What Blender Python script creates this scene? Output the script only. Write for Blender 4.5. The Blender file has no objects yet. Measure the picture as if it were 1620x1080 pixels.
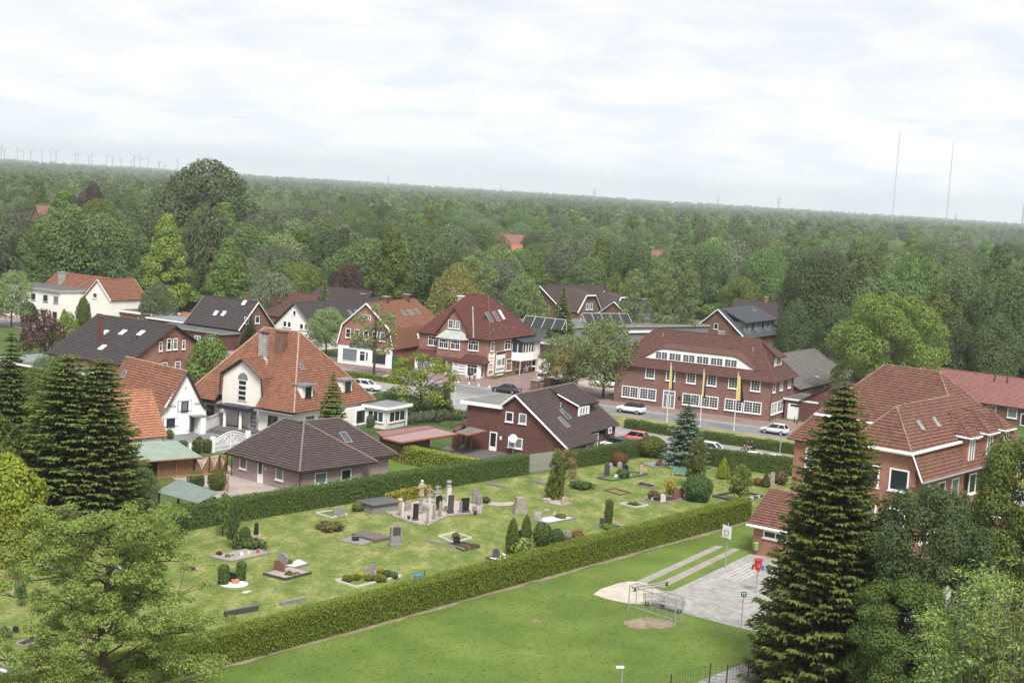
import bpy, math, random
import numpy as np
from mathutils import Matrix, Vector
sc = bpy.context.scene
COL = sc.collection
# ------------------------------------------------------------------ camera
F_PX, CAM_H, ROLL = 2350.0, 31.0, math.radians(3.62)
PITCH = math.atan(238.5 / F_PX)
cam_d = bpy.data.cameras.new('camera')
cam = bpy.data.objects.new('camera', cam_d)
COL.objects.link(cam)
_up = Vector((0, math.sin(PITCH), math.cos(PITCH)))
_fw = Vector((0, math.cos(PITCH), -math.sin(PITCH)))
_rt = Vector((1, 0, 0))
_r = _rt * math.cos(ROLL) + _up * math.sin(ROLL)
_u = -_rt * math.sin(ROLL) + _up * math.cos(ROLL)
cam.matrix_world = Matrix(((_r.x, _u.x, -_fw.x, 0), (_r.y, _u.y, -_fw.y, 0), (_r.z, _u.z, -_fw.z, CAM_H), (0, 0, 0, 1)))
cam_d.sensor_width = 36.0
cam_d.lens = F_PX / 1620 * 36.0
cam_d.clip_start = 0.5
cam_d.clip_end = 60000
sc.camera = cam
# ------------------------------------------------------------------ sky, sun, exposure
SUN_EL, SUN_AZ = math.radians(54), math.radians(168)      # azimuth clockwise from +Y
world = bpy.data.worlds.new('World')
sc.world = world
world.use_nodes = True
wt = world.node_tree
wt.nodes.clear()
def wn(t, **k):
 n = wt.nodes.new(t)
 for a, b in k.items(): setattr(n, a, b)
 return n
sky = wn('ShaderNodeTexSky', sky_type='NISHITA', sun_disc=False, sun_elevation=SUN_EL, sun_rotation=SUN_AZ,
         air_density=1.0, dust_density=2.0, ozone_density=1.0)
tc = wn('ShaderNodeTexCoord')
sep = wn('ShaderNodeSeparateXYZ'); wt.links.new(tc.outputs['Generated'], sep.inputs[0])
mx = wn('ShaderNodeMath', operation='MAXIMUM'); mx.inputs[1].default_value = 0.0
wt.links.new(sep.outputs[2], mx.inputs[0])
ad = wn('ShaderNodeMath', operation='ADD'); ad.inputs[1].default_value = 0.22
wt.links.new(mx.outputs[0], ad.inputs[0])
cu = []
for i in (0, 1):
 d = wn('ShaderNodeMath', operation='DIVIDE'); wt.links.new(sep.outputs[i], d.inputs[0]); wt.links.new(ad.outputs[0], d.inputs[1]); cu.append(d)
cmb = wn('ShaderNodeCombineXYZ'); wt.links.new(cu[0].outputs[0], cmb.inputs[0]); wt.links.new(cu[1].outputs[0], cmb.inputs[1])
nz = wn('ShaderNodeTexNoise'); nz.inputs['Scale'].default_value = 3.4; nz.inputs['Detail'].default_value = 9; nz.inputs['Roughness'].default_value = 0.55; nz.inputs['Distortion'].default_value = 0.35
wt.links.new(cmb.outputs[0], nz.inputs['Vector'])
rp = wn('ShaderNodeValToRGB')
rp.color_ramp.elements[0].position = 0.38; rp.color_ramp.elements[0].color = (7.7, 8.05, 8.7, 1)
rp.color_ramp.elements[1].position = 0.58; rp.color_ramp.elements[1].color = (9.3, 9.25, 9.4, 1)
wt.links.new(nz.outputs['Fac'], rp.inputs[0])
mixn = wn('ShaderNodeMix', data_type='RGBA'); mixn.inputs['Factor'].default_value = 0.96
hzm = wn('ShaderNodeMath', operation='MULTIPLY'); hzm.inputs[1].default_value = -14.0; wt.links.new(mx.outputs[0], hzm.inputs[0])
hze = wn('ShaderNodeMath', operation='EXPONENT'); wt.links.new(hzm.outputs[0], hze.inputs[0])
hza = wn('ShaderNodeMath', operation='MULTIPLY_ADD'); hza.inputs[1].default_value = 0.30; hza.inputs[2].default_value = 0.94; wt.links.new(hze.outputs[0], hza.inputs[0])
wt.links.new(sky.outputs[0], mixn.inputs['A']); wt.links.new(rp.outputs[0], mixn.inputs['B'])
bg = wn('ShaderNodeBackground'); bg.inputs['Strength'].default_value = 0.1
vm = wn('ShaderNodeVectorMath', operation='SCALE'); wt.links.new(mixn.outputs['Result'], vm.inputs[0]); wt.links.new(hza.outputs[0], vm.inputs['Scale'])
wt.links.new(vm.outputs[0], bg.inputs['Color'])
wo = wn('ShaderNodeOutputWorld'); wt.links.new(bg.outputs[0], wo.inputs['Surface'])
sun_d = bpy.data.lights.new('sun', 'SUN'); sun_d.energy = 4.6; sun_d.angle = math.radians(20); sun_d.color = (1.0, 0.975, 0.935)
sun = bpy.data.objects.new('sun', sun_d); COL.objects.link(sun)
_sd = Vector((math.sin(SUN_AZ) * math.cos(SUN_EL), math.cos(SUN_AZ) * math.cos(SUN_EL), math.sin(SUN_EL)))
sun.rotation_euler = (-_sd).to_track_quat('-Z', 'Y').to_euler()
sc.view_settings.view_transform = 'Standard'
sc.view_settings.look = 'None'
sc.view_settings.exposure = 0.22
sc.view_settings.gamma = 1.0
sc.view_settings.use_curve_mapping = False
sc.cycles.max_bounces = 6
sc.cycles.diffuse_bounces = 3
sc.cycles.glossy_bounces = 2
sc.cycles.transmission_bounces = 3
sc.cycles.volume_bounces = 1
sc.cycles.use_denoising = True
# ------------------------------------------------------------------ helpers: points from the photograph
_c, _s = math.cos(PITCH), math.sin(PITCH)
def ray(px, py):
 dx, dy = px - 810, py - 540
 u = dx * math.cos(ROLL) + dy * math.sin(ROLL); v = -dx * math.sin(ROLL) + dy * math.cos(ROLL)
 return np.array([u, F_PX * _c - v * _s, -F_PX * _s - v * _c])
def at(px, py, z=0.0):
 """point of the plane at height z seen at a pixel of the photograph"""
 d = ray(px, py); t = (z - CAM_H) / d[2]
 return np.array([0, 0, CAM_H]) + d * t
def at_d(px, py, dist):
 """point at ground distance dist seen at a pixel"""
 d = ray(px, py); t = dist / math.hypot(d[0], d[1])
 return np.array([0, 0, CAM_H]) + d * t
def dv(a):
 return np.array([math.cos(math.radians(a)), math.sin(math.radians(a)), 0.0])
# ------------------------------------------------------------------ helpers: meshes and objects
def sub(a, b): return (a[0] - b[0], a[1] - b[1], a[2] - b[2])
def cross(a, b): return (a[1] * b[2] - a[2] * b[1], a[2] * b[0] - a[0] * b[2], a[0] * b[1] - a[1] * b[0])
def dot(a, b): return a[0] * b[0] + a[1] * b[1] + a[2] * b[2]
def unit(a):
 l = math.sqrt(dot(a, a)) or 1.0
 return (a[0] / l, a[1] / l, a[2] / l)
def newell(p):
 n = [0.0, 0.0, 0.0]
 for i in range(len(p)):
  a, b = p[i], p[(i + 1) % len(p)]
  n[0] += (a[1] - b[1]) * (a[2] + b[2]); n[1] += (a[2] - b[2]) * (a[0] + b[0]); n[2] += (a[0] - b[0]) * (a[1] + b[1])
 return unit(n)
class MB:
 """collects faces and links them as ONE mesh object"""
 def __init__(s): s.v, s.f, s.m = [], [], []
 def poly(s, pts, m=0):
  i = len(s.v); s.v += [tuple(map(float, p)) for p in pts]; s.f.append(tuple(range(i, i + len(pts)))); s.m.append(m)
 def box(s, x0, x1, y0, y1, z0, z1, m=0, o=(0, 0, 0), a=0.0):
  c, n = math.cos(math.radians(a)), math.sin(math.radians(a))
  P = [(o[0] + x * c - y * n, o[1] + x * n + y * c, o[2] + z) for z in (z0, z1) for x, y in ((x0, y0), (x1, y0), (x1, y1), (x0, y1))]
  for q in ((3, 2, 1, 0), (4, 5, 6, 7), (0, 1, 5, 4), (1, 2, 6, 5), (2, 3, 7, 6), (3, 0, 4, 7)):
   s.poly([P[k] for k in q], m)
 def prism(s, pts, z0, z1, m=0, mt=None):
  n = len(pts)
  if sum(pts[i][0] * pts[(i + 1) % n][1] - pts[(i + 1) % n][0] * pts[i][1] for i in range(n)) < 0: pts = pts[::-1]
  s.poly([(p[0], p[1], z1) for p in pts], m if mt is None else mt)
  s.poly([(p[0], p[1], z0) for p in pts[::-1]], m)
  for i in range(n):
   a, b = pts[i], pts[(i + 1) % n]
   s.poly([(a[0], a[1], z0), (b[0], b[1], z0), (b[0], b[1], z1), (a[0], a[1], z1)], m)
 def slab(s, pts, th, m=0):
  """solid of a planar polygon, th thick below it"""
  n = newell(pts)
  if n[2] < 0: pts = pts[::-1]; n = (-n[0], -n[1], -n[2])
  q = [(p[0] - n[0] * th, p[1] - n[1] * th, p[2] - n[2] * th) for p in pts]
  s.poly(pts, m); s.poly(q[::-1], m)
  for i in range(len(pts)):
   j = (i + 1) % len(pts); s.poly([pts[j], pts[i], q[i], q[j]], m)
 def tube(s, pts, rad, n=6, m=0, caps=True):
  rings = []
  for i, p in enumerate(pts):
   a = pts[max(i - 1, 0)]; b = pts[min(i + 1, len(pts) - 1)]
   t = unit(sub(b, a)); ref = (0, 0, 1) if abs(t[2]) < 0.9 else (1, 0, 0)
   u = unit(cross(t, ref)); w = cross(u, t)
   r = rad[i] if hasattr(rad, '__len__') else rad
   rings.append([(p[0] + (u[0] * math.cos(k) + w[0] * math.sin(k)) * r, p[1] + (u[1] * math.cos(k) + w[1] * math.sin(k)) * r, p[2] + (u[2] * math.cos(k) + w[2] * math.sin(k)) * r)
                          for k in [2 * math.pi * j / n for j in range(n)]])
  i0 = len(s.v)
  for r in rings: s.v += r
  for i in range(len(pts) - 1):
   for j in range(n):
    a = i0 + i * n + j; b = i0 + i * n + (j + 1) % n
    s.f.append((b, a, a + n, b + n)); s.m.append(m)
  if caps:
   s.f.append(tuple(i0 + j for j in range(n))); s.m.append(m)
   s.f.append(tuple(i0 + (len(pts) - 1) * n + j for j in reversed(range(n)))); s.m.append(m)
 def lathe(s, prof, n=12, o=(0, 0, 0), m=0):
  """profile of (radius, z) pairs turned about z"""
  i0 = len(s.v)
  for r, z in prof:
   s.v += [(o[0] + r * math.cos(2 * math.pi * j / n), o[1] + r * math.sin(2 * math.pi * j / n), o[2] + z) for j in range(n)]
  for i in range(len(prof) - 1):
   for j in range(n):
    a = i0 + i * n + j; b = i0 + i * n + (j + 1) % n
    s.f.append((a, b, b + n, a + n)); s.m.append(m)
  s.f.append(tuple(i0 + j for j in reversed(range(n)))); s.m.append(m)
  k = i0 + (len(prof) - 1) * n
  s.f.append(tuple(k + j for j in range(n))); s.m.append(m)
 def loft(s, rings, m=0, caps=True):
  n = len(rings[0]); i0 = len(s.v)
  for r in rings: s.v += [tuple(p) for p in r]
  for i in range(len(rings) - 1):
   for j in range(n):
    a = i0 + i * n + j; b = i0 + i * n + (j + 1) % n
    s.f.append((a, b, b + n, a + n)); s.m.append(m)
  if caps:
   s.f.append(tuple(i0 + j for j in reversed(range(n)))); s.m.append(m)
   k = i0 + (len(rings) - 1) * n
   s.f.append(tuple(k + j for j in range(n))); s.m.append(m)
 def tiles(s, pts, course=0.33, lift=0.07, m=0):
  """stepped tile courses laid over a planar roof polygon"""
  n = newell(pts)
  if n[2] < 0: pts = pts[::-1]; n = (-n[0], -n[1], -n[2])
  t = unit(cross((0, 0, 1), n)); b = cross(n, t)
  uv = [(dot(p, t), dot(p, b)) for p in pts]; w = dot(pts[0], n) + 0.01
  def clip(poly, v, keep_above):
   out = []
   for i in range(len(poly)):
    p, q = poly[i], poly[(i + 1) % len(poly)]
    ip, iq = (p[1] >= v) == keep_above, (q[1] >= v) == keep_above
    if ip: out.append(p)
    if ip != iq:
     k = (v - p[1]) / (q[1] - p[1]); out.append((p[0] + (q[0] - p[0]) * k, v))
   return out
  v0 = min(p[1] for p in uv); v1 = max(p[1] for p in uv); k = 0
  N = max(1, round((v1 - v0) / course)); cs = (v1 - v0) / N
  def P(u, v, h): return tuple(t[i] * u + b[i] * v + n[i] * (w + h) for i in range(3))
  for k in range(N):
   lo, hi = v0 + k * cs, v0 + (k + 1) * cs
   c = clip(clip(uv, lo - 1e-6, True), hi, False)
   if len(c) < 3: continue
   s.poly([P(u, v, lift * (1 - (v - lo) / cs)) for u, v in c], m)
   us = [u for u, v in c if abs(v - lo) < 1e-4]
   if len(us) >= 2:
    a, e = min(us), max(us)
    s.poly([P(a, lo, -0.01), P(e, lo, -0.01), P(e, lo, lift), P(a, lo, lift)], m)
 def mesh(s, name, mats, smooth=False):
  me = bpy.data.meshes.new(name)
  me.from_pydata(s.v, [], s.f)
  for m in (mats if isinstance(mats, (list, tuple)) else [mats]): me.materials.append(m)
  if any(s.m): me.polygons.foreach_set('material_index', s.m)
  if smooth: me.polygons.foreach_set('use_smooth', [True] * len(s.f))
  uvl = me.uv_layers.new(name='UVMap'); uv = np.empty((len(me.loops), 2), np.float32); li = 0
  for f in s.f:
   pts = [s.v[i] for i in f]; n = newell(pts)
   t = unit(cross((0, 0, 1), n)) if abs(n[2]) < 0.995 else (1, 0, 0)
   b = cross(n, t)
   for p in pts: uv[li] = (dot(p, t), dot(p, b)); li += 1
  uvl.data.foreach_set('uv', uv.ravel())
  me.update()
  return me
 def build(s, name, mats, parent=None, smooth=False, loc=None, rz=0.0):
  o = bpy.data.objects.new(name, s.mesh(name, mats, smooth)); COL.objects.link(o)
  if parent is not None: o.parent = parent
  if loc is not None: o.location = loc
  o.rotation_euler.z = rz
  return o
def inst(name, me, parent=None, loc=(0, 0, 0), rz=0.0, scale=None):
 o = bpy.data.objects.new(name, me); COL.objects.link(o)
 if parent is not None: o.parent = parent
 o.location = loc; o.rotation_euler.z = rz
 if scale is not None: o.scale = scale
 return o
def tag(o, label=None, cat=None, group=None, kind=None):
 if label: o['label'] = label
 if cat: o['category'] = cat
 if group: o['group'] = group
 if kind: o['kind'] = kind
 return o
def thing(name, label, cat, loc=(0, 0, 0), ang=0.0, group=None):
 o = bpy.data.objects.new(name, None); COL.objects.link(o)
 o.location = tuple(loc); o.rotation_euler.z = math.radians(ang); o.empty_display_size = 0.3
 return tag(o, label, cat, group)
def copy_tree(o, parent=None):
 c = o.copy(); COL.objects.link(c)
 if parent is not None: c.parent = parent
 for ch in list(o.children): copy_tree(ch, c)
 return c
# ------------------------------------------------------------------ materials
def lin(c): return tuple(((x / 255 + 0.055) / 1.055) ** 2.4 if x > 10 else x / 255 / 12.92 for x in c)
def alg(r, g, b, k=0.83): return tuple(x * k for x in lin((r, g, b)))
def alb(r, g, b, k=0.84, ds=0.16):
 c = lin((r, g, b)); y = 0.3 * c[0] + 0.6 * c[1] + 0.1 * c[2]
 return tuple(min(0.85, (x + (y - x) * ds) * k) for x in c)
class NT:
 def __init__(s, name):
  s.mat = bpy.data.materials.new(name); s.mat.use_nodes = True
  s.t = s.mat.node_tree; s.t.nodes.clear()
  s.out = s.n('ShaderNodeOutputMaterial'); s.b = s.n('ShaderNodeBsdfPrincipled')
  s.l(s.b.outputs[0], s.out.inputs['Surface'])
 def n(s, ty, **k):
  q = s.t.nodes.new(ty)
  for a, b in k.items():
   if a in q.inputs.keys(): q.inputs[a].default_value = b
   else: setattr(q, a, b)
  return q
 def l(s, a, b): s.t.links.new(a, b)
 def uv(s): return s.n('ShaderNodeTexCoord').outputs['UV']
 def obj(s): return s.n('ShaderNodeTexCoord').outputs['Object']
 def noise(s, vec, scale, detail=4, rough=0.55):
  q = s.n('ShaderNodeTexNoise', Scale=scale, Detail=detail, Roughness=rough)
  if vec is not None: s.l(vec, q.inputs['Vector'])
  return q.outputs['Fac']
 def ramp(s, fac, stops):
  q = s.n('ShaderNodeValToRGB'); e = q.color_ramp.elements
  while len(e) < len(stops): e.new(0.5)
  for i, (p, c) in enumerate(stops): e[i].position = p; e[i].color = (*c[:3], 1)
  s.l(fac, q.inputs[0]); return q.outputs[0]
 def mix(s, f, a, b, mode='MIX'):
  q = s.n('ShaderNodeMix', data_type='RGBA', blend_type=mode)
  for v, k in ((f, 'Factor'), (a, 'A'), (b, 'B')):
   if hasattr(v, 'is_linked'): s.l(v, q.inputs[k])
   elif isinstance(v, tuple): q.inputs[k].default_value = (*v[:3], 1)
   else: q.inputs[k].default_value = v
  return q.outputs['Result']
 def scaled(s, vec, sx, sy, sz=1.0):
  q = s.n('ShaderNodeMapping'); q.inputs['Scale'].default_value = (sx, sy, sz); s.l(vec, q.inputs['Vector']); return q.outputs[0]
 def bump(s, h, strength=0.4, dist=0.02):
  q = s.n('ShaderNodeBump', Strength=strength, Distance=dist); s.l(h, q.inputs['Height']); s.l(q.outputs[0], s.b.inputs['Normal'])
 def done(s, col=None, rough=0.8, spec=0.3, metal=0.0):
  if col is not None:
   if hasattr(col, 'is_linked'): s.l(col, s.b.inputs['Base Color'])
   else: s.b.inputs['Base Color'].default_value = (*col[:3], 1)
  s.b.inputs['Roughness'].default_value = rough
  s.b.inputs['Specular IOR Level'].default_value = spec
  s.b.inputs['Metallic'].default_value = metal
  return s.mat
def mul(c, k): return tuple(min(0.9, x * k) for x in c)
def m_plain(name, c, rough=0.7, spec=0.3, var=0.12, scale=3.0, metal=0.0):
 t = NT(name); f = t.noise(t.obj(), scale, 4)
 return t.done(t.ramp(f, [(0.3, mul(c, 1 - var)), (0.7, mul(c, 1 + var))]), rough, spec, metal)
def m_brick(name, c, c2=None, mortar=None):
 c, c2 = mul(c, 1.28), mul(c2 or mul(c, 0.8), 1.28); t = NT(name); uv = t.uv()
 b = t.n('ShaderNodeTexBrick', Scale=1.0); t.l(uv, b.inputs['Vector'])
 b.inputs['Brick Width'].default_value = 0.25; b.inputs['Row Height'].default_value = 0.083; b.inputs['Mortar Size'].default_value = 0.008
 b.inputs['Color1'].default_value = (*c, 1); b.inputs['Color2'].default_value = (*(c2 or mul(c, 0.75)), 1); b.inputs['Mortar'].default_value = (*(mortar or mul(c, 1.25)), 1)
 big = t.ramp(t.noise(uv, 0.35, 5, 0.6), [(0.3, (0.80, 0.79, 0.78)), (0.7, (1.12, 1.1, 1.1))])
 col = t.mix(1.0, b.outputs['Color'], big, 'MULTIPLY')
 mid = t.ramp(t.noise(uv, 2.6, 3, 0.6), [(0.3, (0.88, 0.88, 0.88)), (0.7, (1.1, 1.1, 1.1))])
 col = t.mix(1.0, col, mid, 'MULTIPLY')
 t.bump(b.outputs['Fac'], 0.25, -0.01)
 return t.done(col, 0.85, 0.2)
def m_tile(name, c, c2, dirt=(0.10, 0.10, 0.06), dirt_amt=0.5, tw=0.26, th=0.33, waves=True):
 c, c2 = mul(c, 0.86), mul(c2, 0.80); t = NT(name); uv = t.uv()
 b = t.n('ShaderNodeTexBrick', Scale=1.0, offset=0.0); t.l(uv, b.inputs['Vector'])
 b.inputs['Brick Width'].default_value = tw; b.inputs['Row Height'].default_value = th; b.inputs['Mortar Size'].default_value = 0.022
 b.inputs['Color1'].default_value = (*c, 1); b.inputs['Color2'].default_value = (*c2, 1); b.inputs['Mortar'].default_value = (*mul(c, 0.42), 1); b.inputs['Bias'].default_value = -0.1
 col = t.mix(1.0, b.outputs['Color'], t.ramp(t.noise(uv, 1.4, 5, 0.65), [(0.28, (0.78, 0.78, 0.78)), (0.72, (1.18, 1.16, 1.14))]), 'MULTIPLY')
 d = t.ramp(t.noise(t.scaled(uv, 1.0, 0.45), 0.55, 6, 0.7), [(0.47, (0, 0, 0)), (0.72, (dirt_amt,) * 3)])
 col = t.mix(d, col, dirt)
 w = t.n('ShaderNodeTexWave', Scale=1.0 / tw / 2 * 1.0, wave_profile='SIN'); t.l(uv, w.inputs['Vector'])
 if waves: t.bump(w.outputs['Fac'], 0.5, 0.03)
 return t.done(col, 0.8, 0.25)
def m_leaf(name, c, var=0.30, trans=0.34, hue=0.03):
 """leaf cards: each card its own shade, each tree its own tint"""
 t = NT(name); g = t.n('ShaderNodeNewGeometry'); oi = t.n('ShaderNodeObjectInfo')
 dark = (c[0] * (1 - var), c[1] * (1 - var * 0.9), c[2] * (1 - var * 0.7)); light = (c[0] * (1 + var * 1.15), c[1] * (1 + var), c[2] * (1 + var * 0.6))
 col = t.ramp(g.outputs['Random Per Island'], [(0.0, dark), (0.55, c), (1.0, light)])
 h = t.n('ShaderNodeHueSaturation'); t.l(col, h.inputs['Color'])
 a = t.n('ShaderNodeMapRange'); a.inputs['To Min'].default_value = 0.5 - hue * 0.6; a.inputs['To Max'].default_value = 0.5 + hue * 0.4; t.l(oi.outputs['Random'], a.inputs['Value']); t.l(a.outputs[0], h.inputs['Hue'])
 v = t.n('ShaderNodeMapRange'); v.inputs['To Min'].default_value = 0.70; v.inputs['To Max'].default_value = 1.28; t.l(oi.outputs['Random'], v.inputs['Value']); t.l(v.outputs[0], h.inputs['Value'])
 t.done(h.outputs[0], 0.65, 0.25)
 tr = t.n('ShaderNodeBsdfTranslucent'); t.l(h.outputs[0], tr.inputs['Color'])
 ms = t.n('ShaderNodeMixShader'); ms.inputs[0].default_value = trans
 t.l(t.b.outputs[0], ms.inputs[1]); t.l(tr.outputs[0], ms.inputs[2]); t.l(ms.outputs[0], t.out.inputs['Surface'])
 return t.mat
def m_ground(name, stops, scale, scale2, bump=0.3, stops2=None, stretch=None, rough=0.95, fac2=0.5, bd=0.05):
 t = NT(name); p = t.obj()
 q = t.scaled(p, *stretch) if stretch else p
 col = t.ramp(t.noise(q, scale, 6, 0.62), stops)
 f = t.noise(p, scale2, 5, 0.7)
 col = t.mix(fac2, col, t.mix(1.0, col, t.ramp(f, [(0.3, (0.55, 0.55, 0.55)), (0.7, (1.5, 1.5, 1.5))]), 'MULTIPLY'))
 if stops2:
  k = t.ramp(t.noise(p, stops2[1], 4, 0.6), [(stops2[2], (0, 0, 0)), (stops2[3], (1, 1, 1))])
  col = t.mix(k, col, stops2[0])
 if bump: t.bump(f, bump, bd)
 return t.done(col, rough, 0.15)
def m_paver(name, c, w=0.3, h=0.15, var=0.2, mort=0.6):
 t = NT(name); p = t.obj()
 b = t.n('ShaderNodeTexBrick', Scale=1.0); t.l(p, b.inputs['Vector'])
 b.inputs['Brick Width'].default_value = w; b.inputs['Row Height'].default_value = h; b.inputs['Mortar Size'].default_value = 0.012
 b.inputs['Color1'].default_value = (*mul(c, 1 + var), 1); b.inputs['Color2'].default_value = (*mul(c, 1 - var), 1); b.inputs['Mortar'].default_value = (*mul(c, mort), 1)
 col = t.mix(1.0, b.outputs['Color'], t.ramp(t.noise(p, 0.5, 6, 0.7), [(0.3, (0.78, 0.78, 0.77)), (0.7, (1.2, 1.19, 1.16))]), 'MULTIPLY')
 t.bump(b.outputs['Fac'], 0.3, -0.01)
 return t.done(col, 0.9, 0.2)
M = {}
M['glass'] = NT('window_glass').done((0.022, 0.027, 0.032), 0.06, 0.55)
M['glass_light'] = NT('curtained_glass').done((0.16, 0.18, 0.19), 0.10, 0.5)
M['skyglass'] = NT('skylight_glass').done((0.05, 0.06, 0.07), 0.04, 1.0)
M['white'] = m_plain('white_paint', (0.82, 0.82, 0.80), 0.5, 0.4, 0.05)
M['cream'] = m_plain('cream_render', (0.80, 0.77, 0.71), 0.9, 0.1, 0.06, 0.8)
M['whitewall'] = m_plain('white_render', (0.82, 0.80, 0.77), 0.9, 0.1, 0.05, 0.8)
M['dark'] = m_plain('dark_anthracite', (0.025, 0.026, 0.028), 0.5, 0.4, 0.2)
M['grey'] = m_plain('grey_metal', (0.25, 0.26, 0.27), 0.45, 0.5, 0.1)
M['galv'] = m_plain('galvanised_steel', (0.27, 0.28, 0.285), 0.4, 0.5, 0.1)
M['zinc'] = m_plain('zinc_sheet', alb(128, 132, 135), 0.5, 0.5, 0.15, 1.2)
M['lead'] = m_plain('grey_lead_sheet', alb(165, 165, 158), 0.55, 0.4, 0.2, 1.5)
M['felt'] = m_plain('roofing_felt', alb(100, 98, 96), 0.9, 0.2, 0.25, 0.7)
M['felt_light'] = m_plain('gravel_roof', alb(128, 126, 118), 0.95, 0.1, 0.3, 0.5)
M['brick_bank'] = m_brick('brick_red_brown', alb(130, 95, 86), alb(112, 78, 72))
M['brick_red'] = m_brick('brick_red', alb(152, 104, 86), alb(134, 88, 74))
M['brick_shop'] = m_brick('brick_shop', alb(144, 104, 92), alb(128, 90, 80))
M['brick_dark'] = m_brick('brick_dark_brown', alb(104, 66, 60), alb(90, 56, 52))
M['brick_pale'] = m_brick('brick_pale_mauve', alb(160, 138, 136), alb(146, 124, 122))
M['brick_school'] = m_brick('brick_school', alb(160, 110, 88), alb(146, 96, 78))
M['brick_house'] = m_brick('brick_brown_house', alb(120, 88, 74), alb(104, 74, 62))
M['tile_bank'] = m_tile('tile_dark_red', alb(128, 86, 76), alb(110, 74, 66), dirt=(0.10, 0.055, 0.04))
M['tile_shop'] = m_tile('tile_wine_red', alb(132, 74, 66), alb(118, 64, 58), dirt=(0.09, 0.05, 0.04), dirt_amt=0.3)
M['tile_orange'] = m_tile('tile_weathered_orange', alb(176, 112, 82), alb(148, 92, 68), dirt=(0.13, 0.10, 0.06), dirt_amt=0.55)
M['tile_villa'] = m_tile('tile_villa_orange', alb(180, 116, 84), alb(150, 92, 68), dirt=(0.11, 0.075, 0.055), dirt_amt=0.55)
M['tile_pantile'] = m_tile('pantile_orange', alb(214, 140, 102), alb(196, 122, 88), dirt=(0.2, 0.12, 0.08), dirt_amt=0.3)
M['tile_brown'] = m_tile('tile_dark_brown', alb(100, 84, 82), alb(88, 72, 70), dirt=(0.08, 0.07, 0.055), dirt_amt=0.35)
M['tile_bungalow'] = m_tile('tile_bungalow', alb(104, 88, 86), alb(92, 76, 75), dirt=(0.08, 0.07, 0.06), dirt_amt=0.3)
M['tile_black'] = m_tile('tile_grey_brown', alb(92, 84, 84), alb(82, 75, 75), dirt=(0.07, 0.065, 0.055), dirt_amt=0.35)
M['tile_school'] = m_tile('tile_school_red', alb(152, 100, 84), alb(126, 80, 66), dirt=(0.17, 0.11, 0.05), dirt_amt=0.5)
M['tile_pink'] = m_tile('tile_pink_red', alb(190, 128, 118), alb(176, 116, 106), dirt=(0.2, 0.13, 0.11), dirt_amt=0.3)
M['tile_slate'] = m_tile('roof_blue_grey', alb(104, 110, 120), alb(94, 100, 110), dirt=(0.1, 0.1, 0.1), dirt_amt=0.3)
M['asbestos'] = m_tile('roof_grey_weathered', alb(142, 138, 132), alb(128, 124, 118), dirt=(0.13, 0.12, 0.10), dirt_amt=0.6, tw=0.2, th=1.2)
M['red_sheet'] = m_plain('red_roof_sheet', alb(148, 96, 94), 0.7, 0.3, 0.10, 0.8)
M['pink_sheet'] = m_plain('pink_roof_sheet', alb(158, 128, 124), 0.7, 0.3, 0.08, 0.8)
M['red_trim'] = m_plain('red_fascia_paint', alb(150, 62, 54), 0.6, 0.3, 0.1)
M['green_felt'] = m_plain('green_roof_felt', alb(140, 156, 140), 0.9, 0.15, 0.10, 0.6)
M['wood_gold'] = m_plain('honey_wood', alb(150, 108, 58), 0.75, 0.25, 0.22, 2.0)
M['wood_brown'] = m_plain('brown_wood', alb(138, 102, 62), 0.8, 0.2, 0.2, 2.0)
M['wood_dark'] = m_plain('dark_wood', alb(66, 48, 40), 0.8, 0.2, 0.25, 2.0)
M['wood_grey'] = m_plain('weathered_grey_wood', alb(150, 148, 134), 0.85, 0.2, 0.15, 2.0)
M['bark'] = m_plain('bark', (0.085, 0.062, 0.045), 0.95, 0.1, 0.35, 5.0)
M['bark_pale'] = m_plain('pale_bark', (0.22, 0.19, 0.15), 0.95, 0.1, 0.3, 5.0)
M['copper'] = m_plain('pale_green_copper', alb(168, 176, 166), 0.7, 0.3, 0.15, 1.5)
M['orange_wall'] = m_plain('orange_board', alb(205, 125, 75), 0.8, 0.2, 0.08)
M['signgreen'] = m_plain('sign_green', alb(30, 98, 78), 0.5, 0.4, 0.08)
M['yellow'] = m_plain('yellow_cloth', alb(245, 214, 40), 0.8, 0.1, 0.06)
M['navy'] = m_plain('navy_cloth', alb(48, 46, 100), 0.8, 0.1, 0.1)
M['red'] = m_plain('signal_red', alb(205, 52, 40), 0.5, 0.4, 0.08)
M['blue'] = m_plain('bright_blue_plastic', alb(30, 130, 190), 0.5, 0.4, 0.08)
M['limegreen'] = m_plain('lime_plastic', alb(120, 178, 70), 0.5, 0.4, 0.08)
M['orange'] = m_plain('orange_paint', alb(225, 130, 60), 0.5, 0.4, 0.05)
M['teal'] = m_plain('teal_bench_paint', alb(70, 130, 128), 0.6, 0.3, 0.12)
M['black'] = m_plain('black_rubber', (0.012, 0.012, 0.013), 0.7, 0.3, 0.2)
M['pole_white'] = m_plain('white_pole', (0.6, 0.6, 0.58), 0.4, 0.4, 0.04)
M['stone'] = m_plain('grey_granite', alb(140, 136, 132), 0.7, 0.3, 0.22, 5.0)
M['stone_pale'] = m_plain('pale_stone', alb(205, 200, 190), 0.8, 0.2, 0.15, 4.0)
M['stone_dark'] = m_plain('dark_granite', alb(78, 76, 78), 0.35, 0.5, 0.25, 5.0)
M['stone_black'] = m_plain('polished_black_granite', (0.018, 0.018, 0.02), 0.15, 0.6, 0.2, 5.0)
M['stone_red'] = m_plain('red_brown_stone', alb(128, 88, 74), 0.8, 0.2, 0.2, 4.0)
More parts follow.
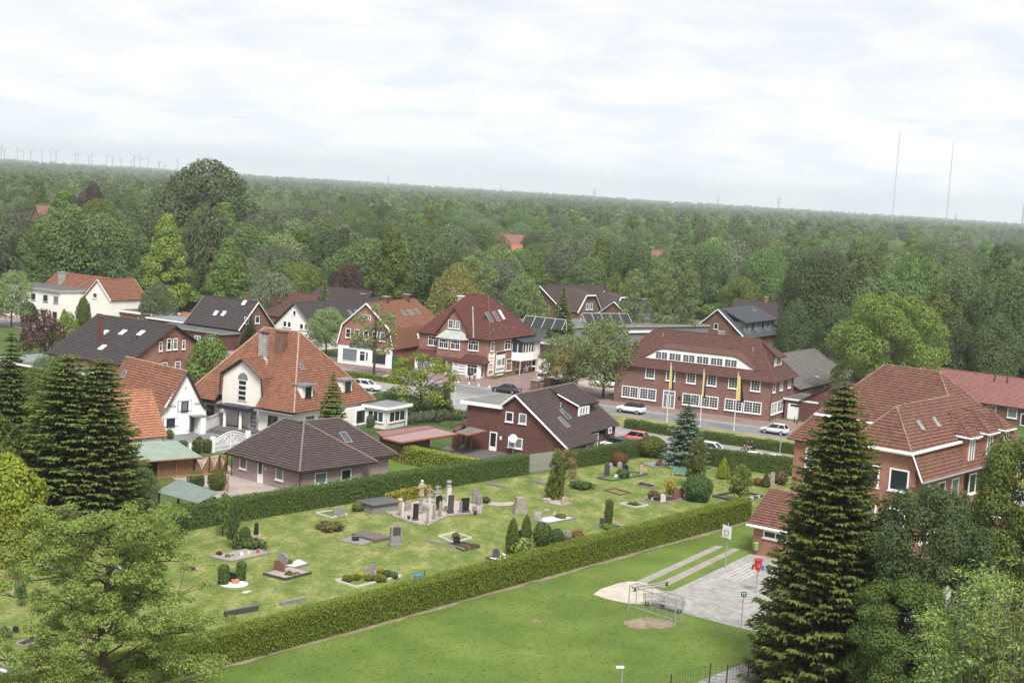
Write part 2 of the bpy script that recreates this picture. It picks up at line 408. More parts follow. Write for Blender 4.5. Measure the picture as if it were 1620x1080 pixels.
M['sandstone'] = m_plain('lichen_sandstone', alb(176, 158, 128), 0.95, 0.1, 0.28, 3.0)
M['stone_old'] = m_plain('old_grey_stone', alb(158, 150, 138), 0.95, 0.1, 0.28, 3.0)
M['stone_brown'] = m_plain('brown_slab_stone', alb(112, 100, 94), 0.8, 0.2, 0.2, 4.0)
M['gravel_white'] = m_ground('white_gravel', [(0.3, (0.5, 0.5, 0.48)), (0.7, (0.75, 0.75, 0.73))], 14, 30, 0.5)
M['gravel'] = m_ground('fine_gravel', [(0.3, alb(150, 136, 124)), (0.7, alb(196, 184, 172))], 6, 26, 0.5)
M['soil'] = m_ground('dark_soil', [(0.3, (0.03, 0.022, 0.015)), (0.7, (0.075, 0.055, 0.04))], 4, 15, 0.6)
M['petal'] = m_plain('pink_petals', alb(220, 130, 160), 0.8, 0.1, 0.2, 12)
M['lawn'] = m_ground('mown_lawn', [(0.30, alg(84, 104, 44)), (0.5, alg(97, 117, 51)), (0.7, alg(114, 130, 62))], 0.16, 4.5, 0.5, fac2=0.45)
M['grass'] = m_ground('dry_cemetery_grass', [(0.30, alg(88, 106, 50)), (0.46, alg(108, 121, 60)), (0.57, alg(128, 134, 76)), (0.72, alg(160, 152, 104))], 0.55, 2.6, 0.5, stretch=(1.0, 0.5, 1), fac2=0.75)
M['verge'] = m_ground('rough_verge_grass', [(0.30, alg(92, 110, 50)), (0.5, alg(132, 132, 76)), (0.7, alg(164, 150, 98))], 0.5, 3.0, 0.6, fac2=0.5)
M['garden'] = m_ground('garden_ground', [(0.30, alg(58, 80, 36)), (0.5, alg(78, 96, 46)), (0.7, alg(104, 112, 66))], 0.2, 3.0, 0.5)
M['shelter'] = m_plain('grey_green_sheet', alb(122, 136, 128), 0.6, 0.3, 0.12, 1.2)
M['land'] = m_ground('far_land', [(0.30, alb(60, 80, 44)), (0.55, alb(84, 104, 58)), (0.68, alb(140, 146, 96)), (0.80, alb(168, 164, 118))], 0.0035, 0.05, 0.0)
M['field'] = m_ground('pale_field', [(0.30, alb(150, 158, 104)), (0.7, alb(186, 182, 138))], 0.02, 0.4, 0.2)
M['asphalt'] = m_ground('asphalt', [(0.3, alb(112, 112, 114)), (0.7, alb(136, 136, 137))], 0.35, 8.0, 0.2, fac2=0.25, rough=0.9)
M['asphalt_pale'] = m_ground('worn_asphalt', [(0.3, alb(136, 135, 134)), (0.7, alb(160, 158, 155))], 0.3, 8.0, 0.2, fac2=0.25, rough=0.9)
M['paint'] = m_plain('road_paint', (0.46, 0.46, 0.45), 0.8, 0.2, 0.15, 2.0)
M['kerb'] = m_plain('concrete_kerb', alb(172, 168, 160), 0.9, 0.15, 0.15, 1.5)
M['paver_red'] = m_paver('red_brown_pavers', alb(150, 124, 116), 0.2, 0.1)
M['paver_grey'] = m_paver('grey_pavers', alb(160, 156, 152), 0.42, 0.42, 0.14)
M['paver_pink'] = m_paver('pinkish_pavers', alb(178, 160, 152), 0.3, 0.15, 0.12)
M['paver_dark'] = m_paver('dark_yard_pavers', alb(112, 104, 104), 0.2, 0.1, 0.15)
M['concrete'] = m_plain('concrete', alb(156, 148, 138), 0.9, 0.15, 0.12, 0.8)
M['sand'] = m_ground('sand', [(0.3, alb(178, 166, 148)), (0.7, alb(204, 194, 176))], 0.8, 9, 0.4, fac2=0.25)
M['dirt'] = m_ground('bare_earth', [(0.3, alb(126, 112, 88)), (0.7, alb(156, 142, 116))], 0.8, 9, 0.4, fac2=0.3)
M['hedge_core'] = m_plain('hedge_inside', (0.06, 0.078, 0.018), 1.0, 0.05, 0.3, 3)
# foliage
LF = dict(broad=(0.056, 0.086, 0.030), oak=(0.066, 0.104, 0.032), dark=(0.046, 0.074, 0.028), lime=(0.110, 0.150, 0.028), bright=(0.096, 0.124, 0.030),
          willow=(0.085, 0.115, 0.055), greygreen=(0.084, 0.106, 0.062), yellow=(0.165, 0.160, 0.058), purple=(0.050, 0.026, 0.034), plum=(0.085, 0.048, 0.046),
          spruce=(0.088, 0.124, 0.030), spruce_light=(0.070, 0.108, 0.030), bluespruce=(0.100, 0.135, 0.120), thuja=(0.062, 0.092, 0.022), thuja_gold=(0.150, 0.170, 0.022),
          hedge=(0.044, 0.080, 0.020), hedge_front=(0.145, 0.210, 0.028), hedge_gold=(0.175, 0.190, 0.030), pine=(0.125, 0.160, 0.045), birch=(0.125, 0.165, 0.075),
          box=(0.125, 0.135, 0.028), rust=(0.19, 0.095, 0.045), brownleaf=(0.12, 0.085, 0.05), ash=(0.092, 0.140, 0.036), pale=(0.135, 0.175, 0.060), acacia=(0.15, 0.20, 0.034), golden=(0.30, 0.27, 0.035),
          rhodo=(0.046, 0.082, 0.026))
COOL = ('broad', 'oak', 'dark', 'greygreen', 'willow', 'lime', 'spruce', 'hedge', 'rhodo')
L = {k: m_leaf('leaves_' + k, (v[0] * (1.85 if k in COOL else 1.55) + 0.010, v[1] * (1.80 if k in COOL else 1.55) + 0.010, v[2] * (1.7 if k in COOL else 1.2) + 0.007)) for k, v in LF.items()}
# ------------------------------------------------------------------ ground, roads, pavements
def sheet(name, pts, z, m, kind='structure'):
 mb = MB(); p = [(q[0], q[1], z) for q in pts]
 if newell(p)[2] < 0: p = p[::-1]
 mb.poly(p); o = mb.build(name, m); return tag(o, kind=kind)
def strip(name, line, off0, off1, z, m, h=0.0):
 """band beside a polyline, offsets to its left"""
 def side(d):
  out = []
  for i, p in enumerate(line):
   a = line[max(i - 1, 0)]; b = line[min(i + 1, len(line) - 1)]
   tx, ty = b[0] - a[0], b[1] - a[1]; k = math.hypot(tx, ty); out.append((p[0] - ty / k * d, p[1] + tx / k * d))
  return out
 A, B = side(off0), side(off1); mb = MB()
 for i in range(len(line) - 1):
  q = [A[i], A[i + 1], B[i + 1], B[i]]
  if h: mb.prism(q, z - 0.05, z + h)
  else: mb.poly([(x, y, z) for x, y in q])
 return tag(mb.build(name, m), kind='structure')
mb = MB()
NR = 72
rr = [0, 60, 140, 280, 600, 1500, 4000, 9000, 17000]
ring = [[(r * math.sin(2 * math.pi * k / NR), r * math.cos(2 * math.pi * k / NR), 0.0) for k in range(NR)] for r in rr[1:]]
for k in range(NR): mb.poly([(0, 0, 0), ring[0][(k + 1) % NR], ring[0][k]])
for i in range(len(ring) - 1):
 for k in range(NR):
  j = (k + 1) % NR; mb.poly([ring[i][k], ring[i][j], ring[i + 1][j], ring[i + 1][k]])
tag(mb.build('ground', M['land']), kind='structure')
Z = [0.0]
def zz(): Z[0] += 0.004; return Z[0]
sheet('garden_ground', [(-110, 60), (90, 60), (110, 230), (60, 300), (-120, 320)], 0.004, M['garden'])
# main road: its far white edge line runs from (-70, 266) to (80, 181)
MR = [(-150, 318), (-70, 268), (-28, 243.2), (-9, 233.0), (19.6, 216.2), (36, 206.6), (80, 181), (130, 152)]
strip('road', MR, -6.9, 0.35, 0.008, M['asphalt'])
strip('kerb', MR, 0.35, 0.55, 0.008, M['kerb'], 0.10)
strip('pavement', MR, 0.55, 10.5, 0.10, M['paver_red'])
mbl = MB()
for i in range(len(MR) - 1):
 a, b = np.array(MR[i]), np.array(MR[i + 1]); d = (b - a) / np.linalg.norm(b - a); n = np.array([-d[1], d[0]])
 q = [a - n * 0.12, b - n * 0.12, b + n * 0.08, a + n * 0.08]; mbl.poly([(x, y, 0.012) for x, y in q])
tag(mbl.build('edge_line_marking', M['paint']), kind='structure')
def dashes(line, off, dash, gap, w, z, name):
 mb = MB(); acc = 0.0
 for i in range(len(line) - 1):
  a, b = np.array(line[i]), np.array(line[i + 1]); Lx = np.linalg.norm(b - a); d = (b - a) / Lx; n = np.array([-d[1], d[0]]); s = 0.0
  while s + dash < Lx:
   p0 = a + d * s + n * off; p1 = p0 + d * dash
   mb.poly([(*(p0 - n * w / 2), z), (*(p1 - n * w / 2), z), (*(p1 + n * w / 2), z), (*(p0 + n * w / 2), z)]); s += dash + gap
 return tag(mb.build(name, M['paint']), kind='structure')
dashes(MR, -3.4, 3.0, 6.0, 0.12, 0.012, 'centre_line_marking')
strip('kerb', MR, -7.05, -6.9, 0.008, M['kerb'], 0.10)
# verge with hedge between main road and service road
VG = [(13.5, 211.5), (19.6, 209.6), (27, 204.9), (35, 199.6), (60, 184)]
sheet('verge', [(13.2, 212.6), (19.6, 209.4), (27, 204.7), (36, 199.5), (78, 174), (70, 166), (35.3, 185.2), (22, 193.2), (16, 198.0), (12.5, 204)], 0.016, M['verge'])
strip('kerb', [(12.5, 204), (16, 198.0), (22, 193.2), (35.3, 185.2), (70, 164)], -0.02, 0.14, 0.008, M['kerb'], 0.10)
sheet('service_road', [(-12, 226), (13.2, 212.6), (12.5, 204), (16, 198), (22, 193.2), (35.3, 185.2), (70, 164), (66, 156), (33, 176), (17, 180), (14, 188), (-5.5, 197), (-12, 205)], 0.012, M['asphalt_pale'])
sheet('side_road', [(-40, 240), (-12, 226.2), (-12, 205), (-6.5, 197), (-10, 196), (-18, 214), (-40, 228)], 0.012, M['asphalt_pale'])
sheet('verge', [(-40, 244.3), (-31, 238.6), (-14.5, 229.2), (-15.5, 227.0), (-33, 236.0), (-41, 241.0)], 0.016, M['verge'])
sheet('forecourt', [(-2.6, 241), (15.6, 226.6), (16.0, 250), (30, 262), (10, 285), (-2, 262), (4.5, 257)], 0.104, M['paver_red'])
sheet('car_park', [(3.0, 262.5), (10.5, 234.0), (14.8, 231.5), (21.8, 238), (30, 262), (10, 285)], 0.108, M['paver_pink'])
# yards
sheet('driveway', [(-43, 168), (-36.5, 160.5), (-31.5, 163.0), (-24.5, 172), (-32.5, 181), (-38, 178)], 0.012, M['asphalt'])
sheet('yard', [(-36.5, 152.5), (-33.0, 147.2), (-27.0, 139.5), (-14.0, 152.0), (-16.0, 156.0), (-28.0, 152.6), (-31.5, 161.5)], 0.012, M['paver_pink'])
sheet('yard', [(-9.8, 167.0), (-4.8, 163.3), (2.0, 169.0), (4.0, 172.8), (-1.7, 175.4), (-6.5, 178.0)], 0.012, M['paver_dark'])
sheet('garden_lawn', [(-15.8, 154.5), (-13.8, 151.8), (-6.5, 160.0), (-12.0, 166.5), (-17, 160)], 0.014, M['lawn'])
# cemetery, lawn, court
sheet('cemetery_grass', [(-60, 92), (-31, 76), (-16.0, 93.9), (24.0, 145.3), (33.0, 157), (34, 171.4), (17.2, 177.3), (6.2, 164.6), (2.9, 161.4), (-28, 125.4), (-46, 108)], 0.008, M['grass'])
sheet('lawn', [(-32, 72), (-15.0, 93.0), (24.9, 144.2), (30, 140), (45, 110), (30, 60), (-20, 50)], 0.008, M['lawn'])
be0, be1 = np.array([-28.0, 76.2]), np.array([25.0, 144.3]); bd_ = (be1 - be0) / np.linalg.norm(be1 - be0); bn_ = np.array([bd_[1], -bd_[0]]); rb = random.Random(4)
sheet('bare_earth', [be0 + (be1 - be0) * i / 60 - bn_ * 0.9 for i in range(61)] + [be0 + (be1 - be0) * i / 60 + bn_ * (0.02 + rb.uniform(-0.3, 0.06)) for i in range(60, -1, -1)], 0.012, M['dirt'])
an = lambda x, y: tuple(at(920 + x / 3.856, 800 + y / 3.856)[:2])
sheet('court', [an(505, 520), an(550, 520), an(1030, 292), (44, 120), (31, 98), an(1120, 780), an(960, 742), an(760, 690), an(610, 650), an(420, 600)], 0.016, M['paver_grey'])
sheet('runway', [an(330, 461), an(395, 470), an(868, 247), an(822, 240)], 0.012, M['concrete'])
sheet('runway', [an(425, 492), an(505, 498), an(968, 264), an(925, 258)], 0.012, M['concrete'])
rs = random.Random(5)
def blob(px, py, rx, ry, n=26, jit=0.12, zoom=3.856, ox=920, oy=800):
 out = []
 for k in range(n):
  a = 2 * math.pi * k / n; j = 1 + rs.uniform(-jit, jit)
  out.append(tuple(at(ox + (px + rx * j * math.cos(a)) / zoom, oy + (py + ry * j * math.sin(a)) / zoom)[:2]))
 return out
sheet('sand_pit', [an(70, 540), an(120, 505), an(230, 470), an(300, 458), an(400, 472), an(430, 492), an(505, 520), an(420, 600), an(290, 596), an(170, 572)], 0.020, M['sand'])
sheet('bare_patch', blob(410, 715, 160, 34), 0.014, M['dirt'])
sheet('bare_patch', blob(-280, 700, 45, 9), 0.014, M['dirt'])
sheet('path', [an(640, 1100), an(1015, 950), (36, 108), (40, 98), (20, 88), (12, 86)], 0.014, M['paver_grey'])
for i in range(5):
 x0, y0, x1, y1 = [(850, 432, 1040, 345), (875, 440, 1058, 353), (905, 448, 1090, 358), (930, 455, 1115, 362), (962, 457, 1140, 368)][i]
 a, b = np.array(an(x0, y0)), np.array(an(x1, y1)); d = (b - a) / np.linalg.norm(b - a); n = np.array([-d[1], d[0]]) * 0.05
 sheet('court_line_marking', [a - n, b - n, b + n, a + n], 0.020, M['paint'])
for px0, py0, px1, py1 in ((1450, 412, 1610, 400), (1490, 428, 1560, 421), (1400, 397, 1480, 392)):
 a, b = at(px0, py0 + 8), at(px1, py1 + 8); e, f = at(px1, py1 - 2), at(px0, py0 - 2)
 sheet('field', [a[:2], b[:2], e[:2], f[:2]], 0.02, M['field'])
FIELDS = [(1380, 1620, 385, 436)]
# ------------------------------------------------------------------ foliage generators
def norm(a): return a / np.maximum(np.linalg.norm(a, axis=1, keepdims=True), 1e-9)
def card_mesh(name, P, N, size, aspect, rng, mat, T=None, bend=0.12):
 n = len(P); N = norm(N)
 if T is None: T = rng.normal(size=(n, 3))
 T = norm(T - N * np.sum(T * N, axis=1, keepdims=True)); B = np.cross(N, T)
 s = (size if hasattr(size, '__len__') else np.full(n, size))[:, None] * rng.uniform(0.7, 1.3, (n, 1)) * 0.5
 V = np.empty((n, 4, 3))
 V[:, 0] = P - T * s - N * s * bend; V[:, 1] = P - B * s * aspect + N * s * bend
 V[:, 2] = P + T * s - N * s * bend; V[:, 3] = P + B * s * aspect + N * s * bend
 me = bpy.data.meshes.new(name)
 me.vertices.add(4 * n); me.vertices.foreach_set('co', V.astype(np.float32).ravel())
 me.loops.add(4 * n); me.loops.foreach_set('vertex_index', np.arange(4 * n, dtype=np.int32))
 me.polygons.add(n); me.polygons.foreach_set('loop_start', np.arange(0, 4 * n, 4, dtype=np.int32)); me.polygons.foreach_set('loop_total', np.full(n, 4, np.int32))
 me.materials.append(mat); me.update(calc_edges=True)
 return me
def dirs(rng, n, zmin=-0.55):
 d = norm(rng.normal(size=(int(n * 2.2) + 20, 3))); d = d[d[:, 2] > zmin]
 return d[:n]
def broad(name, seed, h, r, th, nl, lr, nc, cs, mat, shape='round', zsq=0.85, asp=0.62, droop=0.0, limbs=8, bark='bark', inner=0.66, tr=0.028, nj=0.32):
 rng = np.random.default_rng(seed)
 C, Rr = [], []
 for i in range(nl):
  zr = ((i + rng.random()) / nl)
  env = {'round': math.sqrt(max(0.05, 1 - ((zr - 0.42) / 0.66) ** 2)), 'cone': (1.02 - zr) ** 0.72, 'dome': math.sqrt(max(0.04, 1 - zr ** 2.2)), 'spread': math.sqrt(max(0.05, 1 - ((zr - 0.6) / 0.62) ** 2)),
               'column': 0.75 * math.sqrt(max(0.06, 1 - ((zr - 0.45) / 0.62) ** 2))}[shape]
  k = lr * rng.uniform(0.65, 1.25) * (0.65 + 0.35 * env)
  rad = max(0.0, env * r - k * 0.62) * math.sqrt(rng.uniform(0.35, 1.0)) if i < nl - 1 else 0.0
  a = i * 2.39996 + rng.uniform(-0.5, 0.5)
  C.append((rad * math.cos(a), rad * math.sin(a), th + k * 0.5 + zr * (h - th - k * 1.25))); Rr.append(k)
 C, Rr = np.array(C), np.array(Rr)
 li = rng.choice(nl, size=nc * 2, p=Rr ** 2 / np.sum(Rr ** 2))
 D = dirs(rng, nc * 2); li = li[:len(D)]
 sh = inner + (1.06 - inner) * rng.random(len(D)) ** 0.45
 P = C[li] + D * (Rr[li] * sh)[:, None] * np.array([1, 1, zsq])
 dmin = np.full(len(P), 9.0)
 for j in range(nl):
  q = np.linalg.norm((P - C[j]) / np.array([1, 1, zsq]), axis=1) / Rr[j]; q[li == j] = 9; dmin = np.minimum(dmin, q)
 keep = (dmin > 0.72) & (P[:, 2] > th * 0.6); P, D = P[keep][:nc], D[keep][:nc]
 N = D * 0.75 + np.array([0, 0, 0.35]) + rng.normal(size=P.shape) * nj
 T = None
 if droop: T = D * 0.5 + np.array([0, 0, -droop]) + rng.normal(size=P.shape) * 0.25; N = np.cross(T, rng.normal(size=P.shape)) + D * 0.6
 crown = card_mesh(name + '_crown', P, N, cs, asp, rng, mat, T)
 mb = MB(); r0 = h * tr; top = th + (h - th) * 0.62
 mb.tube([(0, 0, -0.2), (0.1 * r0, 0, th * 0.5), (0.3 * r0, 0.2 * r0, th), (0, 0.3 * r0, (th + top) / 2), (0, 0, top)], [r0 * 1.35, r0, r0 * 0.85, r0 * 0.5, r0 * 0.15], 7)
 for j in rng.permutation(nl)[:limbs]:
  c = C[j]; z0 = th * 0.8 + min(max(0.0, (c[2] - th) * 0.5), (top - th) * 0.8)
  mid = (c[0] * 0.5, c[1] * 0.5, z0 + (c[2] - z0) * 0.62)
  mb.tube([(0, 0, z0), mid, tuple(c)], [r0 * 0.5, r0 * 0.3, r0 * 0.08], 5)
 trunk = mb.mesh(name + '_trunk', M[bark])
 return (crown, trunk, h, r)
def conifer(name, seed, h, r, z0, levels, per, mat, spray=0.5, droop=0.30, power=0.9, step=0.3, asp=0.35, up=0.25, side=0.55, bark='bark', jag=0.25):
 rng = np.random.default_rng(seed); P, T, N, S = [], [], [], []
 mb = MB(); r0 = h * 0.016
 mb.tube([(0, 0, -0.2), (0, 0, h * 0.5), (0, 0, h * 0.98)], [r0 * 1.2, r0 * 0.65, r0 * 0.08], 7)
 for i in range(levels):
  zr = (i + rng.uniform(-0.3, 0.3)) / levels; zr = min(max(zr, 0), 0.985); z = z0 + (h - z0) * zr
  R = r * (1 - zr) ** power + 0.05
  n = max(4, int(per * (0.45 + 0.55 * (1 - zr)))); a0 = rng.random() * 6.28
  for k in range(n):
   a = a0 + 2 * math.pi * (k + rng.uniform(-0.35, 0.35)) / n; Lb = R * rng.uniform(1 - jag, 1 + jag * 0.5)
   ca, sa = math.cos(a), math.sin(a); m = max(2, int(Lb / step))
   if k % 3 == 0: mb.tube([(0, 0, z), (ca * Lb * 0.8, sa * Lb * 0.8, z - droop * Lb * 0.6)], [r0 * 0.22, 0.01], 3, caps=False)
   for q in range(m):
    s = (q + 0.6 + rng.uniform(-0.3, 0.3)) / m
    if s < 0.14 and zr < 0.85: continue
    zc = z - droop * Lb * (s - 0.35 * s * s) + up * Lb * max(0, s - 0.6) ** 2
    for sd in (-1, 1, 0):
     if sd == 0 and q % 2: continue
     w = (1 - s * 0.75) * Lb * 0.20 * sd * rng.uniform(0.6, 1.4)
     P.append((ca * s * Lb - sa * w, sa * s * Lb + ca * w, zc + rng.uniform(-0.06, 0.06) * spray - abs(w) * 0.15))
     t = (ca - sa * side * sd, sa + ca * side * sd, -droop * 0.7 + up * s + rng.uniform(-0.15, 0.15)); T.append(t)
     N.append((-ca * droop * 0.6 + rng.uniform(-0.35, 0.35) + ca * 0.35 * s, -sa * droop * 0.6 + rng.uniform(-0.35, 0.35) + sa * 0.35 * s, 1.0)); S.append(spray * (0.7 + 0.5 * (1 - zr)))
 P, T, N, S = map(np.array, (P, T, N, S))
 crown = card_mesh(name + '_crown', P, N, S, asp, rng, mat, T, bend=0.2)
 return (crown, mb.mesh(name + '_trunk', M[bark]), h, r)
def turned(name, seed, prof, nc, cs, mat, wob=0.10, asp=0.55, core=0.86, upt=0.8, out=0.8, lobes=0):
 """clipped shrub: leaf cards over a turned profile of (radius, z), round a darker core"""
 rng = np.random.default_rng(seed); pr = np.array(prof, float)
 seg = np.linalg.norm(np.diff(pr, axis=0), axis=1) * (pr[1:, 0] + pr[:-1, 0] + 0.02)
 k = rng.choice(len(seg), size=nc, p=seg / seg.sum()); u = rng.random(nc)
 r = pr[k, 0] * (1 - u) + pr[k + 1, 0] * u; z = pr[k, 1] * (1 - u) + pr[k + 1, 1] * u
 dr = pr[k + 1, 0] - pr[k, 0]; dz = pr[k + 1, 1] - pr[k, 1]; a = rng.random(nc) * 2 * math.pi
 ph = rng.random(4) * 6.28
 w = 1 + wob * (np.sin(3 * a + ph[0] + z * 1.7) * 0.5 + np.sin(5 * a + ph[1] - z * 2.9) * 0.5) + rng.normal(size=nc) * wob * 0.35
 r = r * w
 P = np.stack([r * np.cos(a), r * np.sin(a), z + rng.normal(size=nc) * cs * 0.2], 1)
 nn = np.stack([dz * np.cos(a), dz * np.sin(a), -dr], 1); nn = norm(nn)
 N = nn * out + rng.normal(size=P.shape) * 0.45; T = np.stack([np.cos(a) * 0.3, np.sin(a) * 0.3, np.full(nc, upt)], 1) + rng.normal(size=P.shape) * 0.5
 crown = card_mesh(name + '_leaves', P, N, cs, asp, rng, mat, T)
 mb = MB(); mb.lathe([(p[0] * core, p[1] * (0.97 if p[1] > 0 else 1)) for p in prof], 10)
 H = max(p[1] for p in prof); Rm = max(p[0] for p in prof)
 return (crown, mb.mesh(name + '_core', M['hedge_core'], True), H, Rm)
def col_prof(r, h): return [(r * 0.72, 0.02), (r * 0.95, h * 0.15), (r, h * 0.5), (r * 0.95, h * 0.85), (r * 0.7, h * 0.96), (0.02, h)]
def cone_prof(r, h): return [(r * 0.8, 0.02), (r, h * 0.12), (r * 0.82, h * 0.4), (r * 0.5, h * 0.7), (r * 0.2, h * 0.92), (0.01, h)]
def flame_prof(r, h): return [(r * 0.6, 0.02), (r * 0.95, h * 0.2), (r, h * 0.45), (r * 0.72, h * 0.75), (r * 0.3, h * 0.93), (0.01, h)]
def ball_prof(r, h): return [(r * 0.55, 0.0)] + [(r * math.sin(t), h * 0.5 - h * 0.5 * math.cos(t)) for t in (0.9, 1.3, 1.7, 2.1, 2.5, 2.85)] + [(0.01, h)]
PLANTS = {}
def plant(kind, name, label, cat, loc, H, Wd, mat=None, rz=None, group=None, rs_=random.Random(3)):
 crown, trunk, h0, r0 = PLANTS[kind]
 sx = Wd / (2 * r0); sz = H / h0
 root = thing(name, label, cat, (loc[0], loc[1], loc[2] if len(loc) > 2 else 0.0), 0, group)
 root.rotation_euler.z = rs_.uniform(0, 6.28) if rz is None else rz
 root.scale = (sx, sx, sz)
 c = inst('crown' if kind not in TURNED else 'leaves', crown, root)
 if mat is not None and mat is not crown.materials[0]:
  c.material_slots[0].link = 'OBJECT'; c.material_slots[0].material = mat
 inst('trunk' if kind not in TURNED else 'core', trunk, root)
 return root
PLANTS['oak'] = broad('oak', 11, 18, 9.5, 3.2, 28, 3.6, 17000, 0.45, L['oak'], 'round')
PLANTS['oak_b'] = broad('oak_b', 12, 17, 8.0, 2.6, 22, 3.3, 15000, 0.44, L['broad'], 'dome')
PLANTS['oak_c'] = broad('oak_c', 14, 15, 6.5, 2.4, 17, 3.0, 12000, 0.42, L['broad'], 'round')
PLANTS['lime'] = broad('lime', 21, 21, 7.6, 1.6, 46, 2.5, 15000, 0.46, L['lime'], 'cone', zsq=0.75)
PLANTS['poplar'] = broad('poplar', 31, 32, 15.5, 4.0, 42, 5.4, 15000, 0.85, L['willow'], 'dome')
PLANTS['willow'] = broad('willow', 41, 17, 9.0, 2.0, 30, 3.2, 10000, 0.75, L['willow'], 'dome', asp=0.30, droop=0.9)
PLANTS['birch'] = broad('birch', 51, 18, 5.2, 2.4, 28, 1.8, 5200, 0.50, L['birch'], 'column', asp=0.45, droop=0.6, bark='bark_pale', tr=0.016, inner=0.35)
PLANTS['ash'] = broad('ash', 61, 9.5, 3.9, 1.5, 30, 1.25, 9500, 0.26, L['ash'], 'round', zsq=0.9, tr=0.016, inner=0.4, limbs=16, nj=0.45)
PLANTS['airy'] = broad('airy', 62, 10, 3.6, 3.0, 20, 1.0, 2300, 0.30, L['birch'], 'round', zsq=0.8, tr=0.016, inner=0.2, limbs=16)
PLANTS['acacia'] = broad('acacia', 63, 7.5, 4.4, 1.0, 34, 1.0, 6500, 0.26, L['acacia'], 'round', zsq=0.6, tr=0.018, inner=0.3, limbs=20, nj=0.45)
PLANTS['round_big'] = broad('round_big', 71, 17, 8.8, 1.6, 70, 2.1, 36000, 0.32, L['bright'], 'round', zsq=0.8)
PLANTS['bush'] = broad('bush', 81, 4.0, 2.6, 0.3, 20, 0.95, 3200, 0.24, L['bright'], 'dome', tr=0.02)
PLANTS['bush_b'] = broad('bush_b', 82, 3.0, 2.2, 0.2, 16, 0.85, 2600, 0.22, L['dark'], 'dome', tr=0.02)
PLANTS['spruce'] = conifer('spruce', 91, 15, 3.6, 0.6, 38, 18, L['spruce'], spray=0.62, step=0.26, asp=0.45, power=0.8)
PLANTS['spruce_small'] = conifer('spruce_small', 92, 6.0, 1.9, 0.2, 26, 20, L['spruce_light'], spray=0.36, step=0.13, droop=0.15, up=0.35, asp=0.45, power=0.75)
PLANTS['bluespruce'] = conifer('bluespruce', 93, 9, 3.2, 0.4, 30, 18, L['bluespruce'], spray=0.46, step=0.17, droop=0.22, up=0.15, jag=0.45, asp=0.42, power=0.8)
PLANTS['mid_leafy'] = broad('mid_leafy', 101, 4.2, 1.7, 0.5, 22, 0.6, 3000, 0.20, L['bright'], 'column', inner=0.3)
PLANTS['far_a'] = broad('far_a', 111, 15, 6.6, 1.0, 13, 3.4, 1300, 1.05, L['broad'], 'round', limbs=0, nj=0.25)
PLANTS['far_b'] = broad('far_b', 112, 17, 6.2, 1.0, 13, 3.2, 1300, 1.05, L['greygreen'], 'dome', limbs=0, nj=0.25)
PLANTS['far_c'] = conifer('far_c', 113, 17, 3.4, 1.0, 12, 9, L['dark'], spray=1.5, step=0.9)
TURNED = set()
def tprof(k, *a, **q): PLANTS[k] = turned(k, *a, **q); TURNED.add(k)
tprof('column', 201, col_prof(0.5, 2.2), 1500, 0.13, L['thuja'])
tprof('flame', 202, flame_prof(0.55, 3.2), 1900, 0.16, L['thuja'])
tprof('cone', 203, cone_prof(1.0, 2.4), 2000, 0.16, L['thuja'])
tprof('ball', 204, ball_prof(0.5, 0.85), 900, 0.12, L['box'])
tprof('dome', 205, ball_prof(1.6, 2.6), 3200, 0.20, L['rhodo'], wob=0.14)
tprof('tuft', 206, ball_prof(0.5, 0.6), 420, 0.16, L['broad'], wob=0.35)
tprof('yew', 207, flame_prof(3.2, 9.5), 9000, 0.34, L['thuja'], wob=0.18)
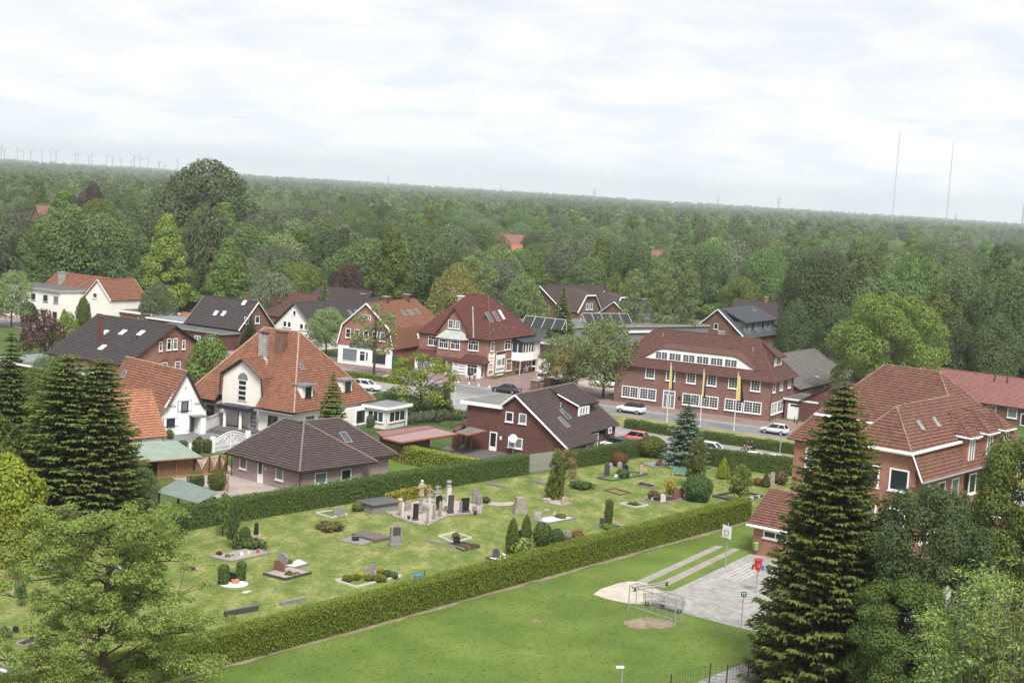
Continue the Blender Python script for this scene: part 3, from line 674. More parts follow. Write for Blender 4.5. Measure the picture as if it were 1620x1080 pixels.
def hedge(name, label, path, width, height, mat, per_m2=70, cs=0.17, seed=1, wob=0.10, cat='hedge', group=None, taper=0.12):
 """clipped hedge along a polyline of ground points"""
 rng = np.random.default_rng(seed); o = path[0]
 root = thing(name, label, cat, (o[0], o[1], 0), 0, group)
 mb = MB(); PP, NN = [], []
 Q = [np.array([p[0] - o[0], p[1] - o[1]]) for p in path]
 for i in range(len(Q) - 1):
  a, b = Q[i], Q[i + 1]; Lx = np.linalg.norm(b - a); d = (b - a) / Lx; n = np.array([-d[1], d[0]])
  w = width / 2
  ang = math.degrees(math.atan2(d[1], d[0])); ns = max(1, int(Lx / 2.5)); e = 0.13
  ring = [[(a + d * (Lx * k / ns) + n * s) for s in (-w + e, w - e)] for k in range(ns + 1)]
  R = []
  for k in range(ns + 1):
   f = 1 + rng.uniform(-0.03, 0.03); l, r = ring[k]; c = (l + r) / 2
   R.append([(*l, 0.0), (*r, 0.0), (*(c + (r - c) * (1 - taper)), (height - e) * f), (*(c + (l - c) * (1 - taper)), (height - e) * f)])
  mb.loft(R)
  faces = [(Lx * width, 't'), (Lx * height, 'l'), (Lx * height, 'r'), (width * height, 'a'), (width * height, 'b')]
  for A, f in faces:
   c = int(A * per_m2); u = rng.random(c); v = rng.random(c)
   bul = wob * (np.sin(u * Lx * 0.9 + 1.3 * i) * 0.5 + np.sin(u * Lx * 2.3 + 2) * 0.3 + np.sin(u * Lx * 5.1 + v * 4) * 0.25) * 0.5 + rng.normal(size=c) * 0.045
   ta = 1 - taper * v
   if f == 't': xy = a + d * (u * Lx)[:, None] + n * ((v * 2 - 1) * w * (1 - taper))[:, None]; z = height + bul; N = np.tile([0, 0, 1.0], (c, 1))
   elif f in 'lr':
    sg = -1 if f == 'l' else 1; xy = a + d * (u * Lx)[:, None] + n * (sg * (w * ta + bul))[:, None]; z = v * height; N = np.tile([n[0] * sg, n[1] * sg, 0.15], (c, 1))
   else:
    sg = -1 if f == 'a' else 1; xy = (a if f == 'a' else b) + d * (sg * bul)[:, None] + n * ((u * 2 - 1) * w * ta)[:, None]; z = v * height; N = np.tile([d[0] * sg, d[1] * sg, 0.1], (c, 1))
   PP.append(np.column_stack([xy, z])); NN.append(N)
 P = np.concatenate(PP); N = np.concatenate(NN) * 0.8 + rng.normal(size=P.shape) * 0.45
 T = np.tile([0, 0, 0.7], (len(P), 1)) + rng.normal(size=P.shape) * 0.5
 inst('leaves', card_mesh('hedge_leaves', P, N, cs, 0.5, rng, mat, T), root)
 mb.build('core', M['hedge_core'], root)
 return root
# ------------------------------------------------------------------ building kit
WC = {}
def win_mesh(w, h, nx=1, ny=1, cx=1, fw=0.09, bar=0.035, frame='white', sill=True, glass='glass', top=0.0):
 key = (round(w, 2), round(h, 2), nx, ny, cx, fw, frame, sill, glass, top)
 if key in WC: return WC[key]
 f = MB(); D0, D1 = -0.07, 0.03
 f.box(0, w, D0, D1, 0, fw); f.box(0, w, D0, D1, h - fw, h); f.box(0, fw, D0, D1, fw, h - fw); f.box(w - fw, w, D0, D1, fw, h - fw)
 zt = h - fw - top
 if top: f.box(fw, w - fw, D0, D1, zt - 0.06, zt + 0.0)
 for k in range(1, cx):
  x = fw + (w - 2 * fw) * k / cx; f.box(x - 0.05, x + 0.05, D0 + 0.005, D1, fw, (zt - 0.06) if top else h - fw)
 for c in range(cx):
  xa = fw + (w - 2 * fw) * c / cx; xb = fw + (w - 2 * fw) * (c + 1) / cx
  for k in range(1, nx):
   x = xa + (xb - xa) * k / nx; f.box(x - bar / 2, x + bar / 2, -0.045, 0.0, fw, h - fw)
 for k in range(1, ny):
  z = fw + (h - 2 * fw) * k / ny; f.box(fw, w - fw, -0.04, 0.002, z - bar / 2, z + bar / 2)
 if sill: f.box(-0.08, w + 0.08, -0.14, 0.02, -0.09, -0.002)
 p = MB(); p.box(fw - 0.01, w - fw + 0.01, -0.02, 0.02, fw - 0.01, h - fw + 0.01)
 WC[key] = (f.mesh('window_frame', M[frame]), p.mesh('window_pane', M[glass]))
 return WC[key]
class House:
 def __init__(s, name, label, cat, o, ang, group=None):
  s.root = thing(name, label, cat, (o[0], o[1], 0), ang, group); s.w = {}; s.roof = {}; s.til = {}; s.rg = {}
 def W(s, mat): return s.w.setdefault(mat, MB())
 def walls(s, mat, x0, x1, y0, y1, h, z0=-0.2): s.W(mat).prism([(x0, y0), (x1, y0), (x1, y1), (x0, y1)], z0, h)
 def face(s, f):
  x, y, a = f; d = (math.cos(math.radians(a)), math.sin(math.radians(a)))
  return lambda t, z, out=0.0: (x + d[0] * t + d[1] * out, y + d[1] * t - d[0] * out, z)
 def gable(s, mat, f, pts, th=0.25):
  """solid gable wall on a face, pts are (along, z)"""
  P = s.face(f); mb = s.W(mat); a = [P(t, z, 0.002) for t, z in pts]; b = [P(t, z, -th) for t, z in pts]
  mb.poly(a); mb.poly(b[::-1])
  for i in range(len(a)):
   j = (i + 1) % len(a); mb.poly([a[j], a[i], b[i], b[j]])
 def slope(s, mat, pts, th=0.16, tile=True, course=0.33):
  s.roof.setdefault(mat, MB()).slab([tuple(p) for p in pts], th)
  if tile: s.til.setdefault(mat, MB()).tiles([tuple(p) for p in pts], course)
 def ridge(s, mat, *ends, r=0.11):
  for a, b in ends: s.rg.setdefault(mat, MB()).tube([(a[0], a[1], a[2] + 0.05), (b[0], b[1], b[2] + 0.05)], r, 6)
 def hip(s, mat, x0, x1, y0, y1, ze, r0, r1, ov=0.45, cap=None, th=0.18):
  a, b, c, d = (x0 - ov, y0 - ov, ze), (x1 + ov, y0 - ov, ze), (x1 + ov, y1 + ov, ze), (x0 - ov, y1 + ov, ze)
  if abs(r0[0] - r1[0]) >= abs(r0[1] - r1[1]):
   F = [[a, b, r1, r0], [b, c, r1], [c, d, r0, r1], [d, a, r0]]
  else:
   F = [[a, b, r0], [b, c, r1, r0], [c, d, r1], [d, a, r0, r1]]
  for f in F: s.slope(mat, f, th)
  e = [(a, r0), (b, r1), (c, r1), (d, r0), (r0, r1)] if abs(r0[0] - r1[0]) >= abs(r0[1] - r1[1]) else [(a, r0), (b, r0), (c, r1), (d, r1), (r0, r1)]
  s.ridge(cap or mat, *e)
 def gabled(s, mat, wall, x0, x1, y0, y1, ze, zr, axis='x', ov=0.35, verge='white', rc=None, cap=None, gables=True):
  """gabled roof, ridge along axis, ridge position rc across it"""
  if axis == 'x':
   c = (y0 + y1) / 2 if rc is None else rc; sl = (zr - ze) / (c - y0); sr = (zr - ze) / (y1 - c)
   A, B = x0 - ov, x1 + ov
   s.slope(mat, [(A, y0 - ov, ze - sl * ov), (B, y0 - ov, ze - sl * ov), (B, c, zr), (A, c, zr)])
   s.slope(mat, [(A, c, zr), (B, c, zr), (B, y1 + ov, ze - sr * ov), (A, y1 + ov, ze - sr * ov)])
   s.ridge(cap or mat, ((A, c, zr), (B, c, zr)))
   if gables:
    s.gable(wall, (x1, y0, 90), [(0, ze - 0.2), (y1 - y0, ze - 0.2), (c - y0, zr - 0.2)]); s.gable(wall, (x0, y1, -90), [(0, ze - 0.2), (y1 - y0, ze - 0.2), (y1 - c, zr - 0.2)])
   if verge:
    for xx in (A, B):
     for e in ((xx, y0 - ov, ze - sl * ov), (xx, y1 + ov, ze - sr * ov)): s.bar('verge_board', verge, (xx, e[1], e[2] - 0.06), (xx, c, zr - 0.06))
  else:
   c = (x0 + x1) / 2 if rc is None else rc; sl = (zr - ze) / (c - x0); sr = (zr - ze) / (x1 - c)
   A, B = y0 - ov, y1 + ov
   s.slope(mat, [(x0 - ov, A, ze - sl * ov), (c, A, zr), (c, B, zr), (x0 - ov, B, ze - sl * ov)])
   s.slope(mat, [(c, A, zr), (x1 + ov, A, ze - sr * ov), (x1 + ov, B, ze - sr * ov), (c, B, zr)])
   s.ridge(cap or mat, ((c, A, zr), (c, B, zr)))
   if gables:
    s.gable(wall, (x0, y0, 0), [(0, ze - 0.2), (x1 - x0, ze - 0.2), (c - x0, zr - 0.2)]); s.gable(wall, (x1, y1, 180), [(0, ze - 0.2), (x1 - x0, ze - 0.2), (x1 - c, zr - 0.2)])
   if verge:
    for yy in (A, B):
     for e in ((x0 - ov, yy, ze - sl * ov), (x1 + ov, yy, ze - sr * ov)): s.bar('verge_board', verge, (e[0], yy, e[2] - 0.06), (c, yy, zr - 0.06))
 def bar(s, name, mat, a, b, r=0.10, n=4):
  mb = MB(); mb.tube([a, b], r, n); return mb.build(name, M[mat], s.root)
 def box(s, name, mat, x0, x1, y0, y1, z0, z1, parent=None):
  mb = MB(); mb.box(x0, x1, y0, y1, z0, z1); return mb.build(name, M[mat], parent or s.root)
 def flat(s, name, mat, x0, x1, y0, y1, z, th=0.25, edge='white'):
  o = s.box(name, edge, x0, x1, y0, y1, z - th, z); mb = MB(); mb.box(x0 + 0.12, x1 - 0.12, y0 + 0.12, y1 - 0.12, z - 0.02, z + 0.03); mb.build('roof_covering', M[mat], o); return o
 def win(s, f, t, z, w, h, name='window', **k):
  if 'glass' not in k and (int(t * 7.3 + z * 3.1 + w * 11) % 4) == 0: k['glass'] = 'glass_light'
  fr, pn = win_mesh(w, h, **k); P = s.face(f); p = P(t, z, 0.01)
  o = inst(name, fr, s.root, p, math.radians(f[2])); inst('pane', pn, o); return o
 def door(s, f, t, w, h, frame='white', glass='glass', z=0.05, panel=0.0):
  fr, pn = win_mesh(w, h, 1, 1, 1, 0.12, frame=frame, sill=False, glass=glass, top=0.4 if h > 2.3 else 0.0); P = s.face(f)
  o = inst('door', fr, s.root, P(t, z, 0.02), math.radians(f[2])); inst('pane', pn, o)
  hb = MB(); hb.box(w - 0.2, w - 0.14, -0.14, -0.07, 1.0, 1.12); hb.build('handle', M['grey'], o)
  if panel: pb = MB(); pb.box(0.1, w - 0.1, -0.05, 0.0, 0.1, panel); pb.build('panel', M[frame], o)
  return o
 def sky(s, p, u, w=0.8, h=1.2, frame='grey', glass='skyglass'):
  """roof window at p on a slope with eave direction u and upslope direction v"""
  uu, vv = u; uu = Vector(uu).normalized(); vv = Vector(vv).normalized(); n = uu.cross(vv)
  f, g = MB(), MB()
  f.box(-w / 2, w / 2, -h / 2, -h / 2 + 0.09, 0, 0.16); f.box(-w / 2, w / 2, h / 2 - 0.09, h / 2, 0, 0.16); f.box(-w / 2, -w / 2 + 0.08, -h / 2 + 0.09, h / 2 - 0.09, 0, 0.16); f.box(w / 2 - 0.08, w / 2, -h / 2 + 0.09, h / 2 - 0.09, 0, 0.16)
  g.box(-w / 2 + 0.08, w / 2 - 0.08, -h / 2 + 0.09, h / 2 - 0.09, 0.02, 0.10)
  o = f.build('skylight', M[frame], s.root); q = g.build('pane', M[glass], o)
  m = Matrix(((uu.x, vv.x, n.x, p[0]), (uu.y, vv.y, n.y, p[1]), (uu.z, vv.z, n.z, p[2]), (0, 0, 0, 1))); o.matrix_basis = m
  return o
 def pipe(s, x, y, h, mat='grey', z0=0.0): s.bar('downpipe', mat, (x, y, z0), (x, y, h), 0.05, 6)
 def vent(s, x, y, z, h=0.5, mat='lead', r=0.07):
  mb = MB(); mb.lathe([(r * 1.5, -0.15), (r, 0.0), (r, h), (r * 1.5, h), (r * 1.5, h + 0.08)], 8, (x, y, z)); mb.build('vent_pipe', M[mat], s.root)
 def chimney(s, x, y, z0, z1, w, d, mat, cap='lead'):
  mb = MB(); mb.box(x - w / 2, x + w / 2, y - d / 2, y + d / 2, z0, z1); o = mb.build('chimney', M[mat], s.root)
  c = MB(); c.box(x - w / 2 - 0.08, x + w / 2 + 0.08, y - d / 2 - 0.08, y + d / 2 + 0.08, z1, z1 + 0.12); c.build('chimney_cap', M[cap], o); return o
 def end(s):
  for m, b in s.w.items(): b.build('wall', M[m], s.root)
  for m, b in s.roof.items():
   o = b.build('roof', M[m.split('#')[0]], s.root)
   if m in s.til: tag(s.til[m].build('roof_tiles', M[m], o), kind='stuff')
  for m, b in s.rg.items(): b.build('ridge_caps', M[m], s.root)
  return s
def uvs(p0, p1, up): return (np.array(p1) - np.array(p0), np.array(up))
M['cap_light'] = m_plain('mortared_ridge_tile', alb(178, 140, 122), 0.85, 0.2, 0.25, 2.0)
M['cap_dark'] = m_plain('dark_ridge_tile', alb(126, 112, 106), 0.85, 0.2, 0.2, 2.0)
M['cap_red'] = m_plain('red_ridge_tile', alb(112, 72, 64), 0.85, 0.2, 0.2, 2.0)
M['cap_school'] = m_plain('lichened_ridge_tile', alb(140, 112, 94), 0.9, 0.2, 0.35, 1.5)
# ---- long brick building with the eyebrow dormer
b = House('brick_office_building', 'long dark red brick building with a white eyebrow dormer, behind three flagpoles', 'building', (16.0, 224.6), -27)
b.walls('brick_bank', 0, 24.6, 0, 11, 5.9)
b.hip('tile_bank', 0, 24.6, 0, 11, 5.85, (3.9, 5.5, 11.3), (20.5, 5.5, 11.3), cap='cap_red')
F = (0, 0, 0); S = (24.6, 0, 90); Bk = (0, 0, 0)
for t in (1.3, 4.18, 11.1, 14.0, 17.72, 20.62): b.win(F, t, 0.95, 2.72, 1.72, nx=3, ny=4, cx=2, fw=0.13)
for t in (4.95, 8.25, 11.5, 14.75, 18.05, 21.45): b.win(F, t, 4.22, 1.48, 1.66, nx=3, ny=4, fw=0.12)
for t in (0.5, 4.0, 8.1): b.win(S, t, 4.22, 1.3, 1.66, nx=2, ny=2, fw=0.12)
for t in (0.55, 3.55): b.win(S, t, 0.95, 2.7, 1.72, nx=2, ny=2, cx=2, fw=0.13)
b.win(F, 8.0, 0.05, 1.95, 2.7, 'entrance_door', cx=3, sill=False, fw=0.14, top=0.45)
sl = (11.3 - 5.85) / 5.95
def ztop(x):
 k = min(max((x - 3.2) / 4.2, 0), 1, ); q = min(max((22.7 - x) / 4.8, 0), 1); e = min(k, q); return 7.05 + 1.78 * (3 * e * e - 2 * e ** 3)
xs = [3.2 + (22.7 - 3.2) * i / 40 for i in range(41)]
mbw = MB(); mbw.poly([(3.2, 0.95, 7.0), (22.7, 0.95, 7.0)] + [(x, 0.95, ztop(x)) for x in xs[::-1]]); dm = mbw.build('dormer_face', M['white'], b.root)
mbr = MB()
def ebk(x):
 z = ztop(x) + 0.08; y = (z - 5.85 - sl * 0.45 - 0.22 * 0.8) / (sl - 0.22); y = max(y, 0.9); return (x, y, z + 0.22 * (y - 0.8))
for i in range(40):
 a, c = xs[i], xs[i + 1]
 mbr.slab([(a, 0.8, ztop(a) + 0.08), (c, 0.8, ztop(c) + 0.08), ebk(c), ebk(a)], 0.13)
mbr.build('dormer_roof', M['tile_bank'], b.root)
for i in range(6):
 fr, pn = win_mesh(1.95, 1.12, 2, 3, 2, 0.08, sill=False); o = inst('dormer_window', fr, dm, (5.95 + 2.19 * i, 0.93, 7.22)); inst('pane', pn, o)
mbw = MB(); mbw.poly([(23.6, 3.5, 7.55), (23.6, 7.5, 7.55), (23.6, 7.1, 9.2), (23.6, 3.9, 9.2)]); sd = mbw.build('gable_dormer_face', M['white'], b.root)
b.slope('tile_bank', [(24.2, 3.4, 9.05), (24.2, 7.6, 9.05), (20.45, 5.5, 11.38)], 0.14)
mbw = MB(); mbw.poly([(23.6, 3.5, 7.5), (23.6, 3.9, 9.15), (20.9, 5.0, 10.8)]); mbw.poly([(23.6, 7.5, 7.5), (20.9, 6.0, 10.8), (23.6, 7.1, 9.15)]); mbw.build('dormer_cheek', M['tile_bank'], b.root)
fr, pn = win_mesh(1.7, 1.2, 1, 2, 2, 0.09, sill=False); o = inst('dormer_window', fr, sd, (23.62, 4.65, 7.8), math.radians(90)); inst('pane', pn, o)
b.bar('gutter', 'brick_dark', (-0.5, -0.5, 5.8), (25.1, -0.5, 5.8), 0.07, 6); b.bar('gutter', 'brick_dark', (25.1, -0.5, 5.8), (25.1, 11.5, 5.8), 0.07, 6)
b.pipe(24.75, -0.12, 5.7, 'brick_dark'); b.vent(5.6, 4.3, 10.2, 0.55); b.vent(20.2, 3.6, 9.6, 0.55)
b.chimney(14.0, 7.0, 9.0, 11.7, 0.9, 0.7, 'lead'); b.box('plaque', 'dark', 10.4, 10.8, -0.03, 0.0, 1.5, 2.1)
b.end()
# ---- garage beside it, barn behind
b = House('garage', 'flat roofed brick garage with white door beside the eyebrow dormer building', 'garage', (41.0, 218.6), -31)
b.walls('brick_bank', 0, 5.0, 0, 8, 2.85); b.flat('flat_roof', 'felt', -0.25, 5.2, -0.3, 8, 3.05)
g = b.box('garage_door', 'white', 0.5, 4.1, -0.06, 0.0, 0.0, 2.3); b.box('door_light', 'glass', 0.9, 3.7, -0.075, -0.061, 1.9, 2.2, g); b.box('handle', 'grey', 2.25, 2.35, -0.1, -0.06, 0.95, 1.1, g)
b.walls('brick_bank', 5.0, 10, 3.5, 10, 2.6); b.flat('flat_roof', 'felt_light', 4.9, 10.3, 3.2, 10.2, 2.8); b.end()
b = House('grey_barn', 'large barn with a weathered pale grey roof behind the garage', 'barn', (43.5, 225.2), 59)
b.walls('brick_bank', 3, 40, 0.2, 16.2, 3.3); b.gabled('asbestos', 'brick_bank', 3, 40, 0.2, 16.2, 3.45, 7.1, 'x', 0.3, 'wood_brown'); b.end()
b = House('low_shed', 'low shed with dark brown corrugated roof between barn and school', 'shed', (50.6, 212.5), 59)
b.walls('brick_dark', 0, 12, 0, 9, 2.8); b.gabled('tile_brown', 'brick_dark', 0, 12, 0, 9, 2.9, 5.8, 'x', 0.3, None); b.end()
# ---- wine red hipped shop
b = House('hipped_roof_shop', 'brick shop with a tall wine red hipped roof and a white oriel on its side', 'shop', (-3.82, 242.07), -27)
b.walls('brick_shop', -13.1, 0, 0, 16.3, 6.45)
b.hip('tile_shop', -13.1, 0, 0, 16.3, 6.4, (-8.3, 8.0, 13.1), (-4.9, 8.0, 13.1), 0.5, cap='cap_red')
F = (0, 0, 0); S = (0, 0, 90)
b.gable('brick_shop', F, [(-10.0, 6.2), (-3.1, 6.2), (-6.6, 11.0)], 0.5)
b.slope('tile_shop', [(-6.6, -0.35, 11.2), (-6.6, 5.6, 11.2), (-10.35, -0.35, 6.2)]); b.slope('tile_shop', [(-6.6, 5.6, 11.2), (-6.6, -0.35, 11.2), (-2.85, -0.35, 6.2)])
b.ridge('cap_red', ((-6.6, -0.35, 11.2), (-6.6, 5.6, 11.2))); b.bar('flashing', 'lead', (-6.2, 5.2, 11.1), (-2.6, -0.4, 6.5), 0.13)
for t in (-7.75, -6.45): b.win(F, t, 7.65, 0.95, 1.35, nx=2, ny=3)
W = b.W('brick_shop'); W.prism([(-9.0, 0), (-9.0, -1.2), (-4.3, -1.2), (-3.9, 0)], 3.0, 6.1)
b.slope('copper', [(-9.3, -1.5, 6.05), (-4.1, -1.5, 6.05), (-5.2, 0.0, 7.35), (-8.1, 0.0, 7.35)], 0.1, False); b.slope('copper', [(-4.1, -1.5, 6.05), (-3.3, 0, 6.2), (-5.2, 0.0, 7.35)], 0.1, False); b.slope('copper', [(-9.6, 0, 6.2), (-9.3, -1.5, 6.05), (-8.1, 0.0, 7.35)], 0.1, False)
BF = (0, -1.2, 0)
for t in (-8.6, -6.4): b.win(BF, t, 4.35, 1.75, 1.55, nx=2, ny=1, cx=2, top=0.4)
b.win(F, -11.4, 4.4, 2.0, 1.6, nx=2, cx=2, top=0.4); b.win(F, -3.75, 4.4, 1.95, 1.6, nx=2, cx=2, top=0.4)
b.walls('white', -12.9, -0.45, -1.5, 0, 2.55); SF = (0, -1.5, 0)
b.slope('tile_shop', [(-13.3, -1.9, 2.55), (0.45, -1.9, 2.55), (-0.6, 0.0, 3.75), (-13.3, 0.0, 3.75)]); b.slope('tile_shop', [(0.45, -1.9, 2.55), (0.45, 0.1, 2.75), (-0.6, 0.0, 3.75)]); b.ridge('cap_red', ((0.45, -1.9, 2.55), (-0.6, 0, 3.75)))
b.win(SF, -12.4, 0.35, 2.6, 2.0, nx=2, cx=1, sill=False, top=0.5); b.door(SF, -9.2, 1.3, 2.3); b.win(SF, -7.7, 0.2, 0.8, 2.2, sill=False); b.win(SF, -6.7, 0.2, 1.1, 2.2, sill=False)
b.win(SF, -2.85, 0.35, 1.9, 2.0, nx=3, sill=False, top=0.45); b.win((-0.45, -1.5, 90), 0.15, 0.3, 1.1, 2.1, sill=False, glass='glass_light', top=0.4)
sg = b.box('sign_board', 'white', -5.35, -3.05, -1.58, -1.51, 0.25, 2.25); b.box('red_band', 'red', -5.35, -3.05, -1.60, -1.582, 2.1, 2.24, sg); b.box('red_band', 'red', -5.35, -3.05, -1.60, -1.582, 0.26, 0.4, sg)
for i, (z, x0, x1, m) in enumerate([(1.78, -5.2, -4.65, 'signgreen'), (1.35, -5.2, -4.65, 'petal'), (0.95, -5.2, -4.7, 'signgreen'), (1.7, -4.45, -3.3, 'glass_light'), (1.25, -4.5, -3.2, 'grey'), (0.7, -5.2, -3.15, 'glass_light')]): b.box('print_block', m, x0, x1, -1.592, -1.581, z, z + 0.17, sg)
b.box('orange_panel', 'orange_wall', 0.003, 0.03, -0.1, 2.75, 0.15, 4.45); bn = b.box('banner', 'white', 0.032, 0.07, 0.25, 2.35, 0.45, 4.15)
for z, y0, y1, h in ((3.95, 1.0, 1.6, 0.18), (3.3, 0.5, 2.0, 0.10), (2.8, 0.5, 2.1, 0.08), (2.05, 0.7, 1.7, 0.32), (1.7, 0.6, 2.1, 0.12), (0.75, 0.5, 1.9, 0.55)): b.box('print_block', 'glass_light' if h < 0.2 else 'grey', 0.071, 0.078, y0, y1, z, z + h, bn)
bn = b.box('banner', 'white', 0.01, 0.06, 2.95, 6.2, 0.1, 4.3)
for z, y0, y1, h, m in ((3.75, 2.97, 6.18, 0.5, 'dark'), (3.86, 3.3, 5.9, 0.25, 'glass_light'), (2.0, 3.4, 4.9, 0.9, 'grey'), (1.9, 5.2, 6.0, 1.2, 'glass_light'), (1.15, 3.2, 6.0, 0.3, 'grey'), (0.12, 2.97, 6.18, 0.6, 'dark'), (0.25, 3.3, 5.9, 0.25, 'white')): b.box('print_block', m, 0.061, 0.068 if m != 'white' else 0.075, y0, y1, z, z + h, bn)
b.win(S, 0.8, 4.5, 1.2, 1.55, ny=2); b.win(S, 5.7, 4.4, 2.2, 1.6, nx=1, cx=2, top=0.4)
for t in (6.7, 10.3):
 b.win(S, t, 0.75, 2.0, 2.0, top=0.5); b.box('brick_infill', 'brick_red', 0.0, 0.05, t + 0.2, t + 1.8, 0.9, 2.1)
b.door(S, 14.1, 1.0, 2.3, panel=0.9); b.bar('porch_post', 'white', (1.6, 8.8, 0), (1.6, 8.8, 2.5), 0.06)
ol = [(0, 8.6), (1.7, 9.4), (2.1, 12.6), (1.7, 15.6), (0, 16.3)]
mb = MB(); mb.prism(ol, 2.45, 3.85); o = mb.build('oriel', M['white'], b.root)
mb = MB(); mb.prism([(p[0] * 0.93, p[1]) for p in ol], 3.85, 5.45); mb.build('oriel_glass', M['glass'], o)
for i in range(len(ol) - 1):
 a, c = np.array(ol[i]), np.array(ol[i + 1]); n = 4 if np.linalg.norm(c - a) > 2.5 else 2
 for k in range(n + 1):
  q = a + (c - a) * k / n; mb = MB(); mb.box(q[0] - 0.06, q[0] + 0.06, q[1] - 0.06, q[1] + 0.06, 3.85, 5.45); mb.build('mullion', M['white'], o)
mb = MB(); mb.prism([(0, 8.3), (1.9, 9.2), (2.35, 12.6), (1.9, 15.9), (0, 16.6)], 5.45, 5.6); mb.build('oriel_roof', M['dark'], o)
mb = MB(); mb.poly([(0.0, 8.4, 6.3), (0.0, 16.5, 6.3), (1.9, 15.8, 5.6), (2.3, 12.6, 5.6), (1.9, 9.2, 5.6)][::-1]); mb.build('oriel_hood', M['dark'], o)
us, ups = (0, 1, 0), (-4.9, 0, 6.7)
for y in (3.7, 6.2): b.sky((0.5 - 5.4 * 0.50, y, 6.4 + 6.7 * 0.50), (us, ups), 1.15, 1.9)
b.sky((0.5 - 5.4 * 0.53, 8.4, 6.4 + 6.7 * 0.53), (us, ups), 0.7, 1.8, 'white', 'white')
for y in (2.5, 4.8, 7.2, 10.0): b.vent(-0.6, y, 7.7, 0.3, 'lead', 0.06)
b.chimney(-11.5, 10.5, 9.0, 12.2, 0.9, 0.9, 'lead', 'white'); b.pipe(0.1, 16.4, 6.2, 'white'); b.end()
b = House('flat_roof_annex', 'flat roofed brick annex with orange wall panel behind the street trees', 'building', tuple((np.array([-3.82, 242.07, 0]) + dv(63) * 16.5 + dv(-27) * 0.1)[:2]), -27)
b.walls('brick_dark', 0, 7.0, 0, 14, 5.0); b.flat('flat_roof', 'felt', -0.2, 7.3, -0.3, 14.2, 5.3, 0.35); b.walls('orange_wall', 4.2, 7.12, -0.12, 12, 4.6)
b.box('garage_door', 'white', 0.6, 3.4, -0.05, 0.0, 0.0, 2.4); b.pipe(1.3, -0.1, 5.0, 'white'); b.end()
def rack(name, label, a, b_, z, n, h=1.9, d=1.7):
 a, b_ = np.array(a[:2]), np.array(b_[:2]); Lx = np.linalg.norm(b_ - a); ang = math.degrees(math.atan2(*(b_ - a)[::-1]))
 r = thing(name, label, 'panel rack', (a[0], a[1], z), ang)
 mb = MB(); mb.slab([(0, 0, 0.1), (Lx, 0, 0.1), (Lx, d, h), (0, d, h)], 0.06); mb.build('panel', M['dark'], r)
 for k in range(n + 1):
  x = Lx * k / n; mb = MB(); mb.tube([(x, -0.05, 0.12), (x, d, h + 0.03)], 0.09, 4); mb.build('rail', M['lead'], r); mb = MB(); mb.tube([(x, d, h), (x, d + 0.5, 0)], 0.06, 4); mb.build('strut', M['white'], r)
 mb = MB(); mb.tube([(0, d, h + 0.05), (Lx, d, h + 0.05)], 0.1, 4); mb.build('top_rail', M['lead'], r); return r
rack('solar_rack', 'slanted black panel rack with white rails on the annex roof beside the wine red roof', (1.5, 283.0), (9.2, 279.0), 5.3, 4)
rack('solar_rack', 'slanted panel rack with white rails on the grey hall roof below the gable houses', (15.0, 305.0), (25.0, 311.5), 4.7, 5)
# ---- orange roofed shop with bell shaped gable
b = House('bell_gable_shop', 'shop with curved brick gable, white shop front and weathered orange tiled roof', 'shop', (-29.3, 250.9), -22.5)
PR = [(0, 0), (10.2, 0), (10.2, 3.5), (9.4, 6.6), (4.95, 10.5), (0.6, 6.6), (0, 3.5)]
b.walls('brick_red', 0, 10.2, 0.05, 20, 3.4); b.gable('brick_red', (0, 0, 0), [(0, 3.1), (10.2, 3.1)] + PR[2:], 0.3)
b.walls('whitewall', -0.05, 10.25, -0.12, 0.05, 3.1)
e = 0.25
b.slope('tile_orange', [(9.5, -e, 6.6), (9.5, 20.5, 6.6), (4.95, 18.0, 10.6), (4.95, -e, 10.6)]); b.slope('tile_orange', [(10.55, -e, 3.3), (10.55, 21, 3.3), (9.5, 20.5, 6.65), (9.5, -e, 6.65)])
b.slope('tile_orange', [(0.5, 20.5, 6.6), (0.5, -e, 6.6), (4.95, -e, 10.6), (4.95, 18.0, 10.6)]); b.slope('tile_orange', [(-0.3, 21, 3.3), (-0.3, -e, 3.3), (0.5, -e, 6.65), (0.5, 20.5, 6.65)])
b.slope('tile_orange', [(9.5, 20.5, 6.6), (0.5, 20.5, 6.6), (4.95, 18.0, 10.6)]); b.slope('tile_orange', [(10.55, 21, 3.3), (-0.3, 21, 3.3), (0.5, 20.5, 6.6), (9.5, 20.5, 6.6)])
for p, q in (((10.45, 3.4), (9.5, 6.6)), ((9.5, 6.6), (4.95, 10.55)), ((4.95, 10.55), (0.5, 6.6)), ((0.5, 6.6), (-0.25, 3.4))): b.bar('verge_board', 'white', (p[0], -0.32, p[1]), (q[0], -0.32, q[1]), 0.13)
b.ridge('tile_orange', ((4.95, -e, 10.6), (4.95, 18.0, 10.6)))
F = (0, -0.02, 0)
for t in (1.2, 2.85, 4.6, 6.3, 7.75): b.win(F, t, 4.5, 0.95, 1.55, ny=2)
for t in (4.05, 4.7, 5.35): b.win(F, t, 7.75, 0.5, 0.9, sill=False)
G = (0, -0.13, 0)
b.win(G, 0.8, 0.55, 2.9, 2.2, sill=False, glass='glass_light'); b.win(G, 6.5, 0.55, 2.7, 2.1, sill=False); b.door(G, 4.1, 1.15, 2.5, panel=0.8); b.win(G, 5.3, 0.9, 0.5, 1.6, sill=False); b.box('flag_sign', 'signgreen', 10.25, 11.3, -0.1, 0.0, 0.6, 2.3)
sg = b.box('sign_board', 'signgreen', 2.2, 7.0, -0.36, -0.13, 3.15, 3.65)
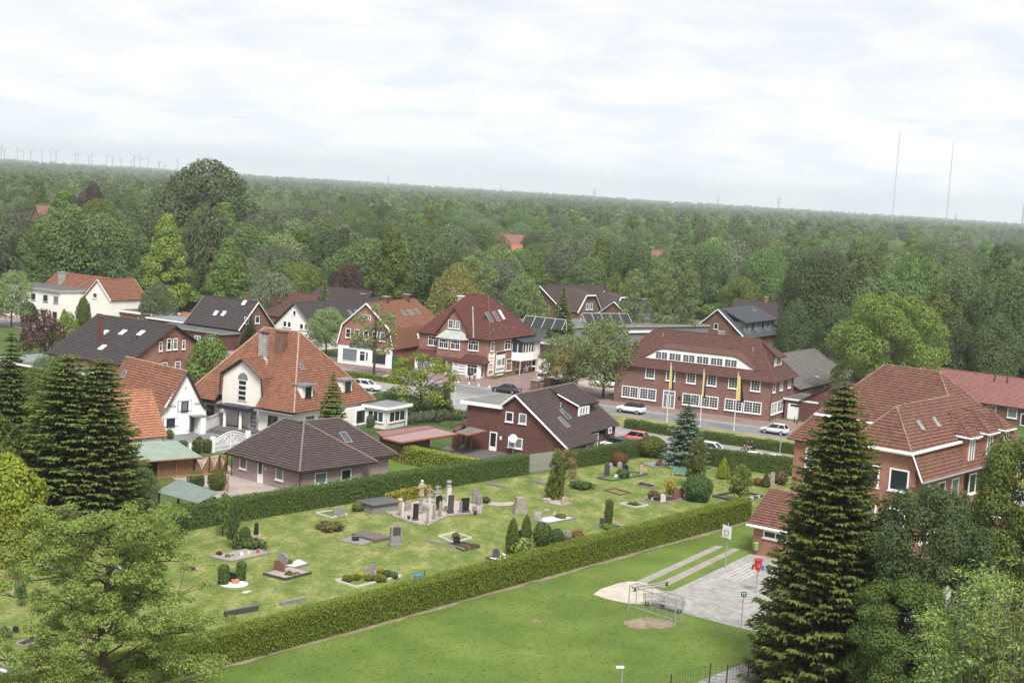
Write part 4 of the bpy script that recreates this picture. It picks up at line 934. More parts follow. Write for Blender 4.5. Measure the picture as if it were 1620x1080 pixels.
for x0, x1 in ((2.6, 3.5), (3.9, 4.7), (5.2, 5.6), (5.8, 6.6)): b.box('lettering', 'glass_light', x0, x1, -0.372, -0.361, 3.3, 3.5, sg)
b.box('sign_board', 'signgreen', 6.5, 9.2, -0.2, -0.135, 2.66, 2.85)
us, ups = (0, 1, 0), (-4.55, 0, 4.0)
for y in (9.3, 11.6, 12.4, 14.6): b.sky((9.5 - 4.55 * 0.5, y, 6.6 + 4.0 * 0.5), (us, ups), 0.75, 1.3)
b.sky((10.02, 9.5, 5.0), ((0, 1, 0), (-1.05, 0, 3.3)), 0.7, 1.3, 'grey', 'white')
b.chimney(4.9, 7.0, 9.6, 11.4, 0.9, 0.7, 'brick_dark'); b.chimney(5.0, 14.5, 9.8, 11.5, 1.1, 0.7, 'brick_dark'); b.bar('lamp_arm', 'white', (9.2, -0.3, 3.4), (10.4, -0.6, 3.5), 0.06); b.end()
# ---- brown brick house in front of the road
b = House('brown_brick_house', 'dark brown brick house with long dark roof, two roof windows and satellite dish', 'house', (-1.74, 175.19), -27)
W = b.W('brick_dark'); W.prism([(-3.5, 0), (1.6, 0), (1.6, 9), (-3.5, 9)], -0.2, 5.2)
W.prism([(1.6, 0), (10.0, 0), (10.0, 8.0), (8.9, 8.0), (8.9, 16.6), (1.6, 16.6)], -0.2, 1.7)
b.gable('brick_dark', (0, 0, 0), [(1.3, 1.5), (10.0, 1.5), (3.0, 6.85), (1.3, 5.5)], 0.3); b.gable('brick_dark', (8.9, 16.6, 180), [(0, 1.5), (7.3, 1.5), (7.3, 5.0), (5.9, 6.8), (0, 2.3)], 0.3)
rz_ = 7.1; k = (rz_ - 1.65) / 7.3
def zs(x): return rz_ - k * (x - 3.0)
b.slope('tile_brown', [(10.35, -0.35, zs(10.35)), (10.35, 8.05, zs(10.35)), (3.0, 8.05, rz_), (3.0, -0.35, rz_)])
b.slope('tile_brown', [(9.3, 8.05, zs(9.3)), (9.3, 17.1, zs(9.3)), (3.0, 16.0, rz_), (3.0, 8.05, rz_)])
b.slope('tile_brown', [(1.0, 16.9, 5.5), (1.0, -0.35, 5.5), (3.0, -0.35, rz_), (3.0, 16.0, rz_)]); b.slope('tile_brown', [(9.3, 17.1, zs(9.3)), (1.0, 17.1, 5.3), (3.0, 16.0, rz_)])
b.W('brick_dark').prism([(-3.5, 9), (1.6, 9), (1.6, 16.6), (-3.5, 16.6)], -0.2, 3.0)
b.ridge('cap_dark', ((3.0, -0.35, rz_), (3.0, 16.0, rz_)), ((3.0, 16, rz_), (9.3, 17.1, zs(9.3))))
b.bar('verge_board', 'white', (10.35, -0.4, zs(10.35) - 0.08), (3.0, -0.4, rz_ - 0.06), 0.12); b.bar('verge_board', 'white', (3.0, -0.4, rz_ - 0.06), (1.2, -0.4, 5.6), 0.12)
b.flat('flat_roof', 'felt_light', -4.3, 1.35, -0.45, 9.3, 5.62, 0.42)
F = (0, 0, 0); S2 = (8.9, 0, 90)
b.win(F, 1.75, 3.75, 1.02, 1.22, fw=0.11); b.win(F, 3.52, 3.75, 1.02, 1.22, fw=0.11); b.door(F, -0.2, 0.98, 2.25, panel=0.5); b.win(F, 2.3, 0.75, 1.9, 1.25, cx=2, fw=0.11); b.box('wall_lamp', 'white', 1.2, 1.4, -0.15, 0, 1.5, 1.9)
mb = MB(); mb.lathe([(0.02, 0), (0.25, 0.03), (0.45, 0.12), (0.5, 0.17), (0.47, 0.17), (0.25, 0.07), (0.02, 0.04)], 16); ds = mb.build('satellite_dish', M['white'], b.root); ds.location = (3.35, -0.85, 2.0); ds.rotation_euler = (math.radians(70), 0, math.radians(20)); ab = MB(); ab.tube([(0, 0, 0), (0, -0.1, 0.6)], 0.025, 5); ab.build('dish_arm', M['grey'], ds); b.bar('dish_mast', 'grey', (3.35, -0.7, 0), (3.35, -0.7, 2.0), 0.04)
b.win((10.0, 0, 90), 5.6, 0.5, 2.2, 1.0, glass='glass_light'); b.door(S2, 9.4, 1.9, 2.0, glass='glass_light'); b.box('boxed_unit', 'dark', 8.9, 9.35, 12.9, 14.6, 1.55, 2.5); b.win((9.36, 0, 90), 13.4, 1.7, 0.9, 0.7, sill=False)
us, ups = (0, 1, 0), (-7.3, 0, 5.45)
for y, f in ((4.2, 0.40), (6.3, 0.52)): b.sky((10.3 - 7.3 * f, y, zs(10.3 - 7.3 * f)), (us, ups), 0.95, 1.7)
mb = MB(); mb.poly([(7.2, 8.6, zs(7.2)), (7.2, 8.6, 5.35), (3.9, 8.6, 6.55)]); mb.build('dormer_cheek', M['brick_dark'], b.root)
b.slope('tile_brown', [(7.35, 8.45, 5.4), (7.35, 14.6, 5.3), (3.2, 15.4, 7.05), (3.2, 8.45, 7.05)], 0.14); b.bar('dormer_verge', 'white', (7.4, 8.4, 5.35), (4.4, 8.4, 6.5), 0.09)
b.box('dormer_front', 'white', 7.15, 7.25, 8.6, 11.9, 4.1, 5.3)
for y in (8.95, 9.75, 10.55): b.win((7.26, 0, 90), y, 4.3, 0.6, 0.85, fw=0.07, sill=False)
b.box('low_wall', 'white', 4.6, 7.2, -2.2, -1.95, 0, 0.35); b.vent(6.2, 5.6, 5.6, 0.3)
b.end()
def shelter(name, label, cat, pts, z, mat, th=0.18, posts=(), wall=None, edge=None):
 o = np.mean(np.array(pts), axis=0); r = thing(name, label, cat, (o[0], o[1], 0))
 mb = MB(); mb.slab([(p[0] - o[0], p[1] - o[1], (z[i] if hasattr(z, '__len__') else z)) for i, p in enumerate(pts)], th); mb.build('roof', M[mat], r)
 if edge:
  for i in range(len(pts)):
   a, c = pts[i], pts[(i + 1) % len(pts)]; zi = z[i] if hasattr(z, '__len__') else z; zj = z[(i + 1) % len(pts)] if hasattr(z, '__len__') else z
   mb = MB(); mb.tube([(a[0] - o[0], a[1] - o[1], zi - 0.12), (c[0] - o[0], c[1] - o[1], zj - 0.12)], 0.13, 4); mb.build('fascia', M[edge], r)
 for p, m in posts: mb = MB(); mb.box(p[0] - o[0] - 0.09, p[0] - o[0] + 0.09, p[1] - o[1] - 0.09, p[1] - o[1] + 0.09, 0, (min(z) if hasattr(z, '__len__') else z) - th * 0.5); mb.build('post', M[m], r)
 if wall:
  w, m, h = wall; mb = MB(); mb.prism([(p[0] - o[0], p[1] - o[1]) for p in w], -0.1, h); mb.build('wall', M[m], r)
 return r
cp = [at(*q, 2.55)[:2] for q in ((595.9, 683.4), (614, 692.5), (688.5, 676.5), (675.3, 673.4))]
A1, A2, A3, A4 = [at(560 + x / 4.909, 540 + y / 4.909, 2.55)[:2] for x, y in ((225, 745), (365, 780), (800, 715), (630, 672))]
B1, B2 = [at(560 + x / 4.909, 540 + y / 4.909, 2.65)[:2] for x, y in ((165, 700), (570, 652))]
ins = lambda p, c, f: tuple(np.array(c) + (np.array(p) - np.array(c)) * f)
cc = np.mean([A1, A2, A3, A4], axis=0)
shelter('carport', 'carport with a flat pale pink sheet roof and red edge beside the dark yard', 'carport', [A1, A2, A3, A4], 2.55, 'pink_sheet', 0.15, (), ([ins(p, cc, f) for p, f in zip([A1, A2, A3, A4], (0.9, 0.86, 0.25, 0.3))], 'brick_dark', 2.4), 'red_trim')
shelter('carport', 'low red sheet roof directly behind the pale pink carport roof', 'carport', [B1, A1, A4, B2], 2.65, 'red_sheet', 0.2, (), ([ins(p, np.mean([B1, A1, A4, B2], axis=0), 0.85) for p in (B1, A1, A4, B2)], 'brick_dark', 2.45))
C = [at(560 + x / 4.909, 540 + y / 4.909, 2.6)[:2] for x, y in ((790, 703), (885, 722), (1028, 690), (900, 662))]
shelter('carport', 'small open porch roof with red edge on a yellow wooden post by the brown house', 'carport', C, 2.6, 'felt_light', 0.15, [(at(745, 713)[:2], 'wood_gold'), (at(741, 702)[:2], 'wood_gold')], ([at(715, 709)[:2], at(722, 712)[:2], at(735, 700)[:2], at(728, 698)[:2]], 'brick_dark', 2.3), 'red_trim')
# ---- bungalow
b = House('bungalow', 'pale brick bungalow with a dark brown hipped roof behind the long hedge', 'house', (-27.88, 150.82), -41)
W = b.W('brick_pale'); W.prism([(0, 0), (10.46, 0), (10.46, 8.4), (9.2, 8.4), (9.2, 13.3), (0, 13.3)], -0.2, 2.35)
ov = 0.65; ze = 2.35; zw_ = 2.55; a, c, d = (-ov, -ov, ze), (10.46 + ov, -ov, ze), (10.46 + ov, 9.2 + ov, ze)
b.hip('tile_bungalow', 0, 10.46, 0, 9.2, ze, (2.4, 4.6, 6.0), (5.4, 4.6, 6.0), ov, 'cap_dark')
q0, q1 = (5.2, 4.4, 6.06), (5.2, 9.6, 6.06)
b.slope('tile_bungalow', [(9.85, 4.4, zw_), (9.85, 14.0, zw_), q1, q0]); b.slope('tile_bungalow', [(9.85, 14.0, zw_), (0.55, 14.0, zw_), q1]); b.slope('tile_bungalow', [(0.55, 14.0, zw_), (0.55, 4.4, zw_), q0, q1]); b.ridge('cap_dark', (q0, q1), (q1, (9.85, 14.0, zw_)))
F = (0, 0, 0); E = (10.46, 0, 90)
b.win(F, 1.1, 1.0, 1.15, 1.35, fw=0.1, glass='glass_light'); b.door(F, 4.05, 0.8, 2.15, panel=0.9); b.win(F, 6.85, 0.85, 1.15, 1.3, fw=0.1, glass='glass_light'); b.win(E, 1.9, 0.75, 1.6, 1.15, fw=0.1, glass='glass_light'); b.win(E, 5.4, 0.75, 1.4, 1.15, fw=0.1)
b.sky((7.4, 8.6, 4.36), ((0, 1, 0), (-4.65, 0, 3.51)), 0.95, 1.5)
b.box('entrance_light', 'white', 5.2, 5.35, -0.12, 0, 1.5, 1.75); b.pipe(10.6, -0.1, 2.2, 'wood_dark'); b.pipe(-0.1, -0.1, 2.2, 'wood_dark')
for g0, g1 in ((a, c), (c, d)): b.bar('gutter', 'wood_dark', (g0[0], g0[1], ze - 0.1), (g1[0], g1[1], ze - 0.1), 0.08, 6)
b.bar('fascia', 'wood_dark', (9.9, 9.2, zw_ - 0.12), (9.9, 14.0, zw_ - 0.12), 0.1)
for x, y, z in ((3.4, 2.2, 4.3), (5.0, 3.6, 5.3), (2.0, 0.8, 3.2)): b.vent(x, y, z, 0.15, 'cap_dark', 0.06)
b.end()
# ---- villa with cream gable
b = House('orange_roofed_villa', 'large villa with a steep weathered orange hipped roof and a tall cream gable', 'house', (-34.38, 179.45), -29)
W = b.W('cream'); W.prism([(-6.0, 1.9), (-1.8, 1.9), (-1.8, 1.5), (4.4, 1.5), (4.4, 0.9), (9.6, 0.9), (9.6, 16.6), (-6.0, 16.6)], -0.2, 3.0)
ze = 3.1; r0, r1 = (-1.4, 8.5, 11.7), (4.1, 8.5, 11.7); x0, x1, y0, y1 = -7.0, 10.3, 0.1, 17.2
kf = (11.7 - ze) / (8.5 - y0)
def yf(z): return y0 + (z - ze) / kf
# front slope left and right of the gable, then above it
GP = [(-2.05, 3.75), (-1.95, 6.45), (1.2, 8.5), (4.35, 6.4), (4.7, 3.75)]
def hipx(z, side):
 f = (z - ze) / (11.7 - ze); return (x0 + (r0[0] - x0) * f) if side == 0 else (x1 + (r1[0] - x1) * f)
za, zb_ = 6.45, 8.5
b.slope('tile_villa', [(x0, y0, ze), (-2.0, y0, ze), (-2.0, yf(za), za), (hipx(za, 0), yf(za), za)])
b.slope('tile_villa', [(4.45, y0, ze), (x1, y0, ze), (hipx(za, 1), yf(za), za), (4.45, yf(za), za)])
b.slope('tile_villa', [(hipx(za, 0), yf(za), za), (hipx(za, 1), yf(za), za), r1, r0])
b.slope('tile_villa', [(x1, y0, ze), (x1, y1, ze), r1]); b.slope('tile_villa', [(x1, y1, ze), (x0, y1, ze), r0, r1]); b.slope('tile_villa', [(x0, y1, ze), (x0, y0, ze), r0])
b.ridge('cap_light', ((x0, y0, ze), r0), ((x1, y0, ze), r1), ((x1, y1, ze), r1), (r0, r1))
b.gable('cream', (0, 1.5, 0), [(-1.85, 2.5), (4.45, 2.5), (4.5, 3.8), (4.15, 6.25), (1.2, 8.25), (-1.8, 6.3), (-1.9, 3.8)], 0.35)
for p, q in zip(GP[:-1], GP[1:]):
 yb = lambda z: max(1.6, yf(z) + 0.15); b.slope('tile_villa', [(p[0], 1.15, p[1]), (q[0], 1.15, q[1]), (q[0], yb(q[1]), q[1]), (p[0], yb(p[1]), p[1])], 0.12, abs(p[1] - q[1]) < 2.3)
 b.bar('verge_board', 'dark', (p[0], 1.12, p[1]), (q[0], 1.12, q[1]), 0.12)
b.ridge('tile_villa', ((1.2, 1.2, 8.5), (1.2, yf(8.5), 8.5)))
b.bar('valley_lead', 'lead', (4.5, 1.3, 4.4), (2.0, 5.0, 8.25), 0.12)
o = b.box('stair_window', 'white', 0.6, 2.0, 1.40, 1.5, 3.35, 5.95)
for k in range(4): b.box('pane', 'glass', 0.76, 1.84, 1.37, 1.395, 3.48 + 0.63 * k, 3.93 + 0.63 * k, o)
mb = MB(); mb.prism([(0.55, 0), (2.05, 0), (1.95, 0.4), (1.7, 0.7), (1.3, 0.85), (0.9, 0.7), (0.65, 0.4)], 0, 0.12); o = mb.build('arch_hood', M['zinc'], b.root); o.rotation_euler = (math.radians(90), 0, 0); o.location = (0, 1.48, 5.98)
b.box('canopy', 'dark', -0.95, 3.75, -0.5, 1.45, 2.4, 2.85); b.box('canopy_trim', 'navy', -0.9, 3.7, -0.53, -0.5, 2.4, 2.6)
for x in (-0.1, 2.35): mb = MB(); mb.lathe([(0.28, 0), (0.28, 0.15), (0.2, 0.2), (0.2, 2.3), (0.28, 2.4)], 14, (x, 0, 0)); mb.build('column', M['whitewall'], b.root)
b.door((0, 1.5, 0), 0.6, 1.1, 2.2, glass='golden_glass' if 'golden_glass' in M else 'glass_light'); b.win((0, 1.5, 0), 2.6, 0.1, 1.2, 2.2, ny=4, sill=False, fw=0.1)
b.win((0, 0.9, 0), 5.9, 1.0, 1.4, 1.2, frame='dark', fw=0.12); b.win((0, 1.9, 0), -4.6, 0.9, 1.2, 1.2, frame='dark'); b.slope('zinc', [(4.3, -0.1, 2.75), (10.2, -0.1, 2.75), (10.2, 1.2, 3.1), (4.3, 1.2, 3.1)], 0.1, False); b.slope('zinc#2', [(-6.4, 0.9, 2.6), (-1.9, 0.9, 2.6), (-1.9, 2.1, 3.1), (-6.4, 2.1, 3.1)], 0.1, False)
def dormer(y):
 W = b.W('cream'); ks = (x1 - r1[0]) / (11.7 - ze)
 W.prism([(8.1, y), (9.35, y + 0.0), (9.35, y + 2.1), (8.1, y + 2.1)], 4.2, 6.0)
 o = b.box('dormer_roof', 'zinc', 7.9, 9.75, y - 0.2, y + 2.35, 6.0, 6.14); b.win((9.35, 0, 90), y + 0.6, 4.45, 1.15, 1.35, cx=2, frame='dark', fw=0.1)
dormer(2.8); dormer(11.0)
b.sky((r1[0] + (x1 - r1[0]) * 0.45, 5.6, 11.7 - 8.6 * 0.45), ((0, 1, 0), (-6.2, 0, 8.6)), 0.55, 0.8)
b.chimney(3.2, 6.2, 8.0, 11.8, 1.25, 0.9, 'brick_house', 'brick_house'); b.chimney(0.75, 5.4, 7.8, 11.5, 0.55, 0.5, 'lead', 'dark'); b.chimney(1.35, 5.4, 7.8, 11.4, 0.55, 0.5, 'lead', 'dark'); b.slope('lead', [(1.6, 4.7, 8.45), (2.7, 4.7, 7.7), (2.7, 6.0, 7.9), (1.6, 6.0, 8.65)], 0.06, False)
W.prism([(9.6, 8.5), (10.6, 8.5), (10.6, 16.0), (9.6, 16.0)], -0.2, 2.6); b.win((10.6, 0, 90), 12.4, 0.4, 2.2, 1.9, frame='white', fw=0.15); b.win((9.6, 0, 90), 3.5, 0.9, 1.5, 1.3, frame='dark')
W.prism([(10.6, 14.6), (13.8, 14.6), (13.8, 19.5), (10.6, 19.5)], -0.2, 2.5); b.flat('conservatory_roof', 'zinc', 10.2, 14.2, 14.2, 20.0, 2.85, 0.35); b.win((0, 14.6, 0), 11.0, 0.8, 2.4, 1.4, cx=3); b.win((13.8, 0, 90), 15.2, 0.8, 3.6, 1.4, cx=3)
b.box('terrace', 'paver_dark', -2.5, 5.0, -3.2, 1.4, -0.1, 0.18); b.box('garden_step', 'paver_dark', -1.5, 4.2, -4.0, -3.2, -0.1, 0.1)
b.end()
# ---- white cottage and pantiled outbuilding
b = House('white_cottage', 'white rendered cottage with shuttered windows under a weathered orange gable roof', 'house', (-38.96, 172.37), -45)
b.walls('whitewall', -13.4, 0, -1.75, 4.3, 2.8); zr = 7.45
b.gable('whitewall', (0, -1.75, 90), [(0, 2.6), (6.05, 2.6), (3.05, zr - 0.15)]); b.gable('whitewall', (-13.4, 4.3, -90), [(0, 2.6), (6.05, 2.6), (3.0, zr - 0.15)])
for sgn, ye in ((-1, -2.25), (1, 4.75)):
 A = [(-13.7, ye, 2.55), (0.25, ye, 2.55), (0.25, 1.3 + sgn * 2.45, 3.35), (-13.7, 1.3 + sgn * 2.45, 3.35)]; Bq = [(-13.7, 1.3 + sgn * 2.45, 3.35), (0.25, 1.3 + sgn * 2.45, 3.35), (0.25, 1.3, zr), (-13.7, 1.3, zr)]
 b.slope('tile_villa', A); b.slope('tile_villa', Bq); b.bar('verge_board', 'dark', (0.28, ye, 2.5), (0.28, 1.3 + sgn * 2.45, 3.3), 0.11); b.bar('verge_board', 'dark', (0.28, 1.3 + sgn * 2.45, 3.3), (0.28, 1.3, zr - 0.03), 0.11)
b.ridge('cap_light', ((-13.7, 1.3, zr), (0.25, 1.3, zr)))
G = (0, 0, 90)
def shuttered(t, z, w, h):
 b.win(G, t, z, w, h, frame='dark', fw=0.08)
 for q in (t - 0.48, t + w + 0.06): o = b.box('shutter', 'dark', 0.0, 0.04, q - 0.03, q + 0.45, z - 0.04, z + h + 0.04); b.box('shutter_leaf', 'white', 0.04, 0.075, q + 0.03, q + 0.4, z + 0.02, z + h - 0.02, o)
shuttered(0.85, 2.75, 0.85, 1.2); shuttered(-1.05, 1.05, 1.0, 0.95)
b.door(G, 2.0, 0.75, 2.1, frame='grey'); b.box('door_hood', 'zinc', 0, 1.2, 1.9, 3.7, 2.12, 2.22); b.box('porch_wall', 'whitewall', 0.0, 1.1, 2.9, 3.6, 0, 2.1); b.box('attic_vent', 'lead', 0.0, 0.05, 1.2, 1.4, 5.4, 5.6)
def text(s, parent, loc, rot, size, mat, name='lettering'):
 cu_ = bpy.data.curves.new(name, 'FONT'); cu_.body = s; cu_.size = size; cu_.extrude = 0.015; cu_.materials.append(M[mat]); o = bpy.data.objects.new(name, cu_); COL.objects.link(o)
 me = bpy.data.meshes.new_from_object(o); bpy.data.objects.remove(o); o = bpy.data.objects.new(name, me); COL.objects.link(o); o.parent = parent; o.location = loc; o.rotation_euler = rot; return o
R90 = (math.radians(90), 0, math.radians(90))
text('Haus', b.root, (0.03, -0.95, 3.28), R90, 0.5, 'grey'); text('1934', b.root, (0.03, 2.45, 3.35), R90, 0.48, 'grey')
b.sky((-11.8, 0.1, 5.55), ((1, 0, 0), (0, 2.45, 4.1)), 0.7, 1.0)
b.end()
b = House('pantiled_outbuilding', 'small white outbuilding with a bright orange pantiled roof and lattice window', 'outbuilding', (-37.83, 162.31), -43)
b.walls('whitewall', -6.4, 0, -7.5, 0, 2.0); b.gabled('tile_pantile', 'whitewall', -6.4, 0, -7.5, 0, 2.0, 6.3, 'y', 0.3, None, rc=-3.2)
fr, pn = win_mesh(1.9, 0.9, 6, 3, 1, 0.06, 0.05, frame='white'); o = inst('window', fr, b.root, (0.01, -4.6, 0.85), math.radians(90)); inst('pane', pn, o)
b.pipe(0.15, -0.15, 1.9, 'dark'); b.sky((-1.9, -6.3, 4.5), ((0, 1, 0), (-3.2, 0, 4.3)), 0.7, 1.0); b.end()
# ---- brick house with the big dark roof
b = House('arched_window_house', 'large red brick house with arched gable windows under a huge dark grey roof', 'house', (-52.5, 200.7), -32)
b.walls('brick_red', -15.2, 0, 0, 18, 4.15); b.gabled('tile_black', 'brick_red', -15.2, 0, 0, 18, 4.2, 9.1, 'x', 0.4, 'wood_dark')
G = (0, 0, 90)
for t, z, w, h in ((6.3, 5.6, 0.6, 1.3), (7.75, 5.65, 0.85, 1.6), (8.95, 5.65, 0.85, 1.6), (10.75, 5.6, 0.6, 1.3), (6.9, 2.2, 1.1, 1.7), (9.5, 2.2, 1.1, 1.7), (3.4, 2.2, 1.1, 1.7), (13.2, 2.2, 1.1, 1.7)):
 b.win(G, t, z, w, h, ny=1, top=0.35, fw=0.1)
 mb = MB(); n = 8; c = t + w / 2; R_ = w / 2 + 0.16
 for i in range(n): a0, a1 = math.pi * i / n, math.pi * (i + 1) / n; mb.slab([(0.06, c + math.cos(a0) * R_, z + h + 0.03 + math.sin(a0) * R_ * 0.45), (0.06, c + math.cos(a1) * R_, z + h + 0.03 + math.sin(a1) * R_ * 0.45), (0.0, c + math.cos(a1) * R_, z + h + 0.2 + math.sin(a1) * R_ * 0.45), (0.0, c + math.cos(a0) * R_, z + h + 0.2 + math.sin(a0) * R_ * 0.45)], 0.05)
 mb.build('arch', M['brick_dark'], b.root)
us, ups = (1, 0, 0), (0, 9, 4.9)
for x, y in ((-9.9, 5.4), (-6.9, 6.0), (-3.7, 6.4), (-7.0, 2.4)): b.sky((x, y, 4.2 + 4.9 * y / 9), (us, ups), 0.75, 1.2, 'white', 'white')
b.chimney(-9.0, 3.8, 5.4, 9.6, 0.6, 0.6, 'brick_dark', 'brick_dark'); b.vent(-3.5, 4.6, 6.6, 0.6, 'dark'); b.vent(-3.0, 5.0, 6.8, 0.6, 'dark')
b.flat('annex_roof', 'felt', -15.0, -2.5, -6.0, -0.2, 3.0); b.walls('brick_dark', -14.6, -2.9, -5.6, -0.3, 2.7); b.flat('annex_roof', 'zinc', -24.0, -15.6, -3.0, 6.0, 2.6); b.walls('brick_dark', -23.6, -16, -2.6, 5.6, 2.3); b.end()
# ---- dark house with the pale flat annex
b = House('dark_gabled_house', 'dark brown brick house with a white edged gable above a long flat roofed annex', 'house', (-48.1, 259.6), -32)
b.walls('brick_house', -12.5, 0, 0, 9, 4.0); b.gabled('tile_black', 'brick_house', -12.5, 0, 0, 9, 4.0, 8.45, 'x', 0.4, 'white'); b.walls('brick_dark', -16, 0, -4.0, -0.1, 3.0); b.flat('annex_roof', 'felt', -16.3, 0.3, -4.3, 0.2, 3.25, 0.3, 'grey')
for t in (-13, -10.2, -6.5, -3.0): b.win((0, -4.0, 0), t, 1.0, 1.4, 1.2, cx=2)
b.win((0, 0, 90), 1.4, 4.6, 1.1, 1.3); b.win((0, 0, 90), 4.2, 4.6, 1.1, 1.3); us, ups = (1, 0, 0), (0, 4.5, 4.45)
for x, f in ((-7.2, 0.40), (-5.4, 0.42), (-2.6, 0.9)): b.sky((x, 4.5 * f, 4.0 + 4.45 * f), (us, ups), 0.7, 1.1, 'white', 'white')
b.flat('annex_roof', 'zinc', -25, -12.8, 2.0, 9, 3.4); b.walls('brick_dark', -24.6, -13, 2.4, 8.6, 3.1); b.end()
b = House('white_gable_house', 'house with a bright white gable and a long dark grey roof behind the villa', 'house', tuple(at(430.9, 514.6, 3.6)[:2]), -29)
b.walls('whitewall', 0, 9.9, 0, 26, 3.6); b.gabled('tile_black', 'whitewall', 0, 9.9, 0, 26, 3.6, 8.25, 'y', 0.35, 'dark'); F = (0, 0, 0)
for t, z in ((2.5, 3.6), (3.5, 3.6), (6.3, 3.5), (7.3, 3.5)): b.win(F, t, z, 0.8, 1.1)
b.win(F, 4.6, 5.9, 0.7, 0.9, sill=False); b.win(F, 1.2, 0.8, 2.2, 1.5, cx=2); b.win(F, 5.6, 0.8, 2.2, 1.5, cx=2)
for y in (9.5, 14.0, 16.2): b.sky((7.4, y, 5.95), ((0, 1, 0), (-4.95, 0, 4.65)), 0.8, 1.4)
b.chimney(5.2, 21, 7.4, 9.2, 0.7, 0.6, 'brick_dark'); b.end()
# ---- cream flat roofed house with orange gables
b = House('cream_flat_roofed_house', 'cream rendered block with a flat grey roof joined to an orange roofed gable house', 'house', tuple(at(134.2, 466.7, 5.5)[:2]), -32)
b.walls('cream', 0, 7.3, 0, 9, 5.4); b.gabled('tile_orange', 'cream', 0, 7.3, 0, 9, 5.4, 8.9, 'y', 0.3, 'cream'); b.walls('cream', -15, 0, 3.0, 9.5, 5.4)
b.slope('tile_orange', [(-15.3, 1.2, 5.0), (0.2, 1.2, 5.0), (3.65, 5.2, 8.9), (-14.0, 5.2, 8.9)]); b.slope('tile_orange', [(0, 9.8, 5), (-15.3, 9.8, 5), (-14.0, 5.2, 8.9), (3.6, 5.2, 8.9)]); b.slope('tile_orange', [(-15.3, 9.8, 5), (-15.3, 1.2, 5), (-14.0, 5.2, 8.9)])
b.W('cream').prism([(-17.5, -5.0), (-1.2, -5.0), (-0.6, 3.0), (-17.5, 3.0)], -0.2, 6.0); mb = MB(); mb.prism([(-17.9, -5.4), (-1.0, -5.4), (-0.3, 3.2), (-17.9, 3.2)], 6.0, 6.4); o = mb.build('flat_roof', M['lead'], b.root); mb = MB(); mb.prism([(-17.6, -5.1), (-1.3, -5.1), (-0.6, 3.0), (-17.6, 3.0)], 6.38, 6.43); mb.build('roof_covering', M['felt'], o)
b.chimney(-10.5, 3.3, 5.8, 9.0, 1.1, 1.0, 'lead', 'lead'); F2 = (0, -5, 0)
for t in (-13.0, -9.5, -6.0, -3.0): b.win(F2, t, 3.9, 1.3, 1.3, frame='lead')
for t in (-9.0, -6.5, -3.2): b.win(F2, t, 0.6, 1.3, 1.6, frame='lead')
b.win((0, 0, 0), 2.3, 5.2, 1.2, 1.0); b.win((0, 0, 0), 3.5, 1.0, 1.9, 1.4, cx=2)
b.walls('brick_red', 7.0, 16.0, 2.5, 9, 3.0); b.flat('annex_roof', 'felt', 6.6, 16.5, 2.0, 9.4, 3.3, 0.4); b.win((0, 2.5, 0), 12.2, 0.9, 2.2, 1.5, cx=3); b.end()
# ---- school
b = House('brick_school', 'big red brick school with red tiled mansard roof, right of the tall spruce', 'school', (22.63, 130.88), -39)
W = b.W('brick_school'); W.prism([(-3.8, 13.6), (12.9, 13.6), (12.9, 28), (-3.8, 28)], -0.2, 8.6); W.prism([(7.2, 3.3), (12.73, 3.3), (13.4, 3.6), (13.4, 13.8), (7.2, 13.8)], -0.2, 8.6)
b.gable('brick_school', (0, 3.3, 0), [(7.2, 8.0), (13.4, 8.0), (13.4, 8.7), (12.75, 10.9), (7.2, 10.9)], 0.4)
zk, zl_ = 11.1, 8.6; r0, r1 = (1.7, 20.4, 16.2), (7.4, 20.4, 16.2)
Lk, Rk, Fk, Bk_ = -2.6, 12.4, 15.0, 26.2; Ll, Rl, Fl, Bl = -4.4, 14.1, 13.1, 28.4
b.slope('tile_school', [(Lk, Fk, zk), (Rk, Fk, zk), r1, r0]); b.slope('tile_school', [(Rk, Fk, zk), (Rk, Bk_, zk), r1]); b.slope('tile_school', [(Rk, Bk_, zk), (Lk, Bk_, zk), r0, r1]); b.slope('tile_school', [(Lk, Bk_, zk), (Lk, Fk, zk), r0])
b.slope('tile_school', [(Ll, Fl, zl_), (Rl, Fl, zl_), (Rk, Fk, zk), (Lk, Fk, zk)]); b.slope('tile_school', [(Rl, 2.9, zl_), (Rl, Bl, zl_), (Rk + 0.3, Bk_, zk), (Rk + 0.3, 2.9, zk)]); b.slope('tile_school', [(Ll, Bl, zl_), (Ll, Fl, zl_), (Lk, Fk, zk), (Lk, Bk_, zk)]); b.slope('tile_school', [(Rl, Bl, zl_), (Ll, Bl, zl_), (Lk, Bk_, zk), (Rk, Bk_, zk)])
w0, w1 = (10.0, 5.6, 14.3), (10.0, 17.0, 14.5)
b.slope('tile_school', [(7.0, 2.9, 10.9), (13.0, 2.9, 10.9), w0]); b.slope('tile_school', [(13.0, 2.9, 10.95), (13.0, 15.6, 11.05), (10.0, 18.0, 14.6), w0]); b.slope('tile_school', [(7.0, 15.6, 10.9), (7.0, 2.9, 10.9), w0, w1])
b.ridge('cap_school', (r0, r1), ((Lk, Fk, zk), r0), ((Ll, Fl, zl_), (Lk, Fk, zk)), ((Rk, Bk_, zk), r1), ((Rk, Fk, zk), r1), (w0, w1), (w0, (13.0, 2.9, 10.9)), (w0, (7.0, 2.9, 10.9)), r=0.1)
for p, q in (((6.9, 2.8, 10.85), (13.1, 2.8, 10.85)), ((13.15, 2.8, 10.9), (13.15, 26.2, 11.1)), ((Lk, Fk - 0.1, zk), (7.0, Fk - 0.1, zk))): b.bar('fascia', 'white', p, q, 0.17)
